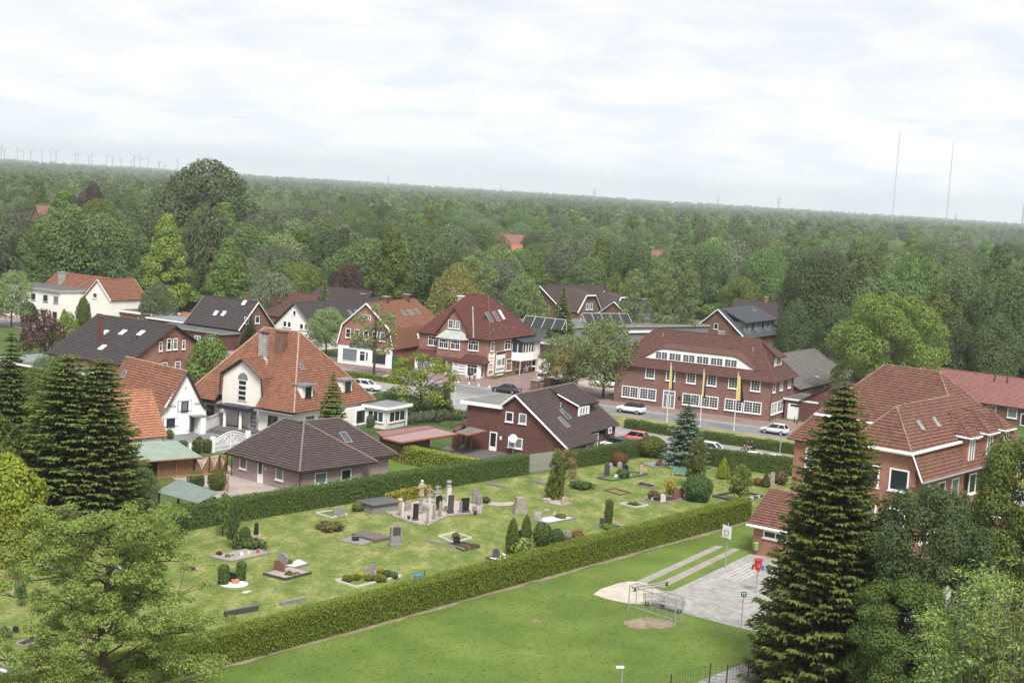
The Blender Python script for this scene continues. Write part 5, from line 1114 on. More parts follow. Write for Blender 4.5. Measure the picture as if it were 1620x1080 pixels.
b.bar('gutter', 'grey', (14.2, 2.9, 8.55), (14.2, 28, 8.55), 0.1, 6); b.bar('verge_board', 'white', (14.15, 2.85, 8.6), (13.05, 2.85, 10.9), 0.07)
F = (0, 3.3, 0)
for z in (7.4, 3.95): b.win(F, 10.98, z, 1.8, 1.95, fw=0.14); b.win(F, 8.25, z, 1.8, 1.95, fw=0.14)
F3 = (0, 13.6, 0)
for t in (-2.5, 1.0, 4.4): b.win(F3, t, 5.9, 2.2, 2.1, fw=0.16, top=0.6); b.win(F3, t, 2.6, 2.2, 2.0, fw=0.16)
SR = (13.4, 0, 90)
for t in (5.0, 8.0, 11.0, 15.0, 18.5, 22.0): b.win(SR, t, 6.0, 1.6, 1.9, fw=0.12); b.win(SR, t, 2.8, 1.6, 1.9, fw=0.12)
for y in (13.2, 17.4, 21.4):
 mb = b.W('brick_school'); mb.prism([(11.6, y), (13.7, y), (13.7, y + 1.9), (11.6, y + 1.9)], 8.9, 11.5); b.win((13.7, 0, 90), y + 0.35, 9.0, 1.2, 2.2, cx=2)
 ap = (11.9, y + 0.95, 13.2); b.slope('tile_school', [(14.1, y - 0.35, 11.5), (14.1, y + 2.25, 11.5), ap], 0.12); b.slope('tile_school', [(14.1, y + 2.25, 11.5), (11.0, y + 2.25, 11.9), ap], 0.12); b.slope('tile_school', [(11.0, y - 0.35, 11.9), (14.1, y - 0.35, 11.5), ap], 0.12)
 b.bar('fascia', 'white', (14.1, y - 0.35, 11.45), (14.1, y + 2.25, 11.45), 0.1); b.bar('fascia', 'white', (14.1, y - 0.35, 11.45), (12.4, y - 0.35, 11.5), 0.1); b.ridge('cap_red', (ap, (14.1, y - 0.35, 11.5)), (ap, (14.1, y + 2.25, 11.5)), (ap, (10.6, y + 0.95, 13.3)), r=0.06)
for y in (7.2, 10.6): b.sky((11.6, y, 12.75), ((0, 1, 0), (-3, 0, 3.4)), 0.5, 1.0, 'lead', 'lead')
b.end()
b = House('school_annex', 'single storey brick annex with red tiled roof and a lime green bin on its wall', 'annex', (22.63, 130.88), -36)
b.walls('brick_school', 0.05, 7.0, 0.0, 6.8, 2.75); b.slope('tile_school', [(-0.4, -0.45, 2.75), (7.2, -0.45, 2.75), (7.2, 3.4, 5.4), (-0.4, 3.4, 5.4)]); b.slope('tile_school', [(7.2, 7.2, 2.75), (-0.4, 7.2, 2.75), (-0.4, 3.4, 5.4), (7.2, 3.4, 5.4)]); b.ridge('cap_school', ((-0.4, 3.4, 5.4), (7.2, 3.4, 5.4)))
b.gable('brick_school', (0.05, 6.8, -90), [(0, 2.6), (6.8, 2.6), (3.4, 5.2)]); b.bar('fascia', 'white', (-0.45, -0.5, 2.62), (7.2, -0.5, 2.62), 0.14); b.win((0, 0, 0), 1.05, 1.7, 2.4, 0.7, cx=2, fw=0.12); b.end()
b = House('long_low_hall', 'long low brick hall with a pinkish red tiled roof at the edge of the wood', 'hall', (61.5, 239.9), -38)
b.walls('brick_house', 0, 62, 0, 13, 3.0); b.gabled('tile_pink', 'brick_house', 0, 62, 0, 13, 3.0, 6.5, 'x', 0.5, None)
for t in (16.5, 19.8, 23.5, 27.5, 31, 35): b.win((0, 0, 0), t, 1.0, 1.5, 1.5)
b.door((0, 0, 0), 21.9, 0.9, 1.9); b.box('gate', 'wood_grey', 24.0, 27.0, -0.2, -0.1, 0, 1.7); b.vent(15.5, 5.0, 5.8, 0.9, 'dark', 0.1); b.vent(17.5, 5.0, 5.8, 0.9, 'dark', 0.1); b.end()
# ---- houses and hall further back
b = House('grey_sheet_hall', 'long low hall with grey sheet walls behind the street trees', 'hall', (9.8, 295.4), 39)
b.walls('zinc', 0, 42, 0, 14, 4.3); b.flat('flat_roof', 'asbestos', -0.3, 42.3, -0.3, 14.3, 4.65, 0.3, 'lead'); b.box('white_strip', 'white', 17, 27, -0.4, -0.05, 3.2, 3.6); b.end()
b = House('blue_grey_roofed_house', 'brown brick terrace with a blue grey roof and a long row of dormers and balconies', 'house', tuple(at(1109.2, 510.3, 4.4)[:2]), -30)
b.walls('brick_house', 0, 10.4, 0, 22, 2.2); b.gable('brick_house', (0, 0, 0), [(0, 0), (10.4, 0), (10.4, 2.2), (3.9, 7.6), (0, 4.3)]); b.walls('brick_house', 0, 3.9, 0.3, 22, 4.2)
b.slope('tile_slate', [(3.9, -0.4, 7.8), (10.9, -0.4, 1.9), (10.9, 22, 1.9), (3.9, 22, 7.8)]); b.slope('tile_slate', [(-0.4, 22, 4.0), (-0.4, -0.4, 4.0), (3.9, -0.4, 7.8), (3.9, 22, 7.8)]); b.bar('verge_board', 'white', (3.9, -0.45, 7.75), (10.9, -0.45, 1.85), 0.13); b.bar('verge_board', 'white', (3.9, -0.45, 7.75), (-0.4, -0.45, 3.95), 0.13)
b.slope('tile_slate', [(3.9, 1.8, 7.9), (10.0, 1.8, 5.2), (10.0, 21.5, 5.2), (3.9, 21.5, 7.9)], 0.2); b.walls('tile_slate', 5.5, 9.2, 2.0, 21.3, 5.3, 3.0); b.win((0, 0, 0), 3.1, 3.3, 1.0, 1.3)
for i, t in enumerate((2.6, 5.2, 9.0, 11.6, 15.2, 18.0)): b.win((9.2, 0, 90), t, 3.2, 1.5, 1.8, cx=2); b.box('balcony', 'zinc', 9.2, 10.3, t - 0.1, t + 1.9, 2.3, 3.2) if i % 2 == 0 else None
b.win((10.4, 0, 90), 3, 0.5, 1.5, 1.4); b.sky((6.0, 16.5, 7.0), ((0, 1, 0), (-6.1, 0, 2.7)), 0.8, 1.0); b.end()
b = House('brown_roofed_house', 'house with a plain brown roof behind the blue grey roofed terrace', 'house', (51, 350), -24)
b.walls('brick_house', 0, 15, 0, 11, 4); b.gabled('tile_brown', 'brick_house', 0, 15, 0, 11, 4, 8.6, 'x', 0.4, 'wood_brown'); b.chimney(7, 5.5, 8, 9.6, 0.8, 0.8, 'brick_red'); b.win((15, 0, 90), 3, 3.6, 1.2, 1.4); b.end()
b = House('terrace_with_gables', 'brown roofed terrace with white edged half hipped gables behind the dark spruce', 'house', (11.5, 345.7), 52)
b.walls('brick_house', 0, 34, 0, 14, 4); b.gabled('tile_brown', 'brick_house', 0, 34, 0, 14, 4, 9, 'x', 0.4, 'white')
for x, w in ((2.0, 9.5), (17.0, 7.5), (27.0, 6.0)):
 b.walls('brick_house', x, x + w, -2.5, 0.2, 4); c = x + w / 2; h = 4 + w * 0.5
 b.gable('brick_house', (0, -2.5, 0), [(x, 3.8), (x + w, 3.8), (c + w * 0.2, 3.8 + w * 0.36), (c - w * 0.2, 3.8 + w * 0.36)])
 P0, P1, P2, P3 = (x - 0.3, 3.6), (c - w * 0.2, 4.1 + w * 0.36), (c + w * 0.2, 4.1 + w * 0.36), (x + w + 0.3, 3.6); tip = (c, 0.2, h)
 b.slope('tile_brown', [(P0[0], -2.9, P0[1]), (P1[0], -2.9, P1[1]), tip, (c, 5, h), (P0[0], 1, P0[1])], tile=False); b.slope('tile_brown', [(P2[0], -2.9, P2[1]), (P3[0], -2.9, P3[1]), (P3[0], 1, P3[1]), (c, 5, h), tip], tile=False); b.slope('tile_brown', [(P1[0], -2.9, P1[1]), (P2[0], -2.9, P2[1]), tip], tile=False)
 for p, q in ((P0, P1), (P1, P2), (P2, P3)): b.bar('verge_board', 'white', (p[0], -2.95, p[1]), (q[0], -2.95, q[1]), 0.15)
 b.win((0, -2.5, 0), c - 1.3, 4.2, 1.1, 1.5); b.win((0, -2.5, 0), c + 0.3, 4.2, 1.1, 1.5)
for x in (10, 22): b.vent(x, 4, 7.2, 0.6, 'white', 0.12)
b.end()
b = House('grey_roofed_gable_house', 'small brown gable house with white edged grey roof left of the tall birches', 'house', tuple(at(941.3, 499.8, 4.0)[:2]), -30)
b.walls('brick_house', 0, 9.4, 0, 14, 4); b.gabled('tile_slate', 'brick_house', 0, 9.4, 0, 14, 4, 7.7, 'y', 0.4, 'white'); b.end()
def far_house(name, label, px, py, dist, w, d, h, hr, ang, wall, roof, win=3, axis='x', cat='house'):
 p = at_d(px, py, dist); b = House(name, label, cat, (p[0], p[1]), ang)
 z0 = 0; b.walls(wall, 0, w, 0, d, h); b.gabled(roof, wall, 0, w, 0, d, h, hr, axis, 0.4, None)
 if axis == 'y': b.win((0, 0, 0), w / 2 - 0.8, h, 1.6, 1.5)
 for i in range(win): b.win((0, 0, 0), w * (i + 0.5) / win - 0.7, 1.0, 1.4, 1.5)
 b.end(); return b
far_house('red_roofed_farmhouse', 'farmhouse with red roof and dark panel strip far behind the big round tree', 42, 330, 560, 11, 16, 6, 15, -35, 'brick_house', 'tile_pink', 2, 'y')
far_house('red_roofed_farmhouse', 'low red roofed house beside the far farmhouse with panel strip', 92, 332, 560, 11, 14, 5, 12.5, -35, 'brick_house', 'tile_school', 2, 'y')
far_house('grey_roofed_farmhouse', 'grey roofed house at the left edge far behind the trees', 2, 330, 570, 9, 12, 5, 12, -35, 'brick_house', 'tile_brown', 1, 'y')
far_house('red_terrace_house', 'long red roofed house with white windows in the distant trees', 775, 388, 620, 13, 9, 6, 12.6, -12, 'brick_house', 'tile_pink', 4)
far_house('red_terrace_house', 'low red roof in front of the long distant red roofed house', 758, 392, 560, 8, 8, 5, 10.0, -25, 'brick_red', 'tile_school', 2)
far_house('orange_roofed_cottage', 'small orange roofed cottage right of the distant red roofed house', 812, 394, 590, 4.5, 6, 5, 9.6, 20, 'brick_red', 'tile_pantile', 1)
far_house('red_roofed_cottage', 'lone red roofed cottage among the distant trees', 868, 392, 560, 7, 8, 6, 12.0, -25, 'whitewall', 'tile_pantile', 2)
far_house('red_roofed_cottage', 'red roofed cottage half hidden right of the distant grey green tree', 1026, 406, 560, 6.5, 8, 6, 12.0, -25, 'whitewall', 'tile_pink', 2)
far_house('hidden_cottage', 'hidden cottage showing a strip of orange wall in the wood on the right', 1264, 430, 420, 4, 6, 7, 11, -25, 'brick_red', 'tile_pantile', 1)
far_house('brown_roofed_cottage', 'dark brown roofed house behind the small spruce and purple tree', 476, 500, 305, 13, 12, 4, 8.8, -29, 'brick_house', 'tile_brown', 3)
far_house('red_brown_roofed_house', 'red brown roofed house behind the dark gabled house', 372, 500, 300, 17, 10, 4, 8.2, -32, 'brick_red', 'tile_bank', 3)
far_house('orange_shed', 'low shed with faded orange roof left of the dark gabled house', 276, 510, 290, 10, 6, 2.4, 3.6, -25, 'brick_red', 'tile_pantile', 2, cat='shed')
# ------------------------------------------------------------------ hedges
hedge('clipped_hedge', 'long yellow green clipped hedge between the cemetery and the mown lawn', [(-33.6, 72.0), (-15.6, 94.2), (3.6, 119.0), (24.2, 145.6)], 1.75, 2.0, L['hedge_front'], 170, 0.125, 1, 0.16)
hedge('clipped_hedge', 'long dark green clipped hedge between the bungalow and the graves', [(-29.0, 124.8), (-12.6, 144.9), (2.2, 162.6)], 1.7, 2.05, L['hedge'], 80, 0.17, 2, 0.16)
hedge('clipped_hedge', 'clipped hedge below the brown brick house, right of the wooden fence', [(6.3, 166.0), (11, 171.6), (16.3, 178.4)], 1.5, 1.9, L['hedge'], 80, 0.17, 3, 0.12)
hedge('clipped_hedge', 'dark clipped hedge along the service road behind the blue spruce', [(20.5, 176.6), (25, 174.4), (34.0, 171.2)], 1.7, 2.05, L['hedge'], 70, 0.18, 4, 0.12)
hedge('clipped_hedge', 'golden topped hedge between the bungalow and the dark paved yard', [tuple(at(616, 726)[:2]), tuple(at(680, 739)[:2]), tuple(at(752, 754)[:2])], 1.7, 1.9, L['hedge_gold'], 80, 0.17, 5, 0.10)
hedge('verge_hedge', 'low rough hedge on the verge between main road and service road', [(16.2, 199.2), (22, 195.2), (35.6, 187.3), (60, 172)], 1.5, 1.2, L['hedge'], 70, 0.2, 6, 0.25)
hedge('verge_hedge', 'low hedge on the verge under the street trees at left', [(-31, 236.9), (-16.5, 229.0)], 1.3, 0.8, L['hedge_front'], 60, 0.2, 7, 0.2)
hedge('golden_hedge', 'big golden green clipped hedge at the left edge behind the graves', [(-46, 107), (-36.6, 113.4)], 4.0, 4.6, L['hedge_gold'], 60, 0.24, 8, 0.5, taper=0.35)
hedge('golden_hedge', 'lower golden green hedge between big golden hedge and shrubs', [(-36.2, 114.0), (-31.0, 121.0)], 2.0, 2.4, L['hedge_gold'], 60, 0.2, 9, 0.3, taper=0.3)
hedge('yellow_hedge', 'low bright yellow hedge behind the old statue and crosses', [tuple(at(612, 797)[:2]), tuple(at(678, 781)[:2])], 0.9, 0.95, L['golden'], 90, 0.16, 10, 0.12)
# ------------------------------------------------------------------ placing plants by base pixel, top row and width in the photograph
def hgt(base, py_top):
 lo, hi = 0.05, 60.0
 for _ in range(40):
  m = (lo + hi) / 2; d = np.array([base[0], base[1], m - CAM_H]); fw = d[1] * _c - d[2] * _s; dn = -d[1] * _s - d[2] * _c
  y = 540 + d[0] / fw * F_PX * math.sin(ROLL) + dn / fw * F_PX * math.cos(ROLL)
  if y > py_top: lo = m
  else: hi = m
 return m
def pl(kind, name, label, cat, bx, by, ty, wpx, mat=None, group=None, rz=None):
 p = at(bx, by); d = math.hypot(p[0], p[1]); return plant(kind, name, label, cat, p, hgt(p, ty), wpx * d / F_PX, L[mat] if mat else None, rz, group)
def pd(kind, name, label, cat, px, ty, dist, wpx, mat=None, group=None, rz=None):
 q = at_d(px, ty, dist); return plant(kind, name, label, cat, (q[0], q[1], 0), max(q[2], 2.0), wpx * dist / F_PX, L[mat] if mat else None, rz, group)
# foreground trees
PLANTS['pine'] = None
def pine_tree():
 rng = np.random.default_rng(77); mb = MB(); P, N, S = [], [], []
 H = 13.0
 mb.tube([(0, 0, -0.3), (0.1, 0.05, 3), (-0.15, 0.1, 6), (0.15, 0, 9), (0, 0.1, 11.4)], [0.30, 0.25, 0.2, 0.13, 0.05], 8)
 for i in range(50):
  z = 1.2 + 10.6 * (i / 49) ** 0.92; a = i * 2.39996 + rng.uniform(-0.4, 0.4); R = 6.7 * math.sqrt(max(0.06, 1 - ((z - 4.6) / 8.6) ** 2)) * rng.uniform(0.5, 1.05)
  e = (math.cos(a) * R, math.sin(a) * R, z + R * rng.uniform(0.0, 0.22)); m1 = (e[0] * 0.35, e[1] * 0.35, z + R * 0.12 + rng.uniform(-.2, .3)); m2 = (e[0] * 0.7 + rng.uniform(-.4, .4), e[1] * 0.7 + rng.uniform(-.4, .4), z + R * 0.08 + rng.uniform(-.2, .4))
  mb.tube([(0, 0, z - 0.3), m1, m2, e], [0.075, 0.055, 0.035, 0.015], 5)
  for k in range(9):
   f = rng.uniform(0.35, 1.1); q = np.array(m1) * max(0, 1 - 2 * abs(f - 0.35)) if False else np.array(e) * f
   q = np.array([e[0] * f, e[1] * f, z + R * (0.06 + 0.1 * f)]) + rng.normal(size=3) * np.array([0.9, 0.9, 0.55]) * (0.4 + 0.6 * f)
   if k % 2 == 0: mb.tube([m2 if f > 0.6 else m1, tuple(q)], [0.03, 0.012], 4)
   rr_ = rng.uniform(0.35, 0.78); n = int(300 * rr_ ** 1.6) + 60; D = dirs(rng, n, -0.25); s_ = rng.random(len(D)) ** 0.5
   P.append(q + D * (rr_ * s_)[:, None] * np.array([1, 1, 0.8])); N.append(D * 0.8 + np.array([0, 0, 0.3]) + rng.normal(size=D.shape) * 0.4)
 P, N = np.concatenate(P), np.concatenate(N); T = rng.normal(size=P.shape) + np.array([0, 0, 0.6])
 return (card_mesh('pine_crown', P, N, 0.155, 0.5, rng, L['pine'], T), mb.mesh('pine_trunk', M['bark']), H, 6.6)
PLANTS['pine'] = pine_tree()
q = at_d(172, 800, 83.0); plant('pine', 'pine_tree', 'open branched yellow green pine in the lower left foreground', 'tree', (q[0], q[1], 0), 12.6, 13.8, None, 0.6)
PLANTS['big_spruce'] = conifer('big_spruce', 301, 18, 4.3, 0.6, 56, 32, L['spruce'], spray=0.44, step=0.15, droop=0.30, up=0.6, asp=0.46, jag=0.36, power=0.54)
q = at_d(1330, 597, 96.0); plant('big_spruce', 'spruce_tree', 'tall dense dark green spruce in front of the brick school', 'tree', (q[0] + 0.35, q[1], 0), q[2] + 0.1, 9.4)
PLANTS['twin_spruce'] = conifer('twin_spruce', 302, 16, 4.0, 0.5, 42, 26, L['spruce'], spray=0.50, step=0.17, droop=0.36, up=0.6, asp=0.46, jag=0.34, power=0.45)
pl('twin_spruce', 'spruce_tree', 'left one of two dark spruces growing together before the outbuilding', 'tree', 98, 838, 555, 190, 'spruce')
pl('twin_spruce', 'spruce_tree', 'right one of two dark spruces, its tip just above the pantiled roof', 'tree', 152, 842, 562, 165, 'spruce')
pl('spruce', 'spruce_tree', 'broad light green conifer left of the two dark spruces', 'tree', 12, 770, 520, 140, 'spruce_light')
pl('yew', 'cypress_tree', 'tall yellow green cypress rising from the golden hedge at left', 'tree', 8, 880, 715, 120, 'thuja_gold')
pl('yew', 'cypress_tree', 'green feathery cypress at the left edge below the conifer', 'tree', -25, 840, 640, 130, 'thuja')
for i, (x, y, t, w, m, lb) in enumerate([(50, 705, 580, 80, 'bright', 'bright green leafy tree between conifer and dark spruces'), (35, 760, 640, 90, 'ash', 'soft green leafy tree at the left edge below the bright leafy one'), (70, 660, 560, 60, 'oak', 'small round tree just behind the left dark spruce'), (215, 815, 735, 70, 'broad', 'dark leafy tree right of the two dark spruces by the garden shelter')]):
 pl('ash', 'leafy_tree', lb, 'tree', x, y, t, w, m)
PLANTS['fore_leafy'] = broad('fore_leafy', 305, 14, 5.5, 1.5, 70, 1.3, 52000, 0.2, L['ash'], 'round', zsq=0.8, inner=0.35, limbs=24)
q = at_d(1478, 765, 95); plant('fore_leafy', 'leafy_tree', 'wide grey green tree hiding the lower school windows', 'tree', (q[0], q[1], 0), q[2], 9.0, L['rhodo'])
q = at_d(1634, 692, 100); plant('fore_leafy', 'leafy_tree', 'fresh green tree at the right edge in front of the school', 'tree', (q[0], q[1], 0), q[2] + 0.2, 9.6, L['ash'], 2.0)
q = at_d(1440, 905, 92); plant('fore_leafy', 'leafy_tree', 'dark green understorey tree right of the big spruce', 'tree', (q[0], q[1], 0), q[2], 7.6, L['thuja'], 4.0)
q = at_d(1490, 1000, 82); plant('fore_leafy', 'shrub', 'dark shrub beneath the pale ash in the lower right', 'shrub', (q[0], q[1], 0), 5.5, 6.5, L['thuja'], 1.0)
def ash_sapling():
 rng = np.random.default_rng(90); mb = MB(); P, N, T = [], [], []
 for i in range(46):
  a = rng.uniform(0, 6.28); R = 3.4 * math.sqrt(rng.random()); z1 = 9.6 - 0.28 * R * R * rng.uniform(0.5, 1.2)
  x, y = math.cos(a) * R, math.sin(a) * R
  mb.tube([(x * 0.1, y * 0.1, -0.2), (x * 0.35, y * 0.35, z1 * 0.4), (x * 0.8, y * 0.8, z1 * 0.75), (x, y, z1)], [0.07, 0.055, 0.03, 0.01], 5)
  for k in range(15):
   f = rng.uniform(0.45, 1.02); c = np.array([x * f ** 0.8, y * f ** 0.8, z1 * f]) + rng.normal(size=3) * 0.22
   for j in range(22):
    b_ = rng.uniform(0, 6.28); d = np.array([math.cos(b_), math.sin(b_), rng.uniform(-0.2, 0.7)]); s_ = rng.uniform(0.12, 0.42)
    P.append(c + d * s_); T.append(d + rng.normal(size=3) * 0.2); N.append(np.array([0, 0, 1.0]) + d * 0.3 + rng.normal(size=3) * 0.35)
 return (card_mesh('ash_crown', np.array(P), np.array(N), 0.19, 0.36, rng, L['pale'], np.array(T)), mb.mesh('ash_trunk', M['bark_pale']), 9.6, 3.6)
PLANTS['sapling'] = ash_sapling()
q = at_d(1588, 902, 76); plant('sapling', 'ash_tree', 'pale yellow green ash with bare grey stems in the lower right corner', 'tree', (q[0], q[1], 0), q[2], 8.6)
q = at_d(1660, 930, 74); plant('sapling', 'ash_tree', 'second pale ash cut off by the right picture edge', 'tree', (q[0], q[1], 0), q[2], 7.0, None, 2.2)
# around the houses
TR = [
 ('round_big', 'round_tree', 'large round bright green tree right of the grey barn', 'tree', 1412, 1000, 461, 186, 232, 'bright'),
 ('ash', 'leafy_tree', 'round olive green tree between the big dark roof and the villa', 'tree', 0, 0, 0, 0, 0, ''),
]
pd('round_big', 'round_tree', 'large round bright green tree right of the grey barn', 'tree', 1412, 461, 234, 186, 'bright')
pl('bush', 'round_tree', 'round olive green tree between the red brick gable and the villa roof', 'tree', 330, 622, 528, 92, 'ash')
pd('spruce_small', 'fir_tree', 'small fir standing at the villa corner behind the bungalow roof', 'tree', 528, 588, 170, 66, 'spruce')
pl('acacia', 'acacia_tree', 'spreading yellow green tree by the road, right of the villa', 'tree', 664, 657, 556, 128)
pl('spruce_small', 'fir_tree', 'slim yellow green conifer beside the spreading tree and side road', 'tree', 703, 662, 606, 34, 'thuja')
pl('airy', 'street_tree', 'thin street tree in front of the curved brick gable', 'tree', 591, 597, 478, 88, 'birch')
pl('ash', 'street_tree', 'light green street tree right of the white gable', 'tree', 516, 562, 486, 70, 'birch')
pl('ash', 'street_tree', 'light green street tree in front of the orange annex wall', 'tree', 895, 617, 528, 96, 'birch')
pl('ash', 'street_tree', 'taller light green street tree left of the brick office building', 'tree', 954, 630, 502, 110, 'birch')
pl('spruce', 'fir_tree', 'dark green fir between the villa roof and the dark gabled house', 'tree', 395, 555, 498, 38, 'spruce_light')
pl('bush', 'tree_top', 'small dark bush in front of the white gable', 'bush', 441, 525, 511, 16, 'broad') if False else None
pl('dome', 'shrub', 'big dark rounded shrub row under the spreading tree', 'shrub', 640, 657, 625, 60, 'dark'); pl('dome', 'shrub', 'dark rounded shrub left of the spreading tree trunk', 'shrub', 608, 652, 620, 52, 'rhodo'); pl('dome', 'shrub', 'dark shrub right of the spreading tree trunk', 'shrub', 684, 657, 634, 36, 'rhodo')
for i in range(9): pl('tuft', 'lavender_bush', 'soft grey green shrub in the row behind the red carport roof', 'shrub', 628 + i * 9.5, 672 - i * 0.9, 655 - i * 0.9, 15, 'greygreen', 'grey green shrubs behind the carport')
pl('ball', 'round_shrub', 'dark green round shrub at the white conservatory, left of the other', 'shrub', 586, 676, 656, 14, 'dark'); pl('ball', 'round_shrub', 'larger round clipped shrub in front of the white conservatory', 'shrub', 609, 676, 653, 19, 'thuja')
pl('tuft', 'flowering_shrub', 'pink flowering shrub beside the carport roof', 'shrub', 690, 668, 660, 12, 'plum'); pl('tuft', 'shrub', 'light green shrub by the side road next to the brown house', 'shrub', 722, 664, 648, 22, 'bright'); pl('tuft', 'shrub', 'rounded green shrub left of the brown brick house corner', 'shrub', 736, 662, 650, 18, 'ash')
pl('bush', 'plum_tree', 'dark reddish plum tree below the cream block', 'tree', 63, 566, 487, 72, 'plum'); pl('bush', 'leafy_shrub', 'bright green bush right of the reddish plum tree', 'shrub', 106, 560, 492, 56, 'bright'); pl('dome', 'shrub', 'dark shrub left of the reddish plum tree', 'shrub', 44, 510, 478, 26, 'dark'); pl('cone', 'conifer_shrub', 'small golden cone shrub by the cream wall', 'shrub', 101, 512, 488, 14, 'thuja_gold')
pl('yew', 'cypress_tree', 'narrow dark cypress against the cream gable wall', 'tree', 131, 517, 468, 21, 'thuja')
pl('ash', 'street_tree', 'pale green tree at the left edge beside the cream block', 'tree', 18, 517, 427, 66, 'birch'); pl('tuft', 'shrub', 'round green shrub in front of the red annex', 'shrub', 241, 512, 486, 34, 'bright'); pl('tuft', 'shrub', 'small yellow green bush by the arched gable windows', 'shrub', 241, 590, 572, 16, 'bright')
pl('willow', 'weeping_tree', 'small weeping grey green tree right of the orange gable house', 'tree', 247, 522, 444, 62, 'willow')
for x, y, t, w, m, lb in [(262, 843, 800, 62, 'rhodo', 'rounded dark green shrub at the end of the long dark hedge'), (225, 835, 790, 55, 'rhodo', 'broad green shrub beside the right dark spruce'), (232, 735, 704, 30, 'rhodo', 'dark shrub in front of the wooden shed'), (262, 738, 712, 22, 'broad', 'second dark shrub in front of the wooden shed'), (315, 700, 690, 10, 'broad', 'small shrub behind the pergola'), (343, 775, 742, 28, 'bright', 'leafy climber on the pergola end'), (310, 772, 745, 26, 'broad', 'leafy bush behind the garden shelter roof')]:
 pl('dome', 'shrub', lb, 'shrub', x, y, t, w, m)
for i, x in enumerate((273, 289.5, 311, 327)): pl('column', 'clipped_thuja', 'clipped dark thuja in front of the white garden wall', 'shrub', x, 718 - i * 0.8, 697 - i * 0.9, 15, 'thuja', 'clipped thujas along the white garden wall')
pl('tuft', 'topiary', 'flat clipped topiary in a white pot at the cottage door', 'shrub', 296, 684, 673, 16, 'thuja'); pl('tuft', 'shrub', 'small plant beside the cottage wall and outbuilding', 'shrub', 268, 694, 680, 12, 'bright')
# cemetery plants
pl('mid_leafy', 'leafy_tree', 'small leafy tree left of the reddish bare tree among the graves', 'tree', 878, 792, 710, 34, 'bright'); pl('ball', 'shrub', 'yellow green shrub at the foot of the small leafy tree', 'shrub', 875, 790, 757, 28, 'box')
pl('airy', 'copper_tree', 'sparse reddish brown tree leaning among the graves', 'tree', 890, 788, 707, 56, 'brownleaf')
pl('bluespruce', 'blue_spruce', 'silvery blue spruce behind the green bench', 'tree', 1082, 735, 618, 80); pl('mid_leafy', 'leafy_tree', 'fresh green small tree in front of the blue spruce', 'tree', 1100, 772, 690, 52, 'bright'); pl('dome', 'round_shrub', 'dense dark round bush between bench and leafy shrubs', 'shrub', 1103, 792, 752, 46, 'rhodo')
pl('mid_leafy', 'leafy_shrub', 'loose bright green shrub tree within the black edged grave', 'shrub', 1170, 794, 733, 54, 'bright'); pl('cone', 'conifer_shrub', 'golden cone shaped conifer before the road hedge', 'shrub', 1144, 757, 723, 22, 'thuja_gold'); pl('flame', 'conifer_shrub', 'slim dark conifer beside the golden cone', 'shrub', 1157, 752, 722, 11, 'thuja')
pl('dome', 'shrub', 'large rounded shrub at the hedge corner right of the brown house', 'shrub', 1030, 722, 690, 46, 'bright')
pl('dome', 'shrub', 'orange brown shrub behind the upright memorial stones', 'shrub', 979, 737, 716, 26, 'rust'); pl('tuft', 'shrub', 'low green shrub in front of the memorial stones', 'shrub', 985, 756, 742, 20, 'rhodo')
pl('flame', 'columnar_thuja', 'left one of two tall dark thujas on a grave', 'shrub', 809, 877, 818, 20, 'thuja'); pl('flame', 'columnar_thuja', 'right one of two tall dark thujas on a grave', 'shrub', 831, 862, 813, 17, 'thuja'); pl('tuft', 'shrub', 'yellow green shrub between the two tall dark thujas', 'shrub', 827, 880, 852, 36, 'pale')
pl('ball', 'round_shrub', 'dark egg shaped bush right of the two tall thujas', 'shrub', 857, 864, 827, 30, 'thuja'); pl('dome', 'shrub', 'dark leafy shrub left of the small grey headstone', 'shrub', 880, 862, 836, 24, 'rhodo'); pl('tuft', 'shrub', 'red leaved low shrub beside the small grey headstone', 'shrub', 912, 856, 840, 22, 'rust'); pl('tuft', 'shrub', 'low spreading green plant by the front hedge', 'shrub', 925, 862, 850, 26, 'rhodo'); pl('tuft', 'shrub', 'reddish brown low plant before the small grey headstone', 'shrub', 896, 865, 850, 22, 'plum')
pl('column', 'columnar_thuja', 'single bright green thuja column beside a dark headstone', 'shrub', 962, 829, 790, 13, 'thuja'); pl('column', 'columnar_thuja', 'left clipped thuja column on the white gravel grave', 'shrub', 353, 924, 892, 18, 'thuja'); pl('column', 'columnar_thuja', 'right clipped thuja column on the white gravel grave', 'shrub', 381, 918, 887, 16, 'thuja')
pl('tuft', 'grass_tuft', 'patch of brown rough grass in the cemetery lawn', 'plant', 522, 838, 826, 40, 'brownleaf'); pl('mid_leafy', 'ivy_stump', 'ivy covered stump with a leafy side branch at the dark hedge', 'tree', 368, 868, 790, 30, 'rhodo'); pl('mid_leafy', 'leafy_tree', 'leafy branch hanging over the dark hedge end', 'tree', 352, 848, 778, 40, 'ash')
pl('dome', 'shrub', 'dark bush left of the black obelisk', 'shrub', 387, 860, 833, 18, 'dark'); pl('tuft', 'shrub', 'low ground ivy around the black obelisk', 'shrub', 395, 866, 852, 44, 'rhodo'); pl('ball', 'shrub', 'small clipped shrub by the green bench', 'shrub', 1080, 748, 738, 10, 'box') if False else None
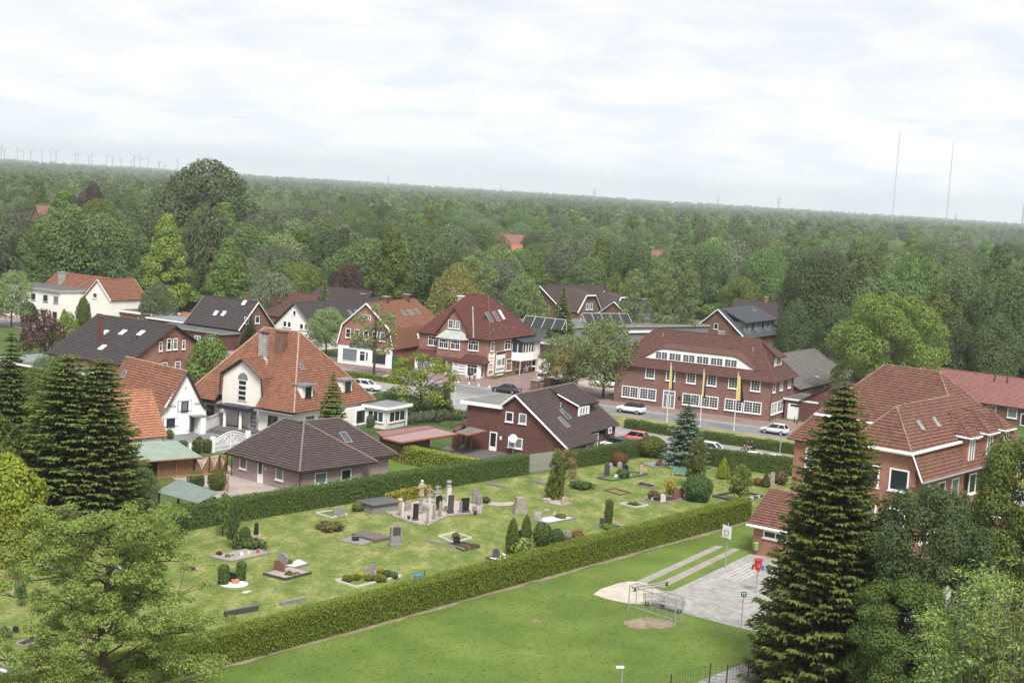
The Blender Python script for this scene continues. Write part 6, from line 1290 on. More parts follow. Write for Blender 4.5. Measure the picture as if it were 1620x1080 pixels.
pl('tuft', 'shrub', 'yellow standard shrub beside the red brown stone', 'shrub', 1061, 782, 761, 16, 'golden'); pl('tuft', 'shrub', 'purple leaved bush beside the white headstone', 'shrub', 1034, 790, 777, 18, 'plum'); pl('cone', 'conifer_shrub', 'small bright cone conifer by the pale stele at the school', 'shrub', 1211, 770, 747, 15, 'thuja'); pl('tuft', 'shrub', 'purple bush between pale stele and school wall', 'shrub', 1234, 766, 746, 22, 'plum'); pl('tuft', 'shrub', 'reddish low shrub left of the small cone conifer', 'shrub', 1199, 768, 756, 16, 'rust')
pl('tuft', 'shrub', 'silvery low plant beside the long front hedge', 'shrub', 487, 968, 958, 22, 'greygreen'); pl('tuft', 'shrub', 'green ground plant right of the reddish sparse tree', 'shrub', 920, 772, 762, 36, 'rhodo'); pl('ball', 'shrub', 'small green shrub before the grey raised tomb', 'shrub', 566, 808, 794, 20, 'bright'); pl('tuft', 'shrub', 'red green plants beside the old grey headstones', 'shrub', 768, 795, 786, 14, 'plum')
# wood close behind the houses: each tree placed as it shows
WOOD = [
 ('oak', 115, 326, 335, 178, 'oak', 'big round oak behind the orange gable house'), ('lime', 265, 335, 320, 112, 'lime', 'bright yellow green conical lime right of the big round oak'), ('willow', 332, 328, 345, 132, 'willow', 'grey green willow right of the conical lime'),
 ('poplar', 330, 253, 490, 192, 'broad', 'huge dark tree rising above the horizon at left'), ('lime', 622, 358, 305, 112, 'ash', 'tall conical bright green tree behind the orange roofed shop'), ('spruce', 683, 405, 315, 44, 'dark', 'dark spruce right of the tall conical green tree'),
 ('oak_c', 555, 414, 312, 56, 'purple', 'dark purple beech left of the tall conical tree'), ('oak_b', 726, 414, 292, 88, 'yellow', 'pale yellow brown tree left of the wine red roof'), ('spruce', 515, 432, 285, 36, 'spruce', 'small dark spruce above the long grey roof'),
 ('oak_c', 478, 412, 318, 74, 'bright', 'light green round tree left of the purple beech'), ('willow', 437, 430, 300, 96, 'greygreen', 'grey green bushy tree behind the dark gabled house'), ('spruce', 362, 440, 285, 30, 'spruce_light', 'small bright conifer behind the dark gabled house'),
 ('lime', 382, 398, 322, 56, 'oak', 'narrow fresh green tree right of the willow'), ('lime', 440, 348, 372, 70, 'broad', 'pointed tree in the row behind the villa, third from the purple beech'), ('lime', 492, 352, 376, 76, 'broad', 'pointed tree in the row behind the villa, second from the purple beech'), ('lime', 410, 362, 365, 62, 'broad', 'pointed green tree right of the huge dark tree'), ('lime', 545, 356, 380, 66, 'broad', 'pointed tree directly above the purple beech'),
 ('oak_b', 735, 362, 385, 86, 'greygreen', 'grey green round tree above the pale yellow tree'), ('oak_b', 790, 410, 345, 92, 'greygreen', 'soft green tree behind the peak of the wine red roof'), ('willow', 830, 432, 312, 86, 'birch', 'light birch like tree right of the wine red roof'), ('spruce', 893, 450, 288, 62, 'spruce', 'dark spruce in front of the brown terrace roofs'),
 ('oak', 905, 372, 425, 82, 'greygreen', 'round grey green tree above the brown terrace roofs'), ('birch', 1008, 424, 318, 66, 'birch', 'left one of the tall loose birches'), ('birch', 1050, 414, 320, 66, 'birch', 'middle one of the tall loose birches'), ('birch', 1090, 410, 322, 60, 'birch', 'right one of the tall loose birches'),
 ('oak_c', 1172, 436, 375, 66, 'bright', 'bright green tree behind the blue grey roof'), ('oak', 1305, 398, 300, 145, 'dark', 'dark wide oak behind the grey barn'), ('oak', 1215, 392, 392, 92, 'oak', 'green oak above the brown roof'), ('oak_b', 1375, 392, 318, 96, 'oak', 'green oak directly behind the large round bright tree'),
 ('oak', 1452, 398, 312, 120, 'oak', 'broad oak right of the large round bright tree'), ('spruce', 1482, 436, 292, 44, 'willow', 'thin brownish conifer at the wood edge'), ('oak_b', 1532, 418, 300, 110, 'broad', 'dense green oak above the pinkish red roof'), ('oak', 1600, 424, 292, 120, 'broad', 'dense green oak at the right picture edge'), ('oak_b', 1440, 470, 276, 80, 'dark', 'lower dark tree behind the pinkish red roof, left'), ('oak_c', 1510, 500, 268, 80, 'dark', 'lower dark tree behind the pinkish red roof, middle'), ('oak_b', 1580, 492, 266, 92, 'broad', 'lower green tree behind the pinkish red roof, right'), ('oak_b', 1262, 470, 268, 70, 'dark', 'dark tree overhanging the grey barn'), ('oak_c', 1325, 476, 262, 64, 'dark', 'dark tree between barn and large round bright tree'),
 ('oak_b', 40, 360, 350, 90, 'broad', 'dark green tree left of the big round oak'), ('oak_c', 10, 390, 330, 60, 'broad', 'green tree at the left edge behind the pale street tree'), ('oak_b', 200, 345, 380, 90, 'oak', 'green tree between oak and conical lime'), ('oak_c', 155, 312, 420, 76, 'bright', 'bright green tree top above the big round oak'), ('willow', 232, 312, 430, 90, 'willow', 'brownish green willow below the huge dark tree'), ('oak_c', 148, 286, 520, 44, 'purple', 'dark purple tree far behind the big round oak'), ('oak_c', 318, 325, 350, 50, 'bright', 'light green crown peeking above the willow'),
 ('oak_b', 580, 386, 345, 60, 'bright', 'light green tree left of the tall conical tree'), ('oak_b', 700, 372, 400, 70, 'broad', 'dark green tree right of the tall conical tree'), ('oak', 1000, 378, 400, 80, 'broad', 'mid green tree above the left tall birch'), ('oak_b', 955, 415, 405, 60, 'dark', 'dark tree between terrace roofs and birches'), ('oak_c', 1130, 385, 400, 70, 'broad', 'green tree above the right tall birch'), ('bush', 975, 430, 370, 40, 'bright', 'light green bush in the gap beside the birches'),
 ('dome', 0, 0, 0, 0, '', '')]
for k, px, ty, dist, w, m, lb in WOOD[:-1]:
 nm = {'oak': 'oak_tree', 'oak_b': 'oak_tree', 'oak_c': 'round_tree', 'lime': 'lime_tree', 'willow': 'willow_tree', 'poplar': 'poplar_tree', 'spruce': 'spruce_tree', 'birch': 'birch_tree', 'bush': 'shrub'}[k]
 pd(k, nm, lb, 'tree' if nm != 'shrub' else 'shrub', px, ty, dist, w, m)
# the wood behind: individuals nearest to the camera, the rest one mass
rw = random.Random(21)
HOUSES = [(o.location.x, o.location.y) for o in bpy.data.objects if o.get('category') in ('house', 'building', 'shop', 'hall', 'barn', 'shed')]
def clear(x, y):
 for hx, hy in HOUSES:
  r = 14 if hy < 400 else 9
  dx, dy = x - hx, y - hy
  if hy >= 400:
   # keep the view of far roofs open
   t = (x * hx + y * hy) / (hx * hx + hy * hy)
   if 0.84 < t < 1.02 and abs(x - hx * t) < 6: return False
   if dx * dx + dy * dy < 400: return False
 return True
def ypix(x, y, z=0.0):
 d = (x, y, z - CAM_H); fw = d[1] * _c - d[2] * _s; dn = -d[1] * _s - d[2] * _c
 u, v = d[0] / fw * F_PX, dn / fw * F_PX
 return 810 + u * math.cos(ROLL) - v * math.sin(ROLL), 540 + u * math.sin(ROLL) + v * math.cos(ROLL)
def infield(x, y):
 px, py = ypix(x, y)
 return (1385 < px < 1640 and (400 - (px - 1450) * 0.02 < py < 436)) and rw.random() < 0.93
cand = []
d = 300.0
while d < 900:
 step = 8.6 + d * 0.007
 half = math.radians(21.5); n = int(2 * half * d / step)
 for i in range(n):
  a = -half + 2 * half * (i + rw.random()) / n; r = d + rw.uniform(-0.5, 0.5) * step; x, y = r * math.sin(a), r * math.cos(a)
  lim = 318 if a < -0.01 else (398 if a < 0.19 else 285)
  if r < lim or not clear(x, y) or infield(x, y): continue
  cand.append((r, x, y))
 d += step
cand.sort()
KIND = ['oak', 'oak_b', 'oak_c', 'oak_b', 'oak_c', 'lime', 'willow', 'birch', 'spruce']
KM = {'oak': ['oak', 'broad', 'broad', 'greygreen'], 'oak_b': ['broad', 'dark', 'greygreen', 'oak', 'willow'], 'oak_c': ['broad', 'oak', 'bright', 'birch', 'ash'], 'lime': ['oak', 'ash'], 'willow': ['willow', 'greygreen', 'birch'], 'birch': ['birch'], 'spruce': ['dark', 'spruce']}
WL = {'oak': 'wide broadleaf tree among many in the wood behind the village', 'oak_b': 'domed broadleaf tree among many in the wood behind the village', 'oak_c': 'small round tree among many in the wood behind the village', 'lime': 'pointed broadleaf tree among many in the wood behind the village', 'willow': 'grey green drooping tree among many in the wood behind the village', 'birch': 'slim birch among many in the wood behind the village', 'spruce': 'dark conifer among many in the wood behind the village'}
NI = 230
for i, (r, x, y) in enumerate(cand[:NI]):
 k = rw.choice(KIND); m = L[rw.choice(KM[k])]; c_, t_, h0, r0 = PLANTS[k]; s_ = rw.uniform(0.68, 1.2)
 nm = {'oak': 'oak_tree', 'oak_b': 'oak_tree', 'oak_c': 'round_tree', 'lime': 'lime_tree', 'willow': 'willow_tree', 'birch': 'birch_tree', 'spruce': 'spruce_tree'}[k]
 plant(k, nm, WL[k], 'tree', (x, y, 0), h0 * s_ * rw.uniform(0.85, 1.0), 2 * r0 * s_, m, None, 'trees of the wood behind the village: ' + nm.replace('_tree', ''))
def scatter(name, protos, pts):
 """one mass of trees: points carrying scale, turn and kind, filled with instances"""
 me = bpy.data.meshes.new(name); n = len(pts); A = np.array(pts, np.float32)
 me.vertices.add(n); me.vertices.foreach_set('co', A[:, :3].ravel())
 for nm, col_, ty in (('scl', 3, 'FLOAT'), ('rot', 4, 'FLOAT')): at_ = me.attributes.new(nm, ty, 'POINT'); at_.data.foreach_set('value', A[:, col_].copy())
 at_ = me.attributes.new('kind_index', 'INT', 'POINT'); at_.data.foreach_set('value', A[:, 5].astype(np.int32))
 o = bpy.data.objects.new(name, me); COL.objects.link(o)
 cl = bpy.data.collections.new(name + '_sources')
 for i, (mesh_, mat) in enumerate(protos):
  p = bpy.data.objects.new('%s_source_%02d' % (name, i), mesh_); cl.objects.link(p)
  if mat is not None: p.material_slots[0].link = 'OBJECT'; p.material_slots[0].material = mat
 g = bpy.data.node_groups.new(name, 'GeometryNodeTree'); g.interface.new_socket('Geometry', in_out='INPUT', socket_type='NodeSocketGeometry'); g.interface.new_socket('Geometry', in_out='OUTPUT', socket_type='NodeSocketGeometry')
 N = g.nodes.new; gi, go = N('NodeGroupInput'), N('NodeGroupOutput'); ci = N('GeometryNodeCollectionInfo'); ci.inputs['Collection'].default_value = cl; ci.inputs['Separate Children'].default_value = True; ci.inputs['Reset Children'].default_value = True
 ip = N('GeometryNodeInstanceOnPoints'); ip.inputs['Pick Instance'].default_value = True
 def attr(nm, ty): a = N('GeometryNodeInputNamedAttribute'); a.data_type = ty; a.inputs['Name'].default_value = nm; return a.outputs['Attribute']
 cb = N('ShaderNodeCombineXYZ'); k = g.links.new
 k(gi.outputs[0], ip.inputs['Points']); k(ci.outputs[0], ip.inputs['Instance']); k(attr('kind_index', 'INT'), ip.inputs['Instance Index']); k(attr('rot', 'FLOAT'), cb.inputs['Z']); k(cb.outputs[0], ip.inputs['Rotation']); k(attr('scl', 'FLOAT'), ip.inputs['Scale']); k(ip.outputs[0], go.inputs[0])
 md = o.modifiers.new('scatter', 'NODES'); md.node_group = g
 return tag(o, kind='stuff')
def tuft(nm, seed, mat, n=9, h=0.10, sp=0.09):
 rng = np.random.default_rng(seed); P = rng.normal(size=(n, 3)) * sp; P[:, 2] = h * 0.42; a = rng.uniform(0, 6.28, n)
 return (card_mesh(nm, P, np.stack([np.cos(a), np.sin(a), np.full(n, 1.6)], 1), h, 0.28, rng, mat, np.tile([0, 0, 1.0], (n, 1)) + rng.normal(size=(n, 3)) * 0.35), None)
L['blade'] = m_leaf('grass_blades', (0.135, 0.175, 0.05), 0.15, 0.3, 0.02); L['blade_dry'] = m_leaf('dry_grass_blades', (0.26, 0.235, 0.11), 0.15, 0.3, 0.02); L['clover'] = m_leaf('clover_heads', (0.5, 0.5, 0.42), 0.1, 0.2, 0.02)
gp = [tuft('blade_tuft', 1, L['blade']), tuft('blade_tuft', 2, L['blade'], 7, 0.13, 0.12), tuft('dry_tuft', 3, L['blade_dry'], 8, 0.09, 0.12), tuft('clover_tuft', 4, L['clover'], 3, 0.05, 0.12)]
def fill(poly, n, wts, seed, dry):
 rg = np.random.default_rng(seed); A = np.array(poly); out = []; lo, hi = A.min(0), A.max(0); P = lo + (hi - lo) * rg.random((n * 2, 2)); ins_ = np.zeros(len(P), bool)
 for i in range(len(A)):
  (x0, y0), (x1, y1) = A[i], A[(i + 1) % len(A)]; c = (y0 > P[:, 1]) != (y1 > P[:, 1]); ins_ ^= c & (P[:, 0] < (x1 - x0) * (P[:, 1] - y0) / ((y1 - y0) or 1e-9) + x0)
 P = P[ins_][:n]
 for x, y in P:
  k = math.sin(x * 0.9 + math.sin(y * 0.5) * 2) + math.sin(y * 0.7 + x * 0.3); w = list(wts); w[2] *= max(0.0, 1 + dry * k); out.append((x, y, 0.004, rg.uniform(0.3, 0.75), rg.uniform(0, 6.28), rg.choice(4, p=np.array(w) / sum(w))))
 return out
scatter('grass', gp, fill([(-31, 76), (-16.5, 95), (23.5, 145.5), (32, 157), (33, 170), (17.2, 176), (6.2, 163), (2.9, 160), (-27, 124), (-44, 106)], 15000, (0.5, 0.25, 0.4, 0.03), 1, 0.9) + fill([(-26, 77), (-14.6, 93.0), (9.6, 124.0), (11.5, 119.0), (8.0, 114.0), (11, 110), (19.5, 105.5), (13, 93), (-10, 70)], 9000, (0.6, 0.3, 0.06, 0.02), 2, 0.5))
prot, idx = [], []
for k in ('oak', 'oak_b', 'oak_c', 'lime', 'willow', 'birch', 'spruce'):
 for m in KM[k]: prot.append((PLANTS[k][0], L[m])); idx.append(k)
pts = []
for r, x, y in cand[NI:]:
 j = rw.randrange(len(prot)); pts.append((x, y, -0.3, rw.uniform(0.6, 1.2), rw.uniform(0, 6.28), j))
scatter('wood', prot, pts)
prot2 = [(PLANTS['far_a'][0], L['broad']), (PLANTS['far_a'][0], L['greygreen']), (PLANTS['far_a'][0], L['oak']), (PLANTS['far_b'][0], L['dark']), (PLANTS['far_b'][0], L['greygreen']), (PLANTS['far_b'][0], L['broad']), (PLANTS['far_c'][0], L['dark']), (PLANTS['far_a'][0], L['bright']), (PLANTS['far_b'][0], L['willow']), (PLANTS['far_a'][0], L['dark']), (PLANTS['far_b'][0], L['oak'])]
pts = []; d = 900.0
nrng = np.random.default_rng(8)
def patch(x, y): return math.sin(x * 0.006 + 1) + math.sin(y * 0.0045 + 2 + x * 0.002) + math.sin((x + y) * 0.0031)
while d < 9000:
 step = 12.0 + (d - 900) * 0.006; half = math.radians(21.5); n = int(2 * half * d / step)
 for i in range(n):
  a = -half + 2 * half * (i + rw.random()) / n; r = d + rw.uniform(-0.5, 0.5) * step; x, y = r * math.sin(a), r * math.cos(a)
  if infield(x, y): continue
  if r > 1100 and patch(x, y) < -1.15 + (0.0 if r < 3000 else 0.5): continue
  if r < 1500 and not clear(x, y): continue
  j = rw.randrange(len(prot2)); pts.append((x, y, -0.5, (rw.uniform(0.75, 1.4)) * (1 + max(0, (r - 3000)) / 12000), rw.uniform(0, 6.28), j))
 d += step
scatter('distant_wood', prot2, pts)
print('wood', len(cand), len(pts))
# ------------------------------------------------------------------ garden structures
def boards(name, label, a, b_, h, mat, w=0.16, gap=0.012, cat='fence', group=None):
 a, b_ = np.array(a[:2]), np.array(b_[:2]); Lx = np.linalg.norm(b_ - a); ang = math.degrees(math.atan2(*(b_ - a)[::-1])); r = thing(name, label, cat, (a[0], a[1], 0), ang, group); n = int(Lx / w)
 mb = MB(); mb.box(0, w - gap, -0.015, 0.015, 0.03, h); me = mb.mesh('board', M[mat])
 for i in range(n): inst('board', me, r, (i * w, 0.01 * (i % 2), rs.uniform(-0.02, 0.02)))
 for z in (0.35, h - 0.3): mb = MB(); mb.box(0, n * w, 0.03, 0.08, z - 0.05, z + 0.05); mb.build('rail', M[mat], r)
 return r
boards('wooden_fence', 'weathered grey board fence between the two dark clipped hedges', (2.7, 162.6), (6.3, 166.2), 2.1, 'wood_grey')
zq_ = lambda x, y: (150 + x / 4.909, 640 + y / 4.909)
def trellis(px0, px1, label, group=None):
 a, b_ = at(*px0)[:2], at(*px1)[:2]; Lx = np.linalg.norm(b_ - a); ang = math.degrees(math.atan2(*(b_ - a)[::-1])); r = thing('fence_panel', label, 'fence panel', (a[0], a[1], 0), ang, group); h = 1.75; n = 9
 mb = MB(); mb.box(0, Lx, -0.02, 0.02, 0.05, 0.12); mb.box(0, Lx, -0.02, 0.02, h - 0.08, h); mb.box(0, 0.07, -0.02, 0.02, 0.12, h - 0.08); mb.box(Lx - 0.07, Lx, -0.02, 0.02, 0.12, h - 0.08); mb.build('frame', M['wood_gold'], r)
 for i in range(n):
  x = 0.07 + (Lx - 0.14) * i / n; w = (Lx - 0.14) / n - 0.01; t = 0.55 + 1.05 * abs((i + 0.5) / n - 0.5) * 2
  mb = MB(); mb.box(x, x + w, -0.012, 0.012, 0.12, min(h - 0.08, 0.12 + t)); mb.build('board', M['wood_brown'], r)
 for i in range(5):
  mb = MB(); mb.tube([(0.1 + Lx * 0.16 * i, 0.0, h - 0.1), (Lx * 0.5, 0, 0.85 + 0.1 * i)], 0.02, 4); mb.build('lattice_bar', M['petal' if False else 'wood_gold'], r)
 for x in (-0.06, Lx + 0.06): mb = MB(); mb.box(x - 0.06, x + 0.06, -0.06, 0.06, 0, h + 0.15); mb.build('post', M['wood_dark'], r)
trellis(zq_(778, 548), zq_(880, 542), 'wooden trellis fence panel next to the green roofed shed'); trellis(zq_(890, 540), zq_(960, 535), 'middle wooden trellis fence panel beside the bungalow yard'); trellis(zq_(965, 534), zq_(1020, 528), 'wooden trellis fence panel nearest the bungalow')
# green roofed garden shed
b = House('garden_shed', 'long honey coloured wooden shed with a flat pale green roof', 'shed', (-43.0, 139.8), 41)
b.walls('wood_gold', 0, 9.3, 0, 4.6, 1.95); b.walls('wood_brown', 11.0, 15.2, 0.15, 4.6, 1.95); b.walls('wood_dark', 9.3, 11.0, 2.2, 4.6, 1.9)
b.slope('green_felt', [(-0.3, -0.6, 2.0), (15.6, -0.6, 2.0), (15.6, 5.0, 2.75), (-0.3, 5.0, 2.75)], 0.14, False); b.bar('fascia', 'wood_gold', (-0.3, -0.62, 1.93), (15.6, -0.62, 1.93), 0.1)
bd = MB(); bd.box(0, 0.28, -0.03, 0, 0.02, 1.9); bdm = [bd.mesh('board', M[m]) for m in ('wood_gold', 'wood_brown')]
for i in range(46):
 t = 0.02 + 0.3 * i
 if t < 9.0: inst('board', bdm[0], b.root, (t, -0.004 * (i % 3), 0))
 elif 10.9 < t < 14.9: inst('board', bdm[1], b.root, (t, 0.146 - 0.004 * (i % 3), 0))
for t in (9.35, 11.0, 13.0, 15.2): b.bar('post', 'wood_gold', (t, -0.12, 0), (t, -0.12, 1.95), 0.07)
b.win((0, 0, 0), 7.2, 1.0, 0.5, 0.9, sill=False); b.end()
gs = [(-30.9, 130.0, 2.05), (-26.6, 126.5, 2.05), (-23.3, 130.6, 2.55), (-27.6, 134.1, 2.55)]
gs = [tuple(at(0 + x / 3.857, 680 + y / 3.857, z)) for x, y, z in ((952, 378, 2.1), (1205, 446, 2.1), (1330, 380, 2.5), (1088, 297, 2.5))]
shelter('garden_shelter', 'open garden shelter with a slanted grey green corrugated roof behind the dark hedge', 'shelter', [g[:2] for g in gs], [g[2] for g in gs], 'shelter', 0.08, [(tuple(np.array(g[:2]) * 0.9 + np.mean([h_[:2] for h_ in gs], axis=0) * 0.1), 'wood_dark') for g in gs])
o = [x for x in bpy.data.objects if x.name.startswith('garden_shelter')][0]; cgs = np.mean([g[:2] for g in gs], axis=0)
for i in range(1, 16):
 f = i / 16; a = np.array(gs[0]) * (1 - f) + np.array(gs[1]) * f; c = np.array(gs[3]) * (1 - f) + np.array(gs[2]) * f
 mb = MB(); mb.tube([(a[0] - cgs[0], a[1] - cgs[1], a[2] + 0.02), (c[0] - cgs[0], c[1] - cgs[1], c[2] + 0.02)], 0.045, 4); mb.build('corrugation', M['shelter'], o)
bb = thing('pergola', 'rustic low pergola of bent branches in front of the trellis fence', 'pergola', at(245, 762)); b0 = at(245, 762)
for (x0, y0), (x1, y1) in (((236, 758), (300, 752)), ((300, 752), (362, 748))):
 p, q = at(x0, y0, 1.6) - b0, at(x1, y1, 1.6) - b0
 for k in range(2): mb = MB(); mb.tube([tuple(p), tuple((p + q) / 2 + np.array([0, 0, 0.1])), tuple(q)], 0.05, 5); mb.build('beam', M['wood_brown'], bb); p = p + np.array([0.5, 0.6, 0]); q = q + np.array([0.5, 0.6, 0])
for i, (x, y) in enumerate(((236, 768), (262, 769), (300, 766), (332, 765), (360, 778))): p = at(x, y) - b0; mb = MB(); mb.tube([tuple(p), (p[0], p[1], 1.65)], 0.06, 5); mb.build('post', M['wood_brown'], bb)
for i in range(14): p = at(238 + i * 9, 758 - i * 0.7, 1.68) - b0; mb = MB(); mb.tube([(p[0] - 0.4, p[1] - 0.3, p[2]), (p[0] + 0.5, p[1] + 0.5, p[2] + 0.1)], 0.03, 4); mb.build('cross_branch', M['wood_brown'], bb)
# white garden wall and gate
zl_f = lambda x, y: (150 + x / 4.91, 500 + y / 4.91)
def wall_run(name, label, pts, h, w, mat, cat='wall'):
 o_ = pts[0]; r = thing(name, label, cat, (o_[0], o_[1], 0))
 for i in range(len(pts) - 1):
  a, c = np.array(pts[i][:2]) - o_[:2], np.array(pts[i + 1][:2]) - o_[:2]; d = (c - a) / np.linalg.norm(c - a); n = np.array([-d[1], d[0]]) * w / 2
  mb = MB(); mb.prism([tuple(a - n), tuple(c - n), tuple(c + n), tuple(a + n)], -0.1, h); mb.build('wall_panel', M[mat], r); n2 = n * 1.4; mb = MB(); mb.prism([tuple(a - n2), tuple(c - n2), tuple(c + n2), tuple(a + n2)], h + 0.002, h + 0.07); mb.build('coping', M['lead'], r)
 return r
wall_run('garden_wall', 'low white garden wall behind the clipped dark thujas', [at(*zl_f(530, 1052)), at(*zl_f(735, 1045)), at(*zl_f(905, 1040))], 1.0, 0.25, 'whitewall'); wall_run('garden_wall', 'white stepped wall between the cottage and the villa entrance', [at(*zl_f(838, 905)), at(*zl_f(995, 835))], 1.5, 0.3, 'whitewall')
ga, gb = at(*zl_f(925, 1055)), at(*zl_f(1175, 1010)); gl = np.linalg.norm(gb - ga); r = thing('garden_gate', 'ornate white metal gate with an arched top and scrolls beside the white wall', 'gate', ga, math.degrees(math.atan2(gb[1] - ga[1], gb[0] - ga[0])))
def gh(x): return 1.25 + 0.75 * math.sin(math.pi * min(max(x / gl, 0), 1)) ** 1.0
xs_ = [gl * i / 24 for i in range(25)]; mb = MB(); mb.tube([(x, 0, gh(x)) for x in xs_], 0.06, 5); mb.build('top_rail', M['white'], r); mb = MB(); mb.tube([(x, 0, gh(x) - 0.28) for x in xs_], 0.045, 5); mb.build('arch_rail', M['white'], r)
for z in (0.12, 0.6): mb = MB(); mb.tube([(0, 0, z), (gl, 0, z)], 0.04, 5); mb.build('rail', M['white'], r)
for i in range(1, 30): x = gl * i / 30; mb = MB(); mb.tube([(x, 0, 0.1), (x, 0, gh(x) - 0.1)], 0.022 if i != 15 else 0.06, 4); mb.build('bar', M['white'], r)
for f in (0.36, 0.64): mb = MB(); mb.tube([(gl * f + 0.35 * math.cos(k * 0.4), 0, 1.15 + 0.35 * math.sin(k * 0.4)) for k in range(17)], 0.04, 4); mb.build('scroll', M['white'], r)
for x in (-0.25, gl + 0.25): mb = MB(); mb.box(x - 0.22, x + 0.22, -0.22, 0.22, 0, 1.75); mb.build('gate_pillar', M['whitewall'], r)
for x, y, lb in ((846, 619, 'left brick gate pillar at the forecourt entrance'), (866.5, 615, 'right brick gate pillar at the forecourt entrance')):
 r = thing('gate_pillar', lb, 'pillar', at(x, y), -27); mb = MB(); mb.box(-0.6, 0.6, -0.45, 0.45, 0, 1.7); mb.build('pillar', M['brick_house'], r); mb = MB(); mb.box(-0.68, 0.68, -0.53, 0.53, 1.702, 1.82); mb.build('cap', M['lead'], r); mb = MB(); mb.lathe([(0.18, 0), (0.1, 0.1), (0.2, 0.3), (0.12, 0.45), (0.02, 0.5)], 10, (0, 0, 1.82)); mb.build('finial', M['stone_old'], r)
def wire_fence(name, label, pxs, h, mat, mesh_step=0.28, cat='fence'):
 P_ = [at(*p) for p in pxs]; o_ = P_[0]; r = thing(name, label, cat, o_)
 for i, p in enumerate(P_): q = p - o_; mb = MB(); mb.box(q[0] - 0.04, q[0] + 0.04, q[1] - 0.04, q[1] + 0.04, 0, h + 0.1); mb.build('post', M[mat], r)
 for a, c in zip(P_[:-1], P_[1:]):
  a, c = a - o_, c - o_; mb = MB(); Lx = np.linalg.norm(c - a); n = max(2, int(Lx / mesh_step))
  for z in np.arange(0.06, h, 0.22): mb.tube([(a[0], a[1], z), (c[0], c[1], z)], 0.011, 3, caps=False)
  for k in range(1, n): q = a + (c - a) * k / n; mb.tube([(q[0], q[1], 0.05), (q[0], q[1], h)], 0.007, 3, caps=False)
  tag(mb.build('wire_panel', M[mat], r), kind='stuff')
wire_fence('wire_fence', 'dark wire mesh fence with black posts in the lower right by the path', [(1060, 1098), (1122, 1080), (1149, 1082), (1183, 1074), (1240, 1052), (1310, 1030)], 1.25, 'dark')
wire_fence('wire_fence', 'wire fence with dark posts behind the red carport roof', [(565, 690), (640, 676), (688, 670), (714, 679), (737, 668)], 1.9, 'dark', 0.5)
# ------------------------------------------------------------------ playground
g0, g1, g2, g3 = at(1067.5, 991), at(993.5, 967), at(994, 958), at(1077, 985)
r = thing('football_goal', 'galvanised football goal with wire net on the worn lawn edge', 'goal', g1); hgoal = 2.0
def gl_(a, c, rad=0.042, nm='goal_post'): mb = MB(); mb.tube([tuple(a), tuple(c)], rad, 6); mb.build(nm, M['galv'], r)
A, B_, Cc, Dd = g1 - g1, g0 - g1, g3 - g1, g2 - g1; up = np.array([0, 0, hgoal]); back = (Cc - B_) * 1.2; Cc = B_ + back; Dd = A + back
gl_(A, A + up); gl_(B_, B_ + up); gl_(A + up, B_ + up, nm='crossbar'); gl_(Cc, Cc + up * 0.95, 0.035); gl_(Dd, Dd + up * 0.95, 0.035); gl_(A + up, Dd + up * 0.95, 0.035, 'stay'); gl_(B_ + up, Cc + up * 0.95, 0.035, 'stay'); gl_(Dd + up * 0.95, Cc + up * 0.95, 0.035, 'rear_bar'); gl_(Dd, Cc, 0.035, 'rear_bar')
for k in range(1, 6): q = Dd + (Cc - Dd) * k / 6; gl_(q, q + up * 0.95, 0.022, 'net_stay')
mb = MB()
for k in range(0, 25):
 q = Dd + (Cc - Dd) * k / 24; mb.tube([tuple(q), tuple(q + up * 0.95)], 0.004, 3, caps=False)
for k in range(12): z = np.array([0, 0, 0.16 * k + 0.05]); mb.tube([tuple(Dd + z), tuple(Cc + z)], 0.004, 3, caps=False); mb.tube([tuple(A + z), tuple(Dd + z)], 0.004, 3, caps=False); mb.tube([tuple(B_ + z), tuple(Cc + z)], 0.004, 3, caps=False)
tag(mb.build('net', M['galv'], r), kind='stuff')
def bench(label, p, ang, mat, lw=1.9, frame='wood_dark', sty=0):
 r = thing('park_bench', label, 'bench', p, ang); sb = MB(); sb.box(-lw / 2, lw / 2, -0.055, 0.055, -0.02, 0.02); me = sb.mesh('slat', M[mat])
 for k in range(4): inst('seat_slat', me, r, (0, -0.2 + 0.13 * k, 0.45))
 for k in range(3): o = inst('back_slat', me, r, (0, 0.30 + 0.05 * k, 0.58 + 0.14 * k)); o.rotation_euler = (math.radians(72), 0, 0)
 for x in (-lw * 0.38, lw * 0.38):
  mb = MB(); mb.box(x - 0.04, x + 0.04, -0.22, -0.16, 0, 0.43); mb.box(x - 0.04, x + 0.04, 0.2, 0.26, 0, 0.43); mb.box(x - 0.04, x + 0.04, -0.22, 0.26, 0.38, 0.43); mb.tube([(x, 0.24, 0.4), (x, 0.42, 0.92)], 0.03, 4); mb.build('leg', M[frame], r)
bench('weathered wooden bench beside the football goal', at(1060, 966), -40, 'wood_grey', 2.2); bench('second weathered bench half hidden by the goal, left of the first', at(1036, 958), 20, 'wood_grey', 1.8); bench('teal green bench under the blue spruce', at(1075, 753), -25, 'teal', 1.9, 'pole_white')
mb = MB(); bm_ = thing('balance_beam', 'low wooden balance beam lying across the sand pit', 'beam', at(1000, 936), 40); mb.tube([(0, 0, 0.35), (4.2, 0, 0.35)], 0.08, 6); mb.build('beam', M['wood_grey'], bm_)
for x in (0.3, 3.9): mb = MB(); mb.box(x - 0.06, x + 0.06, -0.06, 0.06, 0, 0.3); mb.build('support', M['wood_dark'], bm_)
p = at(1147, 898); r = thing('basketball_hoop', 'basketball hoop with white backboard on a grey pole', 'hoop', p, -62); h = 3.95
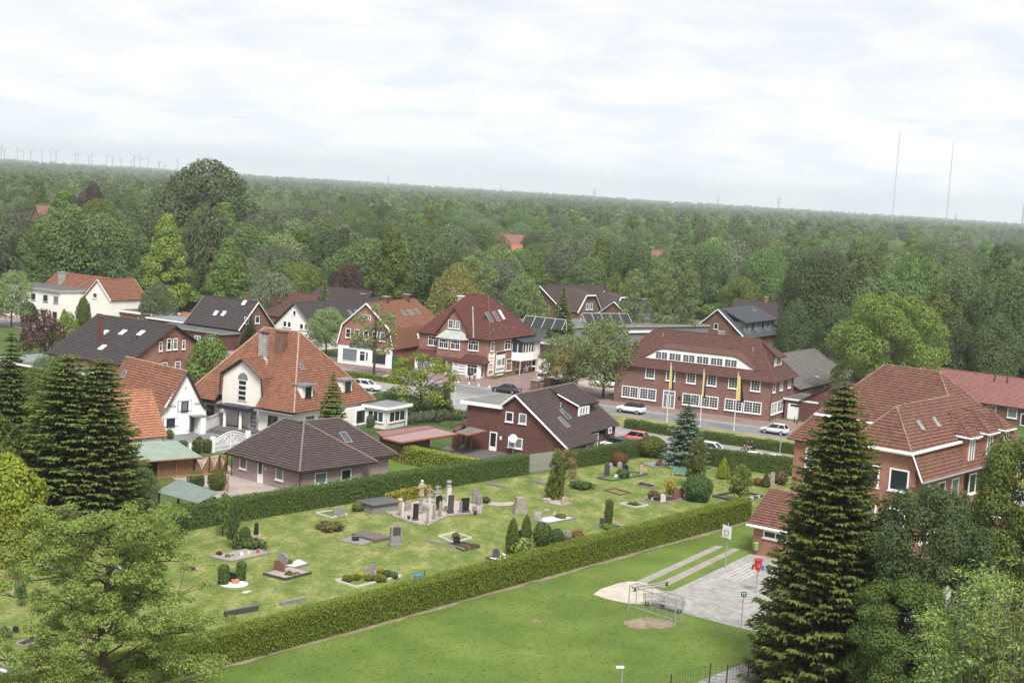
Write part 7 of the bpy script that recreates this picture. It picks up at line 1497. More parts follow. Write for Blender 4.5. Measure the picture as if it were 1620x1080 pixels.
mb = MB(); mb.tube([(0, 0, 0), (0, 0, h)], 0.055, 8); mb.build('pole', M['galv'], r); mb = MB(); mb.box(-0.6, 0.6, -0.14, -0.10, 2.65, 3.7); o = mb.build('backboard', M['white'], r)
mb = MB()
for q in ((-0.26, 0.26, 2.86, 2.9), (-0.26, 0.26, 3.26, 3.3), (-0.3, -0.26, 2.86, 3.3), (0.26, 0.3, 2.86, 3.3)): mb.box(q[0], q[1], -0.152, -0.141, q[2], q[3])
mb.build('target_square', M['dark'], o); mb = MB(); mb.tube([(0.23 * math.cos(k * 0.393), -0.42 + 0.23 * math.sin(k * 0.393), 2.75) for k in range(17)], 0.02, 5); mb.tube([(0, -0.14, 2.75), (0, -0.2, 2.75)], 0.03, 5); mb.build('rim', M['orange'], r)
p = at(1196, 938); r = thing('ball_catcher', 'red and blue ball funnel on a grey pole in the court', 'playground tube', p); h = hgt(p, 884)
mb = MB(); mb.tube([(0, 0, 0), (0, 0, h - 0.9)], 0.05, 8); mb.build('pole', M['galv'], r); mb = MB(); mb.lathe([(0.2, 0), (0.24, 0.15), (0.3, 0.75), (0.38, 0.8), (0.38, 0.88), (0.33, 0.88), (0.22, 0.3)], 14, (0, 0, h - 0.88)); mb.build('funnel', M['red'], r)
for a, m in ((20, 'blue'), (150, 'red'), (265, 'red')): q = dv(a) * 0.42; mb = MB(); mb.tube([(q[0] * 0.5, q[1] * 0.5, h - 0.5), (q[0], q[1], h - 0.62), (q[0] * 1.1, q[1] * 1.1, h - 0.92)], [0.12, 0.13, 0.15], 8); mb.build('outlet', M[m], r)
p = at(1172, 994); r = thing('assembly_point_sign', 'green and white assembly point sign on a thin grey post', 'sign', p, 0); h = hgt(p, 932)
mb = MB(); mb.tube([(0, 0, 0), (0, 0, h)], 0.035, 6); mb.build('post', M['grey'], r); mb = MB(); mb.box(-0.26, 0.26, -0.06, -0.036, h - 0.62, h - 0.06); o = mb.build('sign_plate', M['white'], r); mb = MB(); mb.box(-0.22, 0.22, -0.068, -0.061, h - 0.56, h - 0.12); mb.build('green_field', M['signgreen'], o)
for a in (45, 135, 225, 315): d = dv(a); mb = MB(); mb.tube([(d[0] * 0.20, -0.072, h - 0.34 + d[1] * 0.20), (d[0] * 0.07, -0.072, h - 0.34 + d[1] * 0.07)], [0.02, 0.05], 4); mb.build('arrow', M['white'], o)
p = at(1196, 868); r = thing('litter_bin', 'lime green litter bin hanging on the annex wall', 'bin', tuple((np.array([22.63, 130.88, 0]) + dv(-36) * 0.55 + dv(-126) * 0.26)), -36)
mb = MB(); mb.lathe([(0.17, 0.45), (0.2, 0.5), (0.24, 1.05)], 12); mb.build('bin_body', M['limegreen'], r); mb = MB(); mb.lathe([(0.25, 1.052), (0.26, 1.1), (0.12, 1.2)], 12); mb.build('lid', M['limegreen'], r); mb = MB(); mb.box(-0.05, 0.05, 0.18, 0.26, 0.5, 1.0); mb.build('bracket', M['grey'], r)
# ------------------------------------------------------------------ cemetery
def grave(label, pts, kerb='stone', fill='soil', kw=0.13, kh=0.16, z=None, fillz=0.07, sides=(0, 1, 2, 3)):
 P_ = [at(*p) for p in pts]; o_ = np.mean(P_, axis=0); r = thing('grave_plot', label, 'grave', o_); Q_ = [p - o_ for p in P_]
 ctr = np.zeros(3)
 for i in sides:
  a, c = Q_[i], Q_[(i + 1) % 4]; d = (c - a) / np.linalg.norm(c - a); n = np.array([-d[1], d[0], 0]); n = n if np.dot(n, ctr - a) > 0 else -n
  a2, c2 = a + d * (kw if i % 2 else 0), c - d * (kw if i % 2 else 0); mb = MB(); mb.prism([(a2[0], a2[1]), (c2[0], c2[1]), (c2[0] + n[0] * kw, c2[1] + n[1] * kw), (a2[0] + n[0] * kw, a2[1] + n[1] * kw)], -0.05, kh); mb.build('kerb', M[kerb], r)
 if fill: mb = MB(); mb.prism([(q[0] * 0.93, q[1] * 0.93) for q in Q_], -0.05, fillz); mb.build('infill', M[fill], r)
 return r
def stone(label, bx, by, ty, wpx, mat='stone', kind='slab', ang=50, d=0.22, name='headstone', base=True, group=None):
 p = at(bx, by); h = hgt(p, ty); w = max(0.25, wpx * np.linalg.norm(p[:2]) / F_PX); r = thing(name, label, 'gravestone' if name != 'statue' else 'statue', p, ang, group); bh = min(0.25, h * 0.2) if base else 0.0
 if base: mb = MB(); mb.box(-w * 0.58, w * 0.58, -d * 0.8, d * 0.8, -0.05, bh); mb.build('base', M[mat if mat != 'stone_black' else 'stone_dark'], r)
 mb = MB(); hw = w / 2; H_ = h
 if kind == 'slab': prof = [(-hw, bh), (hw, bh), (hw, H_), (-hw, H_)]
 elif kind == 'arch': prof = [(-hw, bh), (hw, bh)] + [(hw * math.cos(t), H_ - hw * 0.6 + hw * 0.6 * math.sin(t)) for t in np.linspace(0, math.pi, 9)]
 elif kind == 'peak': prof = [(-hw, bh), (hw, bh), (hw, H_ * 0.86), (hw * 0.5, H_ * 0.9), (0, H_), (-hw * 0.5, H_ * 0.9), (-hw, H_ * 0.86)]
 elif kind == 'skew': prof = [(-hw, bh), (hw, bh), (hw * 0.8, H_ * 0.75), (hw * 0.2, H_), (-hw * 0.9, H_ * 0.9)]
 elif kind == 'heart': prof = [(0, bh), (hw * 0.7, H_ * 0.5), (hw, H_ * 0.75), (hw * 0.75, H_), (hw * 0.3, H_ * 0.98), (0, H_ * 0.85), (-hw * 0.3, H_ * 0.98), (-hw * 0.75, H_), (-hw, H_ * 0.75), (-hw * 0.7, H_ * 0.5)]
 else: prof = None
 if prof: f = [(x, -d / 2, z) for x, z in prof]; k = [(x, d / 2, z) for x, z in prof]; mb.poly(f); mb.poly(k[::-1]); [mb.poly([f[(i + 1) % len(f)], f[i], k[i], k[(i + 1) % len(f)]]) for i in range(len(f))]; mb.build('stone', M[mat], r)
 if kind == 'obelisk': mb.loft([[(x * s_, y * s_, z) for x, y in ((-hw, -hw), (hw, -hw), (hw, hw), (-hw, hw))] for s_, z in ((1, bh), (0.72, H_ * 0.94), (0.1, H_))]); mb.build('shaft', M[mat], r)
 if kind == 'boulder': mb.lathe([(hw * 0.9, -0.05), (hw, H_ * 0.35), (hw * 0.85, H_ * 0.7), (hw * 0.5, H_ * 0.95), (0.02, H_)], 8); o = mb.build('boulder', M[mat], r); o.scale = (1, 0.6, 1)
 if kind == 'cross': mb.box(-hw * 0.28, hw * 0.28, -d / 3, d / 3, bh, H_); mb.box(-hw, -hw * 0.28, -d / 3, d / 3, H_ * 0.62, H_ * 0.62 + hw * 0.55); mb.box(hw * 0.28, hw, -d / 3, d / 3, H_ * 0.62, H_ * 0.62 + hw * 0.55); mb.build('cross', M[mat], r)
 if kind == 'pillar': mb.lathe([(hw * 1.1, bh), (hw * 1.1, bh + 0.1), (hw * 0.8, bh + 0.15), (hw * 0.75, H_ * 0.8), (hw * 1.05, H_ * 0.84), (hw * 1.05, H_ * 0.9), (hw * 0.4, H_)], 8); mb.build('shaft', M[mat], r)
 return r, h, w
za_ = lambda x, y: (480 + x / 4.909, 740 + y / 4.909); zh_ = lambda x, y: (320 + x / 4.5, 740 + y / 4.5); zb2 = lambda x, y: (680 + x / 5.0625, 720 + y / 5.0625); z9 = lambda x, y: (900 + x / 4.5, 680 + y / 4.5); zt_ = lambda x, y: (x / 3.857, 800 + y / 3.857); z56 = lambda x, y: (560 + x / 8.1, 740 + y / 8.1)
grave('grave with round yellow green boxwoods and a white kerb near the front hedge', [zh_(945, 805), zh_(1095, 855), zh_(1420, 775), zh_(1270, 738)], 'stone_pale', 'lawn')
for i, (x, y, w) in enumerate([(1030, 812, 70), (1095, 800, 60), (1060, 800, 55), (1185, 805, 66), (1240, 812, 72), (1285, 808, 60)]): pl('ball', 'boxwood', 'round clipped yellow green boxwood on the white kerbed grave', 'shrub', *zh_(x, y), zh_(0, y - w * 0.72)[1], w / 4.5, 'box', 'boxwoods on the white kerbed grave')
for x, y, w, m, lb in ((1130, 782, 60, 'golden', 'golden yellow boxwood behind the round ones'), (1268, 750, 56, 'golden', 'golden yellow boxwood right of the heart stones'), (1315, 778, 72, 'rhodo', 'dark green boxwood right of the heart stones'), (1360, 785, 66, 'bluespruce', 'blue green boxwood at the corner of the white kerbed grave')): pl('ball', 'boxwood', lb, 'shrub', *zh_(x, y), zh_(0, y - w * 0.72)[1], w / 4.5, m)
stone('larger heart shaped grey stone between the boxwoods', *zh_(1212, 762), zh_(0, 685)[1], 11, 'stone', 'heart', -10); stone('smaller heart shaped grey stone left of the larger one', *zh_(1165, 760), zh_(0, 708)[1], 9, 'stone', 'heart', -10)
grave('pinkish slab grave in front of the brown curved headstone', [zh_(430, 762), zh_(590, 803), zh_(778, 755), zh_(620, 716)], 'stone_dark', 'paver_pink', 0.1, 0.22, fillz=0.2); stone('brown slate headstone with a pale ragged rim', *zh_(548, 745), zh_(0, 655)[1], 22, 'stone_red', 'skew', -35); stone('arched grey headstone behind the brown one', *zh_(570, 690), zh_(0, 603)[1], 21, 'stone', 'arch', -35); grave('white marble slab grave behind the pinkish slab', [zh_(590, 712), zh_(655, 722), zh_(760, 692), zh_(680, 660)], 'stone', 'stone_pale', 0.08, 0.2, fillz=0.19); pl('tuft', 'shrub', 'small plants on the pinkish slab grave', 'shrub', *zh_(620, 775), zh_(0, 735)[1], 14, 'bright'); pl('tuft', 'shrub', 'second small plant on the pinkish slab grave', 'shrub', *zh_(672, 768), zh_(0, 742)[1], 12, 'box'); pl('tuft', 'shrub', 'small green plant on the white marble slab', 'shrub', *zh_(620, 695), zh_(0, 655)[1], 9, 'rhodo')
grave('wide brown slab grave with a black vase left of the tall grey headstone', [zh_(975, 520), zh_(1135, 555), zh_(1330, 495), zh_(1190, 458)], 'stone', 'stone', 0.1, 0.12, fillz=0.1); r = thing('grave_slab', 'raised brown stone slab lying left of the tall grey headstone', 'slab', at(*zh_(1200, 500)), 50); mb = MB(); mb.box(-1.0, 1.0, -1.5, 1.4, 0, 0.32); mb.build('slab', M['stone_brown'], r)
r = thing('grave_vase', 'black flower vase on the wide brown slab grave', 'vase', at(*zh_(1090, 522))); mb = MB(); mb.lathe([(0.22, 0.1), (0.3, 0.15), (0.34, 0.36), (0.26, 0.42)], 10); mb.build('bowl', M['stone_black'], r); mb = MB(); mb.box(-0.35, 0.35, -0.2, 0.2, 0.42, 0.47); mb.build('rim', M['stone_black'], r)
r, h, w = stone('tall grey headstone with an inset dark panel standing alone', *zh_(1375, 555), zh_(0, 395)[1], 19, 'stone', 'peak', 20, 0.45); mb = MB(); mb.box(-w * 0.33, w * 0.33, -0.24, -0.226, h * 0.5, h * 0.86); mb.build('inscription_panel', M['stone_dark'], r)
grave('white kerbed grave with two small rounded stones by the dark hedge', [zh_(805, 325), zh_(920, 360), zh_(1035, 335), zh_(925, 308)], 'stone_pale', 'lawn', 0.1); stone('left rounded grey stone of a pair by the dark hedge', *zh_(958, 348), zh_(0, 278)[1], 13, 'stone', 'arch', 30); stone('right narrow rounded stone of a pair by the dark hedge', *zh_(995, 340), zh_(0, 283)[1], 7, 'stone', 'arch', 30)
grave('double grave with a pale slab, plants and lanterns below the ivy stump', [zh_(45, 637), zh_(205, 673), zh_(495, 612), zh_(360, 572)], 'stone', 'stone_old', 0.12, 0.15, fillz=0.12)
for x, y, w, m, lb in ((180, 640, 40, 'box', 'yellow green cushion plant on the double grave'), (120, 625, 44, 'plum', 'brownish plant on the double grave'), (215, 632, 24, 'box', 'second cushion plant on the double grave')): pl('ball', 'cushion_plant', lb, 'plant', *zh_(x, y), zh_(0, y - w * 0.75)[1], w / 4.5, m)
for x, y, m, lb in ((280, 632, 'white', 'white grave lantern on the double grave'), (330, 625, 'yellow', 'yellow grave light on the double grave'), (395, 612, 'red', 'red flower bowl on the double grave')): r = thing('grave_lantern', lb, 'lantern', at(*zh_(x, y))); mb = MB(); mb.lathe([(0.10, 0.1), (0.12, 0.14), (0.13, 0.36), (0.05, 0.42)], 8); mb.build('lantern_body', M[m], r); mb = MB(); mb.lathe([(0.15, 0.06), (0.15, 0.1)], 8); mb.build('foot', M['stone_dark'], r)
r, h, w = stone('black obelisk on a sandstone base at the dark hedge', *zh_(380, 535), zh_(0, 385)[1], 9, 'stone_black', 'obelisk', 10, 0.3); mb = MB(); mb.box(-w * 0.75, w * 0.75, -w * 0.75, w * 0.75, 0.0, h * 0.42); mb.build('plinth', M['sandstone'], r)
stone('small black headstone between the two clipped thuja columns', *zh_(212, 812), zh_(0, 742)[1], 12, 'stone_black', 'slab', -20); r = thing('gravel_bed', 'crescent of white gravel before the two clipped thuja columns', 'gravel bed', at(370, 924)); q0 = at(370, 924); mb = MB(); mb.prism([tuple((at(370 + 23 * math.cos(t), 924 + 5.5 * math.sin(t)) - q0)[:2]) for t in np.linspace(0, 6.1, 18)], -0.05, 0.06); tag(mb.build('gravel', M['gravel_white'], r), kind='stuff'); r = thing('flower_bowl', 'terracotta bowl on the white gravel', 'bowl', at(372, 922)); mb = MB(); mb.lathe([(0.2, 0.05), (0.34, 0.12), (0.3, 0.3)], 10); mb.build('bowl', M['orange_wall'], r)
def kerbstone(label, a, c, w=0.2, h=0.28, mat='stone'):
 A_, C_ = at(*a), at(*c); r = thing('kerb_stone', label, 'kerb', A_, math.degrees(math.atan2(C_[1] - A_[1], C_[0] - A_[0]))); Lx = np.linalg.norm(C_ - A_); n = max(1, int(Lx / 1.2))
 for i in range(n): mb = MB(); mb.box(Lx * i / n, Lx * (i + 1) / n - 0.02, -w / 2, w / 2, -0.05, h); mb.build('stone', M[mat], r)
kerbstone('lone kerb stone near the front hedge, right of the dark kerb', (443, 958), (483, 949)); kerbstone('dark kerb at the edge of a raised grass grave by the front hedge', (355, 975), (408, 965), 0.2, 0.4, 'stone_dark'); kerbstone('long thin kerb stone right of the old gravestones', (770, 766), (800, 773)); kerbstone('grey kerb piece at the foot of the leafy tree', (841, 762), (868, 768), 0.3); kerbstone('short kerb piece in the lower left grass', (25, 1049), (45, 1058)); kerbstone('long kerb at the lower left picture edge', (-10, 1052), (20, 1063)); kerbstone('thin kerb right of the standing grave stones', (672, 856), (735, 870), 0.12, 0.2); kerbstone('flat pale stone in the grass below the gravel crescent', (384, 938), (396, 935), 0.3, 0.06, 'stone_pale')
r = thing('tomb', 'raised grey stone tomb slab in front of the dark hedge', 'tomb', at(*z56(300, 585)), 46); mb = MB(); mb.box(-0.6, 3.0, 0.0, 2.4, 0, 0.75); mb.build('tomb_body', M['stone'], r); mb = MB(); mb.box(-0.75, 3.15, -0.15, 2.55, 0.752, 0.88); mb.build('cover_slab', M['stone_dark'], r); stone('black flat stone behind the raised tomb', *z56(165, 480), z56(0, 432)[1], 12, 'stone_black', 'slab', 20)
bp = [(420, 580), (560, 640), (700, 690), (830, 735), (950, 740), (1060, 680), (1200, 620), (1400, 600), (1610, 590), (1640, 480), (1300, 420), (900, 400), (560, 500)]; q0 = at(*z56(950, 600)); r = thing('stone_edged_bed', 'gravel bed with a curved edge of rough stones under the old gravestones', 'bed', q0); BP = [at(*z56(*p)) - q0 for p in bp]; mb = MB(); mb.prism([tuple(p[:2]) for p in BP], -0.05, 0.06); tag(mb.build('gravel', M['gravel'], r), kind='stuff')
ss = [MB() for _ in range(3)]; [s_.lathe([(0.16, -0.05), (0.2, 0.1), (0.15, 0.24), (0.03, 0.28)], 6) for s_ in ss[:1]]; sm = ss[0].mesh('edge_stone', M['stone_old'])
for a, c in zip(BP[:9], BP[1:10]):
 n = max(1, int(np.linalg.norm(c - a) / 0.42))
 for i in range(n): q = a + (c - a) * (i + rs.uniform(-0.1, 0.1)) / n; inst('edge_stone', sm, r, tuple(q), rs.uniform(0, 6), (rs.uniform(0.8, 1.3), rs.uniform(0.8, 1.2), rs.uniform(0.7, 1.1)))
for lb, x, y, t, w, m, k in [('tan sandstone pillar with urn at the left of the old gravestones', 585, 612, 380, 9, 'sandstone', 'pillar'), ('stepped black gravestone at the front of the old gravestones', 785, 675, 455, 8, 'stone_black', 'slab'), ('slim pale stone beside the tan pillar', 615, 640, 440, 3, 'stone_pale', 'slab'), ('dark wooden looking slab behind the stepped black gravestone', 690, 550, 415, 10, 'stone_old', 'slab'),
   ('weathered stone pillar at the curve of the bed', 938, 722, 480, 5, 'stone_old', 'pillar'), ('very thin stone post right of the weathered pillar', 1025, 660, 470, 3, 'stone_old', 'slab'), ('arched black gravestone below the right stone cross', 1085, 545, 350, 10, 'stone_black', 'arch'), ('thin grey obelisk in front of the arched black gravestone', 1097, 628, 420, 4, 'stone_old', 'obelisk'), ('tall slate grey stele right of the black gravestone', 1235, 585, 345, 9, 'stone_dark', 'slab'),
   ('black slab right of the tall slate stele', 1420, 575, 378, 13, 'stone_black', 'slab'), ('grey tapered stone in front of the black slab', 1385, 577, 430, 9, 'stone', 'slab'), ('small pale stone at the right end of the bed', 1545, 572, 480, 7, 'stone_old', 'slab'), ('big grey headstone behind the right end of the bed', 1555, 460, 265, 11, 'stone', 'slab'), ('grey headstone leaning beside the big grey one', 1610, 480, 350, 10, 'stone', 'skew'), ('small grey stone behind the weathered pillar', 905, 575, 470, 6, 'stone_old', 'arch'), ('low mossy stone right of the thin post', 1170, 560, 480, 5, 'stone_old', 'arch')]: stone(lb, *z56(x, y), z56(0, t)[1], w, m, k, 35, name='gravestone')
r, h, w = stone('old stone pedestal carrying the saintly pale statue', *z56(850, 592), z56(0, 365)[1], 8, 'stone_old', 'pillar', 30, name='gravestone')
p = at(*z56(850, 592)); r = thing('statue', 'pale robed stone statue standing on the old pedestal', 'statue', (p[0], p[1], h), 30); mb = MB(); mb.lathe([(0.26, 0), (0.3, 0.1), (0.24, 0.5), (0.27, 0.85), (0.3, 1.1), (0.24, 1.25), (0.1, 1.32)], 10); mb.build('robe', M['sandstone'], r); mb = MB(); mb.lathe([(0.02, 1.3), (0.12, 1.36), (0.15, 1.46), (0.12, 1.57), (0.02, 1.62)], 10); mb.build('head', M['stone_pale'], r)
for s_ in (-1, 1): mb = MB(); mb.tube([(0.28 * s_, 0, 1.12), (0.33 * s_, -0.12, 0.85), (0.06 * s_, -0.28, 0.95)], [0.09, 0.08, 0.05], 6); mb.build('arm', M['sandstone'], r)
for lb, x, y, t0, t1, w in (('left stone cross on a white pedestal', 962, 452, 340, 242, 8), ('right stone cross on a white pedestal', 1062, 470, 300, 220, 10)):
 p = at(*z56(x, y)); h0 = hgt(p, z56(0, t0)[1]); h1 = hgt(p, z56(0, t1)[1]); r = thing('cross_monument', lb, 'gravestone', p, 25); w_ = w * np.linalg.norm(p) / F_PX; mb = MB(); mb.box(-w_ * 0.3, w_ * 0.3, -w_ * 0.3, w_ * 0.3, 0, h0 - 0.14); mb.build('pedestal', M['stone_pale'], r); mb = MB(); mb.box(-w_ * 0.55, w_ * 0.55, -w_ * 0.45, w_ * 0.45, h0 - 0.138, h0); mb.build('cornice', M['stone_old'], r); k = h1 - h0; mb = MB(); mb.box(-0.07, 0.07, -0.07, 0.07, h0 + 0.002, h1); mb.build('cross_post', M['stone_old'], r); mb = MB(); mb.box(-0.3, 0.3, -0.065, 0.065, h0 + k * 0.6, h0 + k * 0.6 + 0.14); mb.build('cross_arm', M['stone_old'], r)
r, h, w = stone('tall white and grey monument with an urn behind the slate stele', *z56(1205, 445), z56(0, 240)[1], 7, 'stone_pale', 'slab', 25, 0.45, name='gravestone'); mb = MB(); mb.lathe([(0.2, 0), (0.3, 0.1), (0.14, 0.2), (0.28, 0.5), (0.22, 0.62)], 10, (0, 0, h)); mb.build('urn', M['stone_old'], r)
for i, (x, y) in enumerate(((700, 665), (1555, 600))): r = thing('grave_vase', ('small black vase at the front of the gravel bed', 'small dark vase at the right end of the gravel bed')[i], 'vase', at(*z56(x, y))); mb = MB(); mb.lathe([(0.08, 0), (0.1, 0.1), (0.18, 0.4)], 8); mb.build('vase_body', M['stone_black'], r)
gp = [(435, 365), (560, 380), (640, 372), (690, 378), (650, 402), (560, 405), (470, 395)]; sheet('gravel_path', [tuple(at(*zb2(*p))[:2]) for p in gp], 0.016, M['gravel'])
grave('grave with a white frame and slab behind the black headstone', [za_(1040, 535), za_(1170, 592), za_(1308, 548), za_(1180, 505)], 'stone_pale', None); grave('grave with colourful low flowers beside the black headstone', [za_(1110, 595), za_(1240, 648), za_(1370, 620), za_(1240, 580)], 'stone_dark', 'soil'); stone('black headstone with a pale plaque between two shrubs', *za_(1190, 600), za_(0, 520)[1], 12, 'stone_black', 'skew', 0); pl('ball', 'shrub', 'yellow green ball shrub behind the black headstone with plaque', 'shrub', *za_(1182, 545), za_(0, 498)[1], 11, 'box'); pl('tuft', 'flower_bed', 'mixed low flowers on the grave by the black headstone', 'flowers', *za_(1255, 620), za_(0, 595)[1], 18, 'rust'); pl('tuft', 'flower_bed', 'pinkish flowers at the right end of the same grave', 'flowers', *za_(1330, 615), za_(0, 590)[1], 14, 'plum')
grave('pale gravel grave at the foot of the left tall thuja', [zb2(445, 825), zb2(550, 866), zb2(690, 832), zb2(590, 797)], 'stone_dark', 'gravel_white'); stone('dark headstone on the pale gravel grave', *zb2(530, 822), zb2(0, 742)[1], 12, 'stone_dark', 'skew', 10)
for i in range(3): r = thing('grave_lantern', ('small black lantern on the pale gravel grave', 'small white lantern on the pale gravel grave', 'brass coloured light on the pale gravel grave')[i], 'lantern', at(*zb2(578 + i * 18 - (30 if i == 2 else 0), 842 - i * 8))); mb = MB(); mb.lathe([(0.1, 0.05), (0.1, 0.42), (0.03, 0.5)], 8); mb.build('lantern_body', M[('stone_black', 'white', 'yellow')[i]], r); mb = MB(); mb.lathe([(0.13, 0.0), (0.13, 0.05)], 8); mb.build('foot', M['stone_dark'], r)
stone('black headstone between the two tall dark thujas', *zb2(715, 700), zb2(0, 600)[1], 8, 'stone_black', 'slab', 20)
grave('overgrown grave around the small grey headstone near the front hedge', [zb2(905, 730), zb2(1010, 765), zb2(1180, 735), zb2(1060, 700)], 'stone', 'soil'); stone('small grey headstone in the overgrown grave', *zb2(1105, 690), zb2(0, 605)[1], 11, 'stone', 'slab', 20); pl('tuft', 'shrub', 'low green plant in front of the egg shaped bush', 'shrub', *zb2(1030, 740), zb2(0, 700)[1], 26, 'rhodo')
grave('white gravel grave before the big grey boulder', [zb2(800, 520), zb2(950, 552), zb2(1175, 510), zb2(1030, 480)], 'stone', 'gravel_white'); stone('big grey boulder used as a headstone', *zb2(862, 522), zb2(0, 447)[1], 16, 'stone_old', 'boulder', 10, name='boulder_stone', base=False); pl('tuft', 'shrub', 'yellow green plant at the end of the white gravel grave', 'shrub', *zb2(1050, 505), zb2(0, 470)[1], 16, 'box'); stone('reddish rounded field stone on the white gravel grave', *zb2(1000, 495), zb2(0, 450)[1], 10, 'sandstone', 'boulder', 40, name='boulder_stone', base=False); stone('low brown field stone in the grass above the gravel grave', *zb2(935, 450), zb2(0, 425)[1], 12, 'stone_old', 'boulder', 40, name='boulder_stone', base=False)
p = at(*zb2(718, 462)); r = thing('stone_stack', 'rough stepped stack of old stones standing alone in the grass', 'monument', p, 20); hs = hgt(p, zb2(0, 335)[1])
for i in range(5): w = 0.62 - i * 0.06; mb = MB(); mb.box(-w + rs.uniform(-.05, .05), w + rs.uniform(-.05, .05), -w * 0.8, w * 0.8, hs * i / 5, hs * (i + 1) / 5 - 0.01); mb.build('stone_block', M['stone_old'], r)
grave('pale gravel grave below the reddish sparse tree', [zb2(900, 380), zb2(1040, 411), zb2(1152, 392), zb2(1020, 365)], 'stone_old', 'gravel'); stone('arched sandstone headstone below the reddish sparse tree', *zb2(1080, 392), zb2(0, 330)[1], 11, 'sandstone', 'arch', 20); stone('flat old slab lying left of the small leafy tree', *zb2(935, 362), zb2(0, 338)[1], 18, 'stone_old', 'boulder', 10, name='boulder_stone', base=False)
grave('grave at the foot of the single thuja column', [zb2(1325, 560), zb2(1470, 606), zb2(1560, 580), zb2(1420, 545)], 'stone', 'soil'); stone('dark headstone left of the single thuja column', *zb2(1383, 565), zb2(0, 500)[1], 9, 'stone_dark', 'slab', 20); pl('tuft', 'shrub', 'low mixed plants at the foot of the single thuja column', 'shrub', *zb2(1430, 585), zb2(0, 550)[1], 24, 'ash')
stone('flat dark stone with a white base close to the front hedge', *z9(545, 692), z9(0, 662)[1], 11, 'stone_dark', 'skew', 0, 0.6); stone('left one of two little stones near the front hedge end', *z9(905, 600), z9(0, 583)[1], 10, 'stone', 'boulder', 10, name='boulder_stone', base=False); stone('right one of two little stones near the front hedge end', *z9(975, 583), z9(0, 570)[1], 8, 'stone_pale', 'boulder', 10, name='boulder_stone', base=False)
grave('empty grass filled grave with a brown kerb', [z9(245, 432), z9(365, 467), z9(447, 450), z9(325, 418)], 'stone_red', None, 0.15, 0.14); grave('grave with a strip of purple flowers', [z9(475, 390), z9(590, 419), z9(632, 404), z9(520, 377)], 'stone', 'soil'); [pl('tuft', 'flower_bed', 'purple red flowers filling the narrow grave', 'flowers', *z9(515 + 22 * i, 395 + 5 * i), z9(0, 372 + 5 * i)[1], 8, 'plum', 'purple red flowers on the narrow grave') for i in range(4)]
grave('grave with a white kerb and black soil bed', [z9(362, 528), z9(470, 556), z9(570, 540), z9(455, 518)], 'stone_pale', 'soil'); pl('tuft', 'shrub', 'two toned green plants on the black soil bed, left', 'shrub', *z9(440, 532), z9(0, 510)[1], 9, 'bright'); pl('tuft', 'shrub', 'low plants on the black soil bed, right', 'shrub', *z9(475, 534), z9(0, 508)[1], 9, 'box')
grave('grave with a white headstone and purple bush', [z9(532, 495), z9(650, 526), z9(812, 500), z9(690, 470)], 'stone', 'soil'); stone('white rough headstone beside the purple leaved bush', *z9(668, 515), z9(0, 458)[1], 8, 'stone_pale', 'arch', 10); stone('small white stone at the left of the same grave', *z9(592, 500), z9(0, 475)[1], 4, 'stone_pale', 'slab', 10); stone('red brown slanted stone wall against the dense round bush', *z9(775, 490), z9(0, 415)[1], 17, 'stone_red', 'slab', 25, 0.25)
grave('large grave of upright memorial stones with a dark kerb', [z9(190, 345), z9(310, 366), z9(565, 318), z9(440, 300)], 'stone_dark', 'lawn')
for lb, x, y, t, w, m, k in [('tall dark grey memorial stone at the left', 270, 322, 230, 9, 'stone_dark', 'skew'), ('pale memorial stone behind the orange shrub', 360, 270, 225, 10, 'stone', 'boulder'), ('black memorial slab in the middle', 402, 292, 243, 10, 'stone_black', 'skew'), ('reddish memorial stone at the right end', 512, 318, 248, 6, 'sandstone', 'slab'), ('white boulder left of the low green shrub', 340, 340, 312, 10, 'stone_pale', 'boulder'), ('white boulder right of the low green shrub', 430, 330, 310, 7, 'stone_pale', 'boulder'), ('rounded grey memorial boulder beside the tall dark stone', 296, 275, 232, 8, 'stone_old', 'boulder')]: stone(lb, *z9(x, y), z9(0, t)[1], w, m, k, 20, name='memorial_stone', base=False)
grave('grey slab grave left of the blue spruce', [z9(520, 246), z9(635, 273), z9(735, 250), z9(630, 225)], 'stone', 'stone', 0.1, 0.14, fillz=0.12); stone('grey headstone of the slab grave left of the blue spruce', *z9(680, 245), z9(0, 205)[1], 10, 'stone', 'skew', 0); pl('tuft', 'shrub', 'orange leaved plant on the grey slab grave', 'shrub', *z9(640, 262), z9(0, 228)[1], 10, 'rust')
grave('grave with dark kerb before the school wall', [z9(1340, 396), z9(1400, 409), z9(1520, 386), z9(1450, 372)], 'stone', 'soil'); stone('pale tall stele before the school wall', *z9(1445, 395), z9(0, 300)[1], 7, 'stone_old', 'slab', 10); stone('small white tilted stone at the school wall', *z9(1508, 330), z9(0, 310)[1], 5, 'stone_pale', 'skew', 10)
grave('big grave with a black and white kerb around the leafy shrub tree', [z9(1020, 476), z9(1205, 521), z9(1385, 475), z9(1200, 440)], 'stone_dark', None, 0.2, 0.25); [kerbstone(('first', 'second', 'third')[i] + ' white stone piece from the left on the black kerb', z9(1245 + 46 * i, 508 - 12 * i), z9(1262 + 46 * i, 504 - 12 * i), 0.24, 0.27, 'stone_pale') for i in range(3)]
grave('white gravel grave with a dark headstone at the far left', [zt_(180, 345), zt_(270, 392), zt_(368, 402), zt_(290, 350)], 'stone', 'gravel_white'); stone('dark headstone at the far left behind the pine', *zt_(342, 368), zt_(0, 308)[1], 16, 'stone_dark', 'slab', -30)
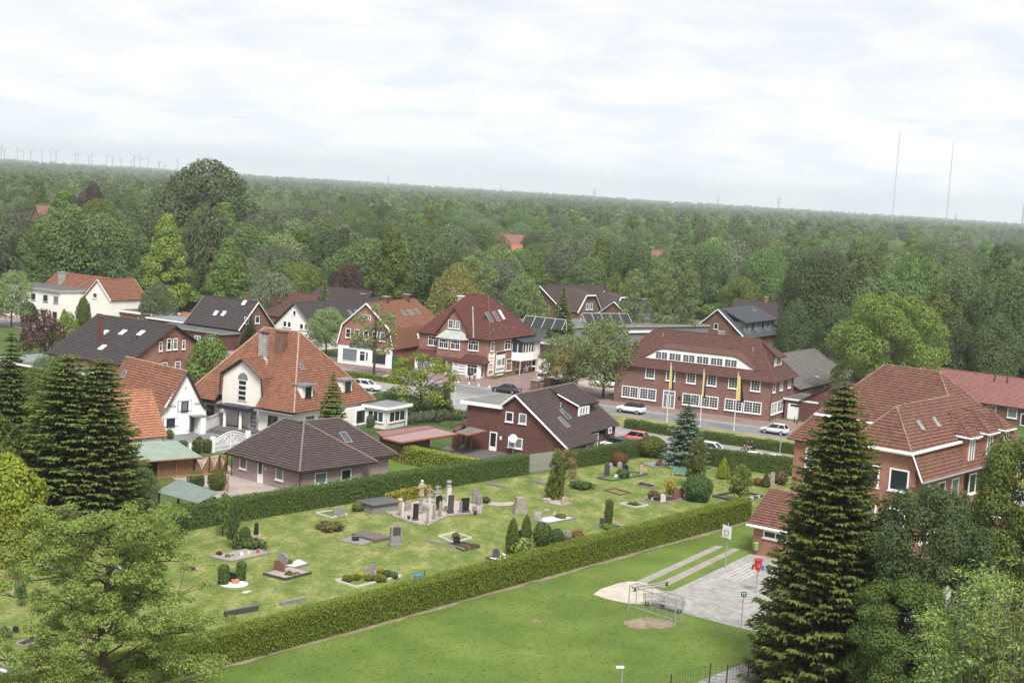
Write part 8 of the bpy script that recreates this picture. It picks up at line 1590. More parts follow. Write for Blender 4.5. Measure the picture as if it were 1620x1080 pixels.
for lb, x, y, t, w, m in (('pale pinkish headstone seen through the pine branches', 800, 365, 335, 16, 'stone_pale'), ('grey headstone low behind the pine branches', 830, 395, 360, 14, 'stone'), ('grey broken headstone further down behind the pine', 825, 520, 480, 16, 'stone'), ('black headstone behind the lower left pine branch', 95, 770, 735, 8, 'stone_black'), ('dark flat stone right of the pine top', 1160, 385, 365, 18, 'stone_dark')): stone(lb, *zt_(x, y), zt_(0, t)[1], w, m, 'slab', -30)
for lb, pts, f in (('white gravel grave seen through the pine crown', ((780, 300), (850, 330), (1000, 305), (920, 280)), 'gravel_white'), ('white gravel grave behind the middle pine branches', ((680, 385), (780, 425), (930, 395), (840, 360)), 'gravel_white'), ('grave with slate kerb and white stones in the lower left', ((90, 850), (140, 866), (270, 830), (200, 800)), 'soil'), ('pale gravel grave at the lower left corner', ((-40, 1010), (30, 1035), (85, 1018), (10, 985)), 'gravel_white')): grave(lb, [zt_(*p) for p in pts], 'stone', f)
pl('tuft', 'shrub', 'silvery plant at the lower left edge', 'shrub', *zt_(20, 800), zt_(0, 740)[1], 22, 'greygreen'); pl('mid_leafy', 'leafy_tree', 'small ivy clad stump at the left behind the pine tip', 'tree', *zt_(128, 612), zt_(0, 430)[1], 24, 'rhodo')
p = at(660, 919); r = thing('watering_can', 'bright blue watering can and bucket left by the front hedge', 'watering can', p, 20); mb = MB(); mb.lathe([(0.22, 0), (0.25, 0.05), (0.26, 0.5), (0.2, 0.56)], 12); mb.build('can_body', M['blue'], r); mb = MB(); mb.tube([(0.22, 0, 0.15), (0.5, 0, 0.6)], [0.05, 0.03], 6); mb.build('spout', M['blue'], r); mb = MB(); mb.tube([(-0.2, 0, 0.2), (-0.42, 0, 0.45), (-0.1, 0, 0.75), (0.1, 0, 0.6)], 0.03, 5); mb.build('handle', M['blue'], r); r = thing('hand_brush', 'teal bucket with a dark brush handle beside the blue watering can', 'bucket', p + np.array([0.5, 0.1, 0])); mb = MB(); mb.lathe([(0.16, 0), (0.2, 0.45)], 10); mb.build('bucket', M['teal'], r); mb = MB(); mb.tube([(0, 0, 0.1), (0.08, 0, 0.95)], 0.035, 5); mb.build('handle', M['dark'], r)
# ------------------------------------------------------------------ poles, flags, lamps, signs
def pole(name, label, cat, base, top_y=None, h=None, r=0.06, mat='pole_white', n=8):
 p = at(*base); h = h or hgt(p, top_y); o = thing(name, label, cat, p); mb = MB(); mb.lathe([(r * 1.5, 0), (r * 1.5, 0.3), (r, 0.32), (r * 0.7, h)], n); mb.build('pole', M[mat], o); return o, h
def flag(o, h, seed, w=0.75, L_=2.6, ang=0.0):
 rng = random.Random(seed)
 for part, m, u0, u1 in (('yellow_stripe', 'yellow', 0.0, 0.5), ('blue_stripe', 'navy', 0.5, 1.0)):
  mb = MB(); nu, nv = 4, 10; G = []
  for j in range(nv + 1):
   v = j / nv; row = []
   for i in range(nu + 1):
    u = u0 + (u1 - u0) * i / nu; x = 0.07 + u * w * (0.55 + 0.45 * v); y = 0.16 * math.sin(u * 7 + v * 3 + seed) * (0.3 + u); z = h - 0.25 - v * L_ - u * 0.55 * (1 - v * 0.3) ; row.append((x * math.cos(ang) - y * math.sin(ang), x * math.sin(ang) + y * math.cos(ang), z))
   G.append(row)
  for j in range(nv):
   for i in range(nu): mb.poly([G[j][i], G[j][i + 1], G[j + 1][i + 1], G[j + 1][i]])
  f = mb.build(part, M[m], o, True); s_ = f.modifiers.new('cloth', 'SOLIDIFY'); s_.thickness = 0.015
for i, (bx, by, ty, lb, w, L_, an_) in enumerate([(1054.7, 668.2, 575, 'left flagpole with a limp yellow and blue flag before the brick office', 0.55, 3.2, -0.2), (1107.0, 674.4, 585.5, 'middle flagpole with a narrow furled yellow and blue flag', 0.38, 3.3, 0.1), (1160.7, 681.5, 590, 'right flagpole with the widest yellow and blue flag', 1.05, 3.4, -0.4)]):
 o, h = pole('flagpole', lb, 'flagpole', (bx, by), ty, None, 0.07); flag(o, h, i + 1, w, L_, an_); mb = MB(); mb.lathe([(0.03, 0), (0.09, 0.06), (0.03, 0.14)], 8, (0, 0, h)); mb.build('finial', M['pole_white'], o)
def lamp(label, base, top_y, adx, ady, h=None, mat='grey', cat='street lamp'):
 o, h = pole('street_lamp', label, cat, base, top_y, h, 0.07, mat); a = np.array([adx, ady]); mb = MB(); mb.tube([(0, 0, h - 0.05), (a[0] * 0.6, a[1] * 0.6, h + 0.3), (a[0], a[1], h + 0.35)], 0.04, 6); mb.build('arm', M[mat], o)
 n = a / np.linalg.norm(a); ang = math.degrees(math.atan2(n[1], n[0])); mb = MB(); mb.box(-0.1, 0.55, -0.14, 0.14, -0.09, 0.09, 0, (a[0], a[1], h + 0.35), ang); mb.build('lamp_head', M['pole_white'], o); return o
lamp('grey street lamp with a white head at the forecourt of the wine red shop', (826.8, 618.6), 582, 1.3, 0.2); lamp('street lamp with white head at the far left road', (8.8, 509), 482, -0.6, 0.1); lamp('curved street lamp in front of the grey barn roof', (1302, 640), 600, -1.0, 0.3); lamp('street lamp at the service road beside the school wall', (1233, 724), 684, 0.3, -0.1)
q = at_d(985, 1056, 88); o = thing('street_lamp', 'pale street lamp rising from the bottom edge over the lawn', 'street lamp', (q[0], q[1], 0)); mb = MB(); mb.lathe([(0.09, 0), (0.09, 0.4), (0.06, 0.42), (0.05, q[2])], 8); mb.build('pole', M['galv'], o); mb = MB(); mb.box(-0.42, 0.08, -0.1, 0.1, -0.06, 0.06, 0, (0, 0, q[2] + 0.05), 10); mb.build('lamp_head', M['pole_white'], o)
o, h = pole('sign_pole', 'tall thin white pole beside the side road right of the spreading tree', 'pole', (718.6, 640), 595, None, 0.05)
o, h = pole('tall_mast', 'thin white mast among the tall birches', 'pole', (1083, 545), 448, None, 0.08)
o, h = pole('tall_mast', 'thin mast with aerials above the purple tree', 'pole', (541, 490), 443, None, 0.07, 'wood_grey'); mb = MB(); [mb.tube([(-0.7, 0, h - k), (0.7, 0, h - k)], 0.03, 4) for k in (0.2, 0.8)]; mb.build('aerial', M['grey'], o)
o, h = pole('sign_pole', 'concrete pole behind the orange gable house', 'pole', (210.5, 500), 457, None, 0.12, 'lead')
def sign(label, base, top_y, disc, ang=-100, extra=None):
 o, h = pole('road_sign', label, 'road sign', base, top_y, None, 0.035, 'grey'); R_ = 0.34
 for k, (m, f) in enumerate(disc):
  mb = MB(); mb.lathe([(R_ * f, 0), (R_ * f, 0.012)], 16); d = mb.build('sign_disc', M[m], o); d.location = (math.cos(math.radians(ang)) * (0.05 + 0.013 * k), math.sin(math.radians(ang)) * (0.05 + 0.013 * k), h - R_); d.rotation_euler = (math.radians(90), 0, math.radians(ang + 90))
 if extra: mb = MB(); mb.box(-0.25, 0.25, -0.08, -0.05, h - 1.25, h - 0.85); mb.build('plate', M[extra], o)
 return o, h
sign('round pink red no stopping sign in front of the curved brick gable shop', (619.8, 583), 554, [('petal', 1.0), ('navy', 0.72)], -105, 'white')
o, h = sign('red and white road arrow sign on the verge under the thin street tree', (609.9, 600), 591, [('red', 0.9)]); mb = MB(); mb.box(-0.45, 0.45, -0.1, -0.07, h - 0.55, h - 0.1); s_ = mb.build('sign_plate', M['red'], o); mb = MB(); mb.tube([(-0.4, -0.105, h - 0.45), (0.35, -0.105, h - 0.2)], 0.06, 4); mb.build('white_arrow', M['white'], s_)
for i, (x, y) in enumerate(((725, 605.5), (742, 608.5), (757, 611.2), (774, 614.2))):
 p = at(x, y); o = thing('kerb_marker', 'small white marker on the road edge line by the wine red shop', 'marker', p, -30, 'white markers along the road edge'); mb = MB(); mb.box(-0.28, 0.28, -0.12, 0.12, 0.0, 0.12); mb.build('foot', M['white'], o); mb = MB(); mb.box(-0.05, 0.05, -0.12, 0.12, 0.122, 0.5); mb.build('blade', M['white'], o)
for i, (x, y) in enumerate(((1256.5, 669), (1260.5, 671))): o, h = pole('bollard', ('left dark bollard in front of the white garage door', 'right dark bollard in front of the white garage door')[i], 'bollard', (x, y), None, 0.95, 0.07, 'dark')
# ------------------------------------------------------------------ vehicles
M['car_white'] = m_plain('white_car_paint', (0.72, 0.72, 0.71), 0.25, 0.5, 0.03); M['car_silver'] = m_plain('silver_car_paint', (0.58, 0.58, 0.57), 0.25, 0.6, 0.03); M['car_dark'] = m_plain('dark_car_paint', (0.03, 0.034, 0.04), 0.2, 0.6, 0.05); M['car_red'] = m_plain('faded_red_car_paint', alb(206, 110, 112), 0.3, 0.5, 0.05); M['car_lime'] = m_plain('lime_car_paint', alb(198, 215, 60), 0.3, 0.5, 0.04); M['car_glass'] = NT('car_glass').done((0.012, 0.014, 0.016), 0.06, 0.6); M['tail'] = m_plain('tail_lamp_red', alb(170, 30, 30), 0.25, 0.5, 0.05); M['headl'] = m_plain('head_lamp_glass', (0.5, 0.5, 0.52), 0.15, 0.6, 0.05)
def car(name, label, base, ang, paint, kind='hatch', roof=None):
 o = thing(name, label, 'car' if kind != 'van' else 'van', (base[0], base[1], base[2] if len(base) > 2 else 0.0), ang)
 L_, W_, H_, hood, zb = {'hatch': (4.0, 1.7, 1.5, 0.92, 0.82), 'suv': (4.3, 1.8, 1.6, 1.0, 0.92), 'sedan': (4.7, 1.8, 1.42, 0.88, 0.80), 'van': (4.9, 1.9, 1.95, 1.15, 1.05)}[kind]
 hw, hl = W_ / 2, L_ / 2; rg = 0.2
 # body hull: stations along x, nose at +x
 st = {'hatch': [(-hl, .80, .50, .78), (-hl + .12, .92, .32, .92), (-hl + .8, 1, .24, .93), (0, 1, .22, .90), (hl - 1.2, 1, .24, .90), (hl - .5, .96, .26, .80), (hl - .1, .86, .30, .66), (hl, .72, .36, .56)],
          'suv': [(-hl, .82, .50, .90), (-hl + .12, .94, .32, 1.02), (-hl + .8, 1, .26, 1.02), (0, 1, .24, .98), (hl - 1.2, 1, .26, .98), (hl - .45, .97, .28, .92), (hl - .08, .88, .32, .78), (hl, .76, .38, .64)],
          'sedan': [(-hl, .80, .46, .78), (-hl + .15, .92, .30, .90), (-hl + .9, 1, .24, .90), (0, 1, .20, .86), (hl - 1.3, 1, .22, .86), (hl - .6, .96, .24, .76), (hl - .1, .84, .28, .62), (hl, .70, .34, .52)],
          'van': [(-hl, .92, .40, 1.05), (-hl + .1, .97, .30, 1.10), (-hl + .8, 1, .26, 1.1), (0, 1, .24, 1.08), (hl - 1.3, 1, .26, 1.08), (hl - .6, .97, .28, .98), (hl - .1, .88, .32, .80), (hl, .78, .38, .62)]}[kind]
 mb = MB(); mb.loft([[(x, -hw * w * .90, z0), (x, -hw * w, z0 + (z1 - z0) * .35), (x, -hw * w * .97, z0 + (z1 - z0) * .82), (x, -hw * w * .86, z1), (x, hw * w * .86, z1), (x, hw * w * .97, z0 + (z1 - z0) * .82), (x, hw * w, z0 + (z1 - z0) * .35), (x, hw * w * .90, z0)] for x, w, z0, z1 in st]); body = mb.build('body', M[paint], o, True)
 gx = {'hatch': (-hl + .18, -hl + .55, hl - 1.75, hl - 1.05), 'suv': (-hl + .2, -hl + .6, hl - 1.85, hl - 1.1), 'sedan': (-hl + .7, -hl + 1.45, hl - 2.1, hl - 1.35), 'van': (-hl + .06, -hl + .16, hl - 1.6, hl - .75)}[kind]; zg = st[3][3] - 0.03; zr = H_ - 0.05
 mb = MB(); mb.loft([[(gx[0], -hw * .84, zg), (gx[3], -hw * .82, zg), (gx[3], hw * .82, zg), (gx[0], hw * .84, zg)], [(gx[1], -hw * .70, zr), (gx[2], -hw * .68, zr), (gx[2], hw * .68, zr), (gx[1], hw * .70, zr)]]); mb.build('windows', M['car_glass'], o)
 mb = MB(); mb.loft([[(gx[1] - .06, -hw * .71, zr - .02), (gx[2] + .08, -hw * .69, zr - .02), (gx[2] + .08, hw * .69, zr - .02), (gx[1] - .06, hw * .71, zr - .02)], [(gx[1] + .1, -hw * .62, H_), (gx[2] - .1, -hw * .6, H_), (gx[2] - .1, hw * .6, H_), (gx[1] + .1, hw * .62, H_)]]); mb.build('roof', M[roof or paint], o, True)
 for f in ((gx[3], gx[2]), (gx[0], gx[1]), (gx[0] * .2 + gx[3] * .8 - .9, gx[1] * .2 + gx[2] * .8 - .85)):
  for s_ in (-1, 1): mb = MB(); mb.tube([(f[0], s_ * hw * .845, zg), (f[1], s_ * hw * .705, zr)], 0.045, 4); mb.build('window_pillar', M[roof or paint], o)
 for s_ in (-1, 1):
  for x in (-hl + .80, hl - .85):
   mb = MB(); mb.tube([(0, -.11, 0), (0, .11, 0)], .32, 14); w = mb.build('wheel', M['black'], o); w.location = (x, s_ * (hw - .10), .32); mb = MB(); mb.tube([(0, s_ * .10, 0), (0, s_ * .125, 0)], .19, 10); mb.build('rim', M['galv'], w)
  mb = MB(); mb.box(hl - .34, hl - .06, s_ * hw * .52 - .16, s_ * hw * .52 + .16, st[-2][3] - .16, st[-2][3] - .02); mb.build('headlight', M['headl'], o); mb = MB(); mb.box(-hl - .01, -hl + .12, s_ * hw * .68 - .12, s_ * hw * .68 + .12, .70, .92); mb.build('tail_light', M['tail'], o); mb = MB(); mb.box(gx[3] - .25, gx[3] - .10, s_ * hw * .98 - .09, s_ * hw * .98 + .09, zg + .03, zg + .18); mb.build('mirror', M[paint], o)
 mb = MB(); mb.box(hl - .02, hl + .015, -.25, .25, .38, .49); mb.build('number_plate', M['white'], o); mb = MB(); mb.box(-hl - .02, -hl + .02, -.25, .25, .58, .69); mb.build('number_plate', M['white'], o); mb = MB(); mb.loft([[(x, -hw * 1.0, .18), (x, hw * 1.0, .18), (x, hw * 1.01, .32), (x, -hw * 1.01, .32)] for x in (-hl + .3, hl - .35)]); mb.build('sill_trim', M['black'], o)
 return o
RA = -30
car('parked_car', 'white compact suv with a black roof driving before the brick office', at(998, 653), RA + 180, 'car_white', 'suv', 'car_dark'); car('parked_car', 'silver white hatchback on the road by the garage', at(1225, 686), RA + 180, 'car_silver', 'hatch'); car('parked_car', 'dark sedan on the road at the forecourt of the wine red shop', at(801, 621), RA + 180, 'car_dark', 'sedan'); car('parked_car', 'white car parked beside the villa, half hidden by its roof', at(580, 617), RA + 8, 'car_white', 'suv')
car('parked_car', 'white car in the car park nearest the brick office, left', at(957, 611), 200, 'car_white', 'hatch'); car('parked_car', 'white van in the car park behind the two white cars', at(978, 606), 215, 'car_white', 'van'); car('parked_car', 'white car in the car park right of the tree trunk', at(966, 612.5), 215, 'car_white', 'suv')
for lb, x, y, pt in (('dark car under the street trees, nearest the pillars', 882, 613, 'car_dark'), ('dark car under the street trees behind the brown roof', 899, 613, 'car_dark'), ('silver car under the street trees by the orange wall', 862, 603, 'car_silver')): car('parked_car', lb, at(x, y), 60, pt, 'hatch')
car('parked_car', 'faded red and white car behind the clipped hedge by the brown house', at(1003, 699), 150, 'car_red', 'hatch'); car('parked_car', 'white car with dark roof behind the clipped hedge', at(971, 710), 150, 'car_white', 'hatch', 'car_dark'); car('parked_car', 'white car behind the blue spruce on the service road', at(1128, 718), RA, 'car_white', 'hatch'); car('parked_car', 'white car roof showing over the dark hedge below the motorbike', at(1194, 733), RA, 'car_white', 'sedan'); car('parked_car', 'silver car roof over the dark hedge at the school corner', at(1228, 737), RA, 'car_silver', 'sedan')
car('parked_car', 'lime yellow car at the left edge of the far road', at(3, 493), -30, 'car_lime', 'hatch'); car('parked_car', 'dark car on the far left road beside the lime one', at(25, 489), -30, 'car_dark', 'hatch')
# ------------------------------------------------------------------ people and motorbike
M['skin'] = m_plain('skin', (0.42, 0.26, 0.19), 0.6, 0.3, 0.05); M['jacket_yellow'] = m_plain('yellow_jacket', alb(240, 186, 60), 0.8, 0.1, 0.08); M['jeans'] = m_plain('grey_blue_trousers', alb(92, 100, 112), 0.9, 0.1, 0.1); M['cloth_black'] = m_plain('black_clothes', (0.02, 0.02, 0.022), 0.9, 0.1, 0.1); M['cloth_wine'] = m_plain('wine_red_top', alb(110, 40, 52), 0.9, 0.1, 0.1); M['hair'] = m_plain('brown_hair', (0.05, 0.032, 0.02), 0.8, 0.2, 0.15); M['helmet'] = m_plain('grey_helmet', (0.10, 0.10, 0.09), 0.25, 0.5, 0.05)
def person(name, label, loc, ang, J, top, legs, shoes='cloth_black', arms=None, hat=None):
 """continuous skinned body: J gives the joints in metres, x forward, y left"""
 V, E, R_, Kk = [], [], [], []
 def add(p, r, k): V.append(p); R_.append(r); Kk.append(k); return len(V) - 1
 pel = add(J['pelvis'], (.15, .12), 'legs'); ch = add(tuple((np.array(J['pelvis']) + np.array(J['neck'])) / 2), (.15, .115), 'top'); sh = add(tuple(np.array(J['neck']) * .88 + np.array(J['pelvis']) * .12), (.17, .11), 'top'); nk = add(J['neck'], (.06, .06), 'skin'); h0 = np.array(J['head']); n0 = np.array(J['neck']); hd = add(tuple(n0 + (h0 - n0) * .55), (.085, .09), 'skin'); ht_ = add(tuple(n0 + (h0 - n0) * 1.25), (.075, .085), 'hair'); E += [(pel, ch), (ch, sh), (sh, nk), (nk, hd), (hd, ht_)]
 for s_ in ('l', 'r'):
  sg = 1 if s_ == 'l' else -1; hip = add(tuple(np.array(J['pelvis']) + np.array([0, .10 * sg, -.05])), (.095, .095), 'legs'); kn = add(J['knee_' + s_], (.062, .062), 'legs'); an_ = add(J['ankle_' + s_], (.042, .045), 'legs'); to = add(tuple(np.array(J['ankle_' + s_]) + np.array([.17, .01 * sg, -.05])), (.035, .04), 'shoe'); E += [(pel, hip), (hip, kn), (kn, an_), (an_, to)]
  so = add(tuple(np.array(V[sh]) + np.array([0, .18 * sg, -.01])), (.06, .06), 'top'); el = add(J['elbow_' + s_], (.045, .045), 'arm'); wr = add(J['hand_' + s_], (.03, .03), 'skin'); E += [(sh, so), (so, el), (el, wr)]
  d = np.array(J['hand_' + s_]) - np.array(J['elbow_' + s_]); d = d / np.linalg.norm(d); side = np.cross(d, [0, 0, 1.0]); side = side / (np.linalg.norm(side) + 1e-6); pm = add(tuple(np.array(J['hand_' + s_]) + d * .07), (.034, .024), 'skin'); E.append((wr, pm))
  for f in (-1.2, -.4, .4, 1.2): fa = add(tuple(np.array(V[pm]) + d * .045 + side * .016 * f), (.010, .010), 'skin'); fb = add(tuple(np.array(V[pm]) + d * (.085 - .01 * abs(f)) + side * .019 * f - np.array([0, 0, .012])), (.008, .008), 'skin'); E += [(pm, fa), (fa, fb)]
  th = add(tuple(np.array(V[wr]) + d * .05 + side * .05), (.011, .011), 'skin'); E.append((wr, th))
 me = bpy.data.meshes.new('body_skeleton'); me.from_pydata(V, E, []); o = bpy.data.objects.new('body', me); COL.objects.link(o); sk = o.modifiers.new('skin', 'SKIN'); sk.use_smooth_shade = True
 for i, v in enumerate(me.skin_vertices[0].data): v.radius = R_[i]; v.use_root = i == 0
 sd = o.modifiers.new('smooth', 'SUBSURF'); sd.levels = sd.render_levels = 1; dg = bpy.context.evaluated_depsgraph_get(); m2 = bpy.data.meshes.new_from_object(o.evaluated_get(dg)); bpy.data.objects.remove(o); m2.materials.clear()
 names = {'top': top, 'legs': legs, 'skin': 'skin', 'hair': hat or 'hair', 'shoe': shoes, 'arm': arms or top}; order = list(names)
 for k in order: m2.materials.append(M[names[k]])
 A = np.array(V); mid = [((A[a] + A[b_]) / 2, Kk[b_] if Kk[b_] != 'shoe' else 'shoe') for a, b_ in E]; MP = np.array([m for m, k in mid] + list(A)); MK = [k for m, k in mid] + Kk
 for p in m2.polygons: p.material_index = order.index(MK[int(np.argmin(np.linalg.norm(MP - np.array(p.center), axis=1)))])
 r = thing(name, label, 'person', loc, ang); inst('body', m2, r); mb = MB(); hc = n0 + (h0 - n0) * .85; fx = np.array(J.get('look', (1, 0, 0)), float)
 mb.lathe([(0.005, -.02), (.016, 0), (.005, .03)], 5, tuple(hc + fx * .105 - np.array([0, 0, .02]))); mb.build('nose', M['skin'], r)
 for s_ in (-1, 1): e = hc + fx * .092 + np.cross(fx, [0, 0, 1]) * .035 * s_ + np.array([0, 0, .02]); mb = MB(); mb.lathe([(.002, -.008), (.009, 0), (.002, .008)], 5, tuple(e)); mb.build('eye', M['stone_black'], r); e = hc + np.cross(fx, [0, 0, 1]) * .095 * s_; mb = MB(); mb.lathe([(.004, -.03), (.014, 0), (.004, .03)], 5, tuple(e)); mb.build('ear', M['skin'], r)
 mb = MB(); m_ = hc + fx * .095 - np.array([0, 0, .055]); mb.box(m_[0] - .01, m_[0] + .01, m_[1] - .025, m_[1] + .025, m_[2] - .006, m_[2] + .006); mb.build('mouth', M['cloth_wine'], r); return r
pz = np.array([0, 0, 0.1])
person('person', 'person in a yellow jacket bending forward before the shop window', at(750, 604) + pz, 60, dict(pelvis=(0, 0, .88), neck=(.34, 0, 1.26), head=(.50, 0, 1.36), knee_l=(.10, .11, .48), ankle_l=(-.05, .11, .07), knee_r=(.05, -.11, .48), ankle_r=(-.12, -.11, .07), elbow_l=(.48, .22, 1.02), hand_l=(.68, .14, .92), elbow_r=(.48, -.22, 1.02), hand_r=(.70, -.12, .95), look=(.9, 0, -.4)), 'jacket_yellow', 'jeans', 'wood_gold')
person('person', 'person in black trousers and wine red top standing beside the yellow jacket', at(742.5, 604) + pz, 20, dict(pelvis=(0, 0, .93), neck=(.20, 0, 1.38), head=(.30, 0, 1.54), knee_l=(.04, .10, .50), ankle_l=(0, .11, .07), knee_r=(.02, -.10, .50), ankle_r=(-.04, -.11, .07), elbow_l=(.30, .26, 1.12), hand_l=(.52, .20, 1.0), elbow_r=(.24, -.26, 1.10), hand_r=(.46, -.20, .98)), 'cloth_wine', 'cloth_black')
bk = at(1184, 717.5); r = thing('motorbike', 'black motorbike with two riders on the service road', 'motorbike', bk, RA + 180)
for x in (-.68, .72): mb = MB(); mb.tube([(x + .28 * math.cos(k * .3927), 0, .32 + .28 * math.sin(k * .3927)) for k in range(17)], .065, 6, caps=False); w = mb.build('wheel', M['black'], r); mb = MB(); mb.tube([(x, -.06, .32), (x, .06, .32)], .12, 8); mb.build('rim', M['galv'], w); mb = MB(); [mb.tube([(x, 0, .32), (x + .26 * math.cos(k), 0, .32 + .26 * math.sin(k))], .015, 4) for k in (0, 1.26, 2.5, 3.77, 5.0)]; mb.build('spokes', M['grey'], w)
mb = MB(); mb.loft([[(x, -w, z0), (x, w, z0), (x, w * .8, z1), (x, -w * .8, z1)] for x, w, z0, z1 in ((-.85, .08, .72, .86), (-.3, .16, .62, .80), (.1, .17, .55, .92), (.45, .14, .62, .98), (.6, .06, .72, .92))]); mb.build('tank_and_tail', M['car_dark'], r, True); mb = MB(); mb.box(-.3, .3, -.16, .16, .25, .58); mb.build('engine', M['grey'], r); mb = MB(); mb.loft([[(x, -.14, z), (x, .14, z), (x, .12, z + .07), (x, -.12, z + .07)] for x, z in ((-.85, .86), (-.4, .82), (.05, .81))]); mb.build('seat', M['black'], r); mb = MB(); mb.tube([(.72, .09, .32), (.45, .09, 1.0)], .035, 5); mb.tube([(.72, -.09, .32), (.45, -.09, 1.0)], .035, 5); mb.build('fork', M['galv'], r); mb = MB(); mb.tube([(.38, -.36, 1.06), (.46, 0, 1.02), (.38, .36, 1.06)], .02, 5); mb.build('handlebar', M['dark'], r); mb = MB(); mb.lathe([(.1, 0), (.11, .1), (.02, .13)], 10, (0, 0, 0)); h_ = mb.build('headlight', M['headl'], r); h_.location = (.56, 0, .92); h_.rotation_euler = (0, math.radians(90), 0); mb = MB(); mb.tube([(-.2, .2, .3), (-.9, .22, .42)], .05, 6); mb.build('exhaust', M['galv'], r); mb = MB(); mb.box(-1.0, -.55, -.24, .24, .92, 1.15); mb.build('top_case', M['dark'], r)
seat = bk + dv(RA + 180) * 0.0
person('person', 'front motorbike rider in black with bare legs and helmet', bk + dv(RA + 180) * (-.02), RA + 180, dict(pelvis=(0, 0, .98), neck=(.16, 0, 1.46), head=(.20, 0, 1.66), knee_l=(.38, .26, .78), ankle_l=(.16, .24, .38), knee_r=(.38, -.26, .78), ankle_r=(.16, -.24, .38), elbow_l=(.26, .30, 1.18), hand_l=(.40, .34, 1.08), elbow_r=(.26, -.30, 1.18), hand_r=(.40, -.34, 1.08)), 'cloth_black', 'skin', 'cloth_black', None, 'helmet')
person('person', 'motorbike passenger in dark clothes with bare legs behind the rider', bk + dv(RA + 180) * (-.46), RA + 180, dict(pelvis=(0, 0, 1.02), neck=(.10, 0, 1.50), head=(.15, 0, 1.70), knee_l=(.40, .27, .86), ankle_l=(.16, .27, .46), knee_r=(.40, -.27, .86), ankle_r=(.16, -.27, .46), elbow_l=(.22, .28, 1.20), hand_l=(.40, .17, 1.16), elbow_r=(.22, -.28, 1.20), hand_r=(.40, -.17, 1.16)), 'cloth_black', 'skin', 'cloth_black', None, 'helmet')
# ------------------------------------------------------------------ far masts, pylons and wind turbines
def turbine(px, ty, i):
 d = 6200 + (i * 733) % 2300; q = at_d(px, ty, d); r = thing('wind_turbine', 'white wind turbine on the far left horizon', 'wind turbine', (q[0], q[1], 0), 0, 'wind turbines on the left horizon'); h = q[2] * 0.72; bl = q[2] * 0.28
 mb = MB(); mb.lathe([(2.6, 0), (1.3, h)], 8); mb.build('tower', M['lead'], r); mb = MB(); mb.box(-1.6, 1.6, -4, 3, h, h + 3.4); mb.build('nacelle', M['lead'], r)
 for k in range(3): a = i * 0.7 + k * 2.094 + 0.5; mb = MB(); mb.tube([(0, -4.4, h + 1.7), (math.sin(a) * bl * .3, -4.4, h + 1.7 + math.cos(a) * bl * .3), (math.sin(a) * bl, -4.4, h + 1.7 + math.cos(a) * bl)], [.8, 1.3, .2], 4); mb.build('blade', M['lead'], r)
for i, (x, y) in enumerate([(10, 18), (30, 32), (110, 30), (145, 40), (190, 34), (260, 40), (312, 48), (345, 40), (463, 50), (477, 66), (545, 82), (565, 54), (653, 76), (690, 82), (737, 96), (800, 122), (822, 74), (858, 82), (905, 88), (975, 116), (1010, 138), (1085, 98)]): turbine(x / 3.857, 220 + y / 3.857, i)
M['mast'] = m_plain('pale_mast_steel', alb(200, 185, 182), 0.6, 0.3, 0.05)
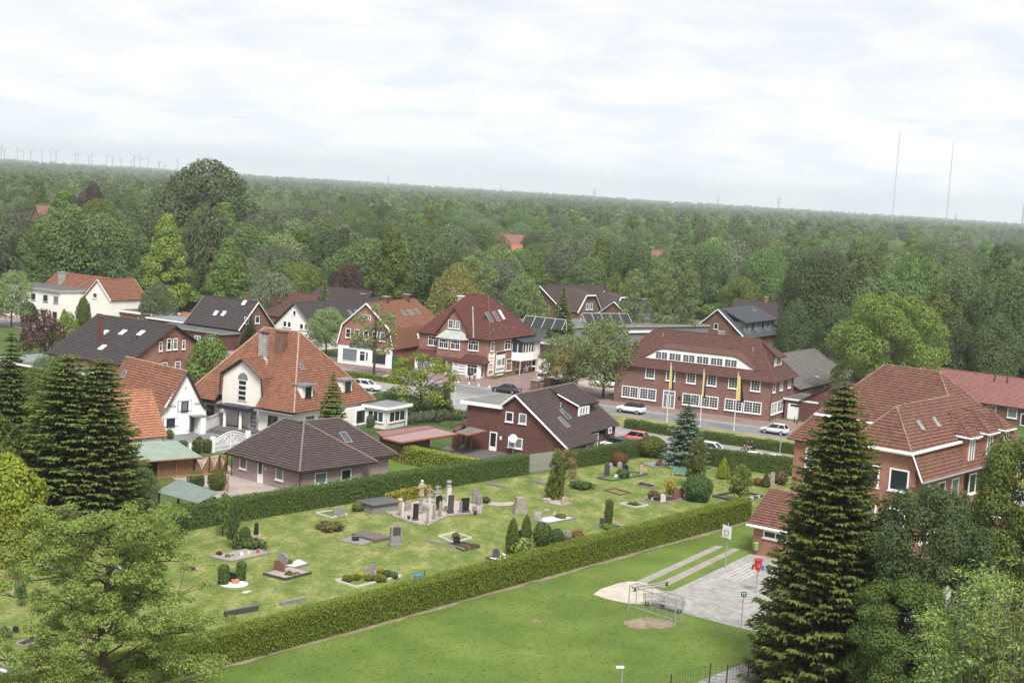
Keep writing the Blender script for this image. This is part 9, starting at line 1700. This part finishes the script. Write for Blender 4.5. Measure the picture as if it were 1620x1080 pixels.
for i, (x, y) in enumerate(((1424, 207), (1508.5, 225))):
 q = at_d(x, y, 3000); r = thing('radio_mast', ('taller left radio mast on the right horizon', 'shorter right radio mast on the right horizon')[i], 'radio mast', (q[0], q[1], 0)); n = 14
 for k in range(n):
  z0, z1 = q[2] * k / n, q[2] * (k + 1) / n; mb = MB(); c = [(0.9 * math.cos(a), 0.9 * math.sin(a)) for a in (0, 2.094, 4.189)]
  for p in c: mb.tube([(p[0], p[1], z0), (p[0], p[1], z1)], 0.22, 4, caps=False)
  for j in range(3):
   for s_ in range(4): a, e = c[j], c[(j + 1) % 3]; za = z0 + (z1 - z0) * s_ / 4; mb.tube([(a[0], a[1], za), (e[0], e[1], za + (z1 - z0) / 4)], 0.14, 3, caps=False)
  mb.build('lattice_section', M['mast' if k % 2 else 'red_trim'] if False else M['mast'], r)
for i, (x, ty, w) in enumerate(((615, 277, 3), (793, 291, 3), (941, 297, 6), (1137, 309, 6), (1233, 310, 4), (1512, 338, 4), (1620, 322, 4))):
 q = at_d(x, ty, 3600); r = thing('pylon', ('faint small pylon left of the horizon centre', 'faint lattice pylon above the middle of the wood', 'lattice pylon with cross arms right of the middle', 'lattice pylon with cross arms below the open sky', 'slim lattice tower on the horizon left of the masts', 'faint pylon right of the shorter radio mast', 'slim tower at the right picture edge on the horizon')[i], 'pylon', (q[0], q[1], 0)); H_ = q[2]; mb = MB()
 for sx, sy in ((1, 1), (1, -1), (-1, 1), (-1, -1)): mb.tube([(sx * 3, sy * 3, 0), (sx * .8, sy * .8, H_ * .6), (0, 0, H_)], .35, 4, caps=False)
 for k in range(8): z = H_ * k / 8; s_ = 3 * (1 - k / 8.5); mb.tube([(-s_, -s_, z), (s_, -s_, z + H_ / 8)], .2, 3, caps=False); mb.tube([(s_, -s_, z), (-s_, -s_, z + H_ / 8)], .2, 3, caps=False)
 mb.build('lattice', M['lead'], r);
 if w > 3: [(lambda m_: (m_.tube([(-7, 0, z), (0, 0, z + .8), (7, 0, z)], .3, 4), m_.build('cross_arm', M['lead'], r)))(MB()) for z in (H_ * .72, H_ * .84)]
# ------------------------------------------------------------------ haze
mb = MB(); mb.box(-16400, 16400, -16400, 16400, -1.0, 206.0)
hz = mb.build('haze', [])
hm = bpy.data.materials.new('haze'); hm.use_nodes = True; ht = hm.node_tree; ht.nodes.clear()
hv = ht.nodes.new('ShaderNodeVolumePrincipled'); hv.inputs['Color'].default_value = (0.86, 0.92, 1.0, 1); hv.inputs['Density'].default_value = 0.000115; hv.inputs['Anisotropy'].default_value = 0.2
ho = ht.nodes.new('ShaderNodeOutputMaterial'); ht.links.new(hv.outputs[0], ho.inputs['Volume'])
hz.data.materials.append(hm); tag(hz, kind='stuff')
print('objects', len(bpy.data.objects))
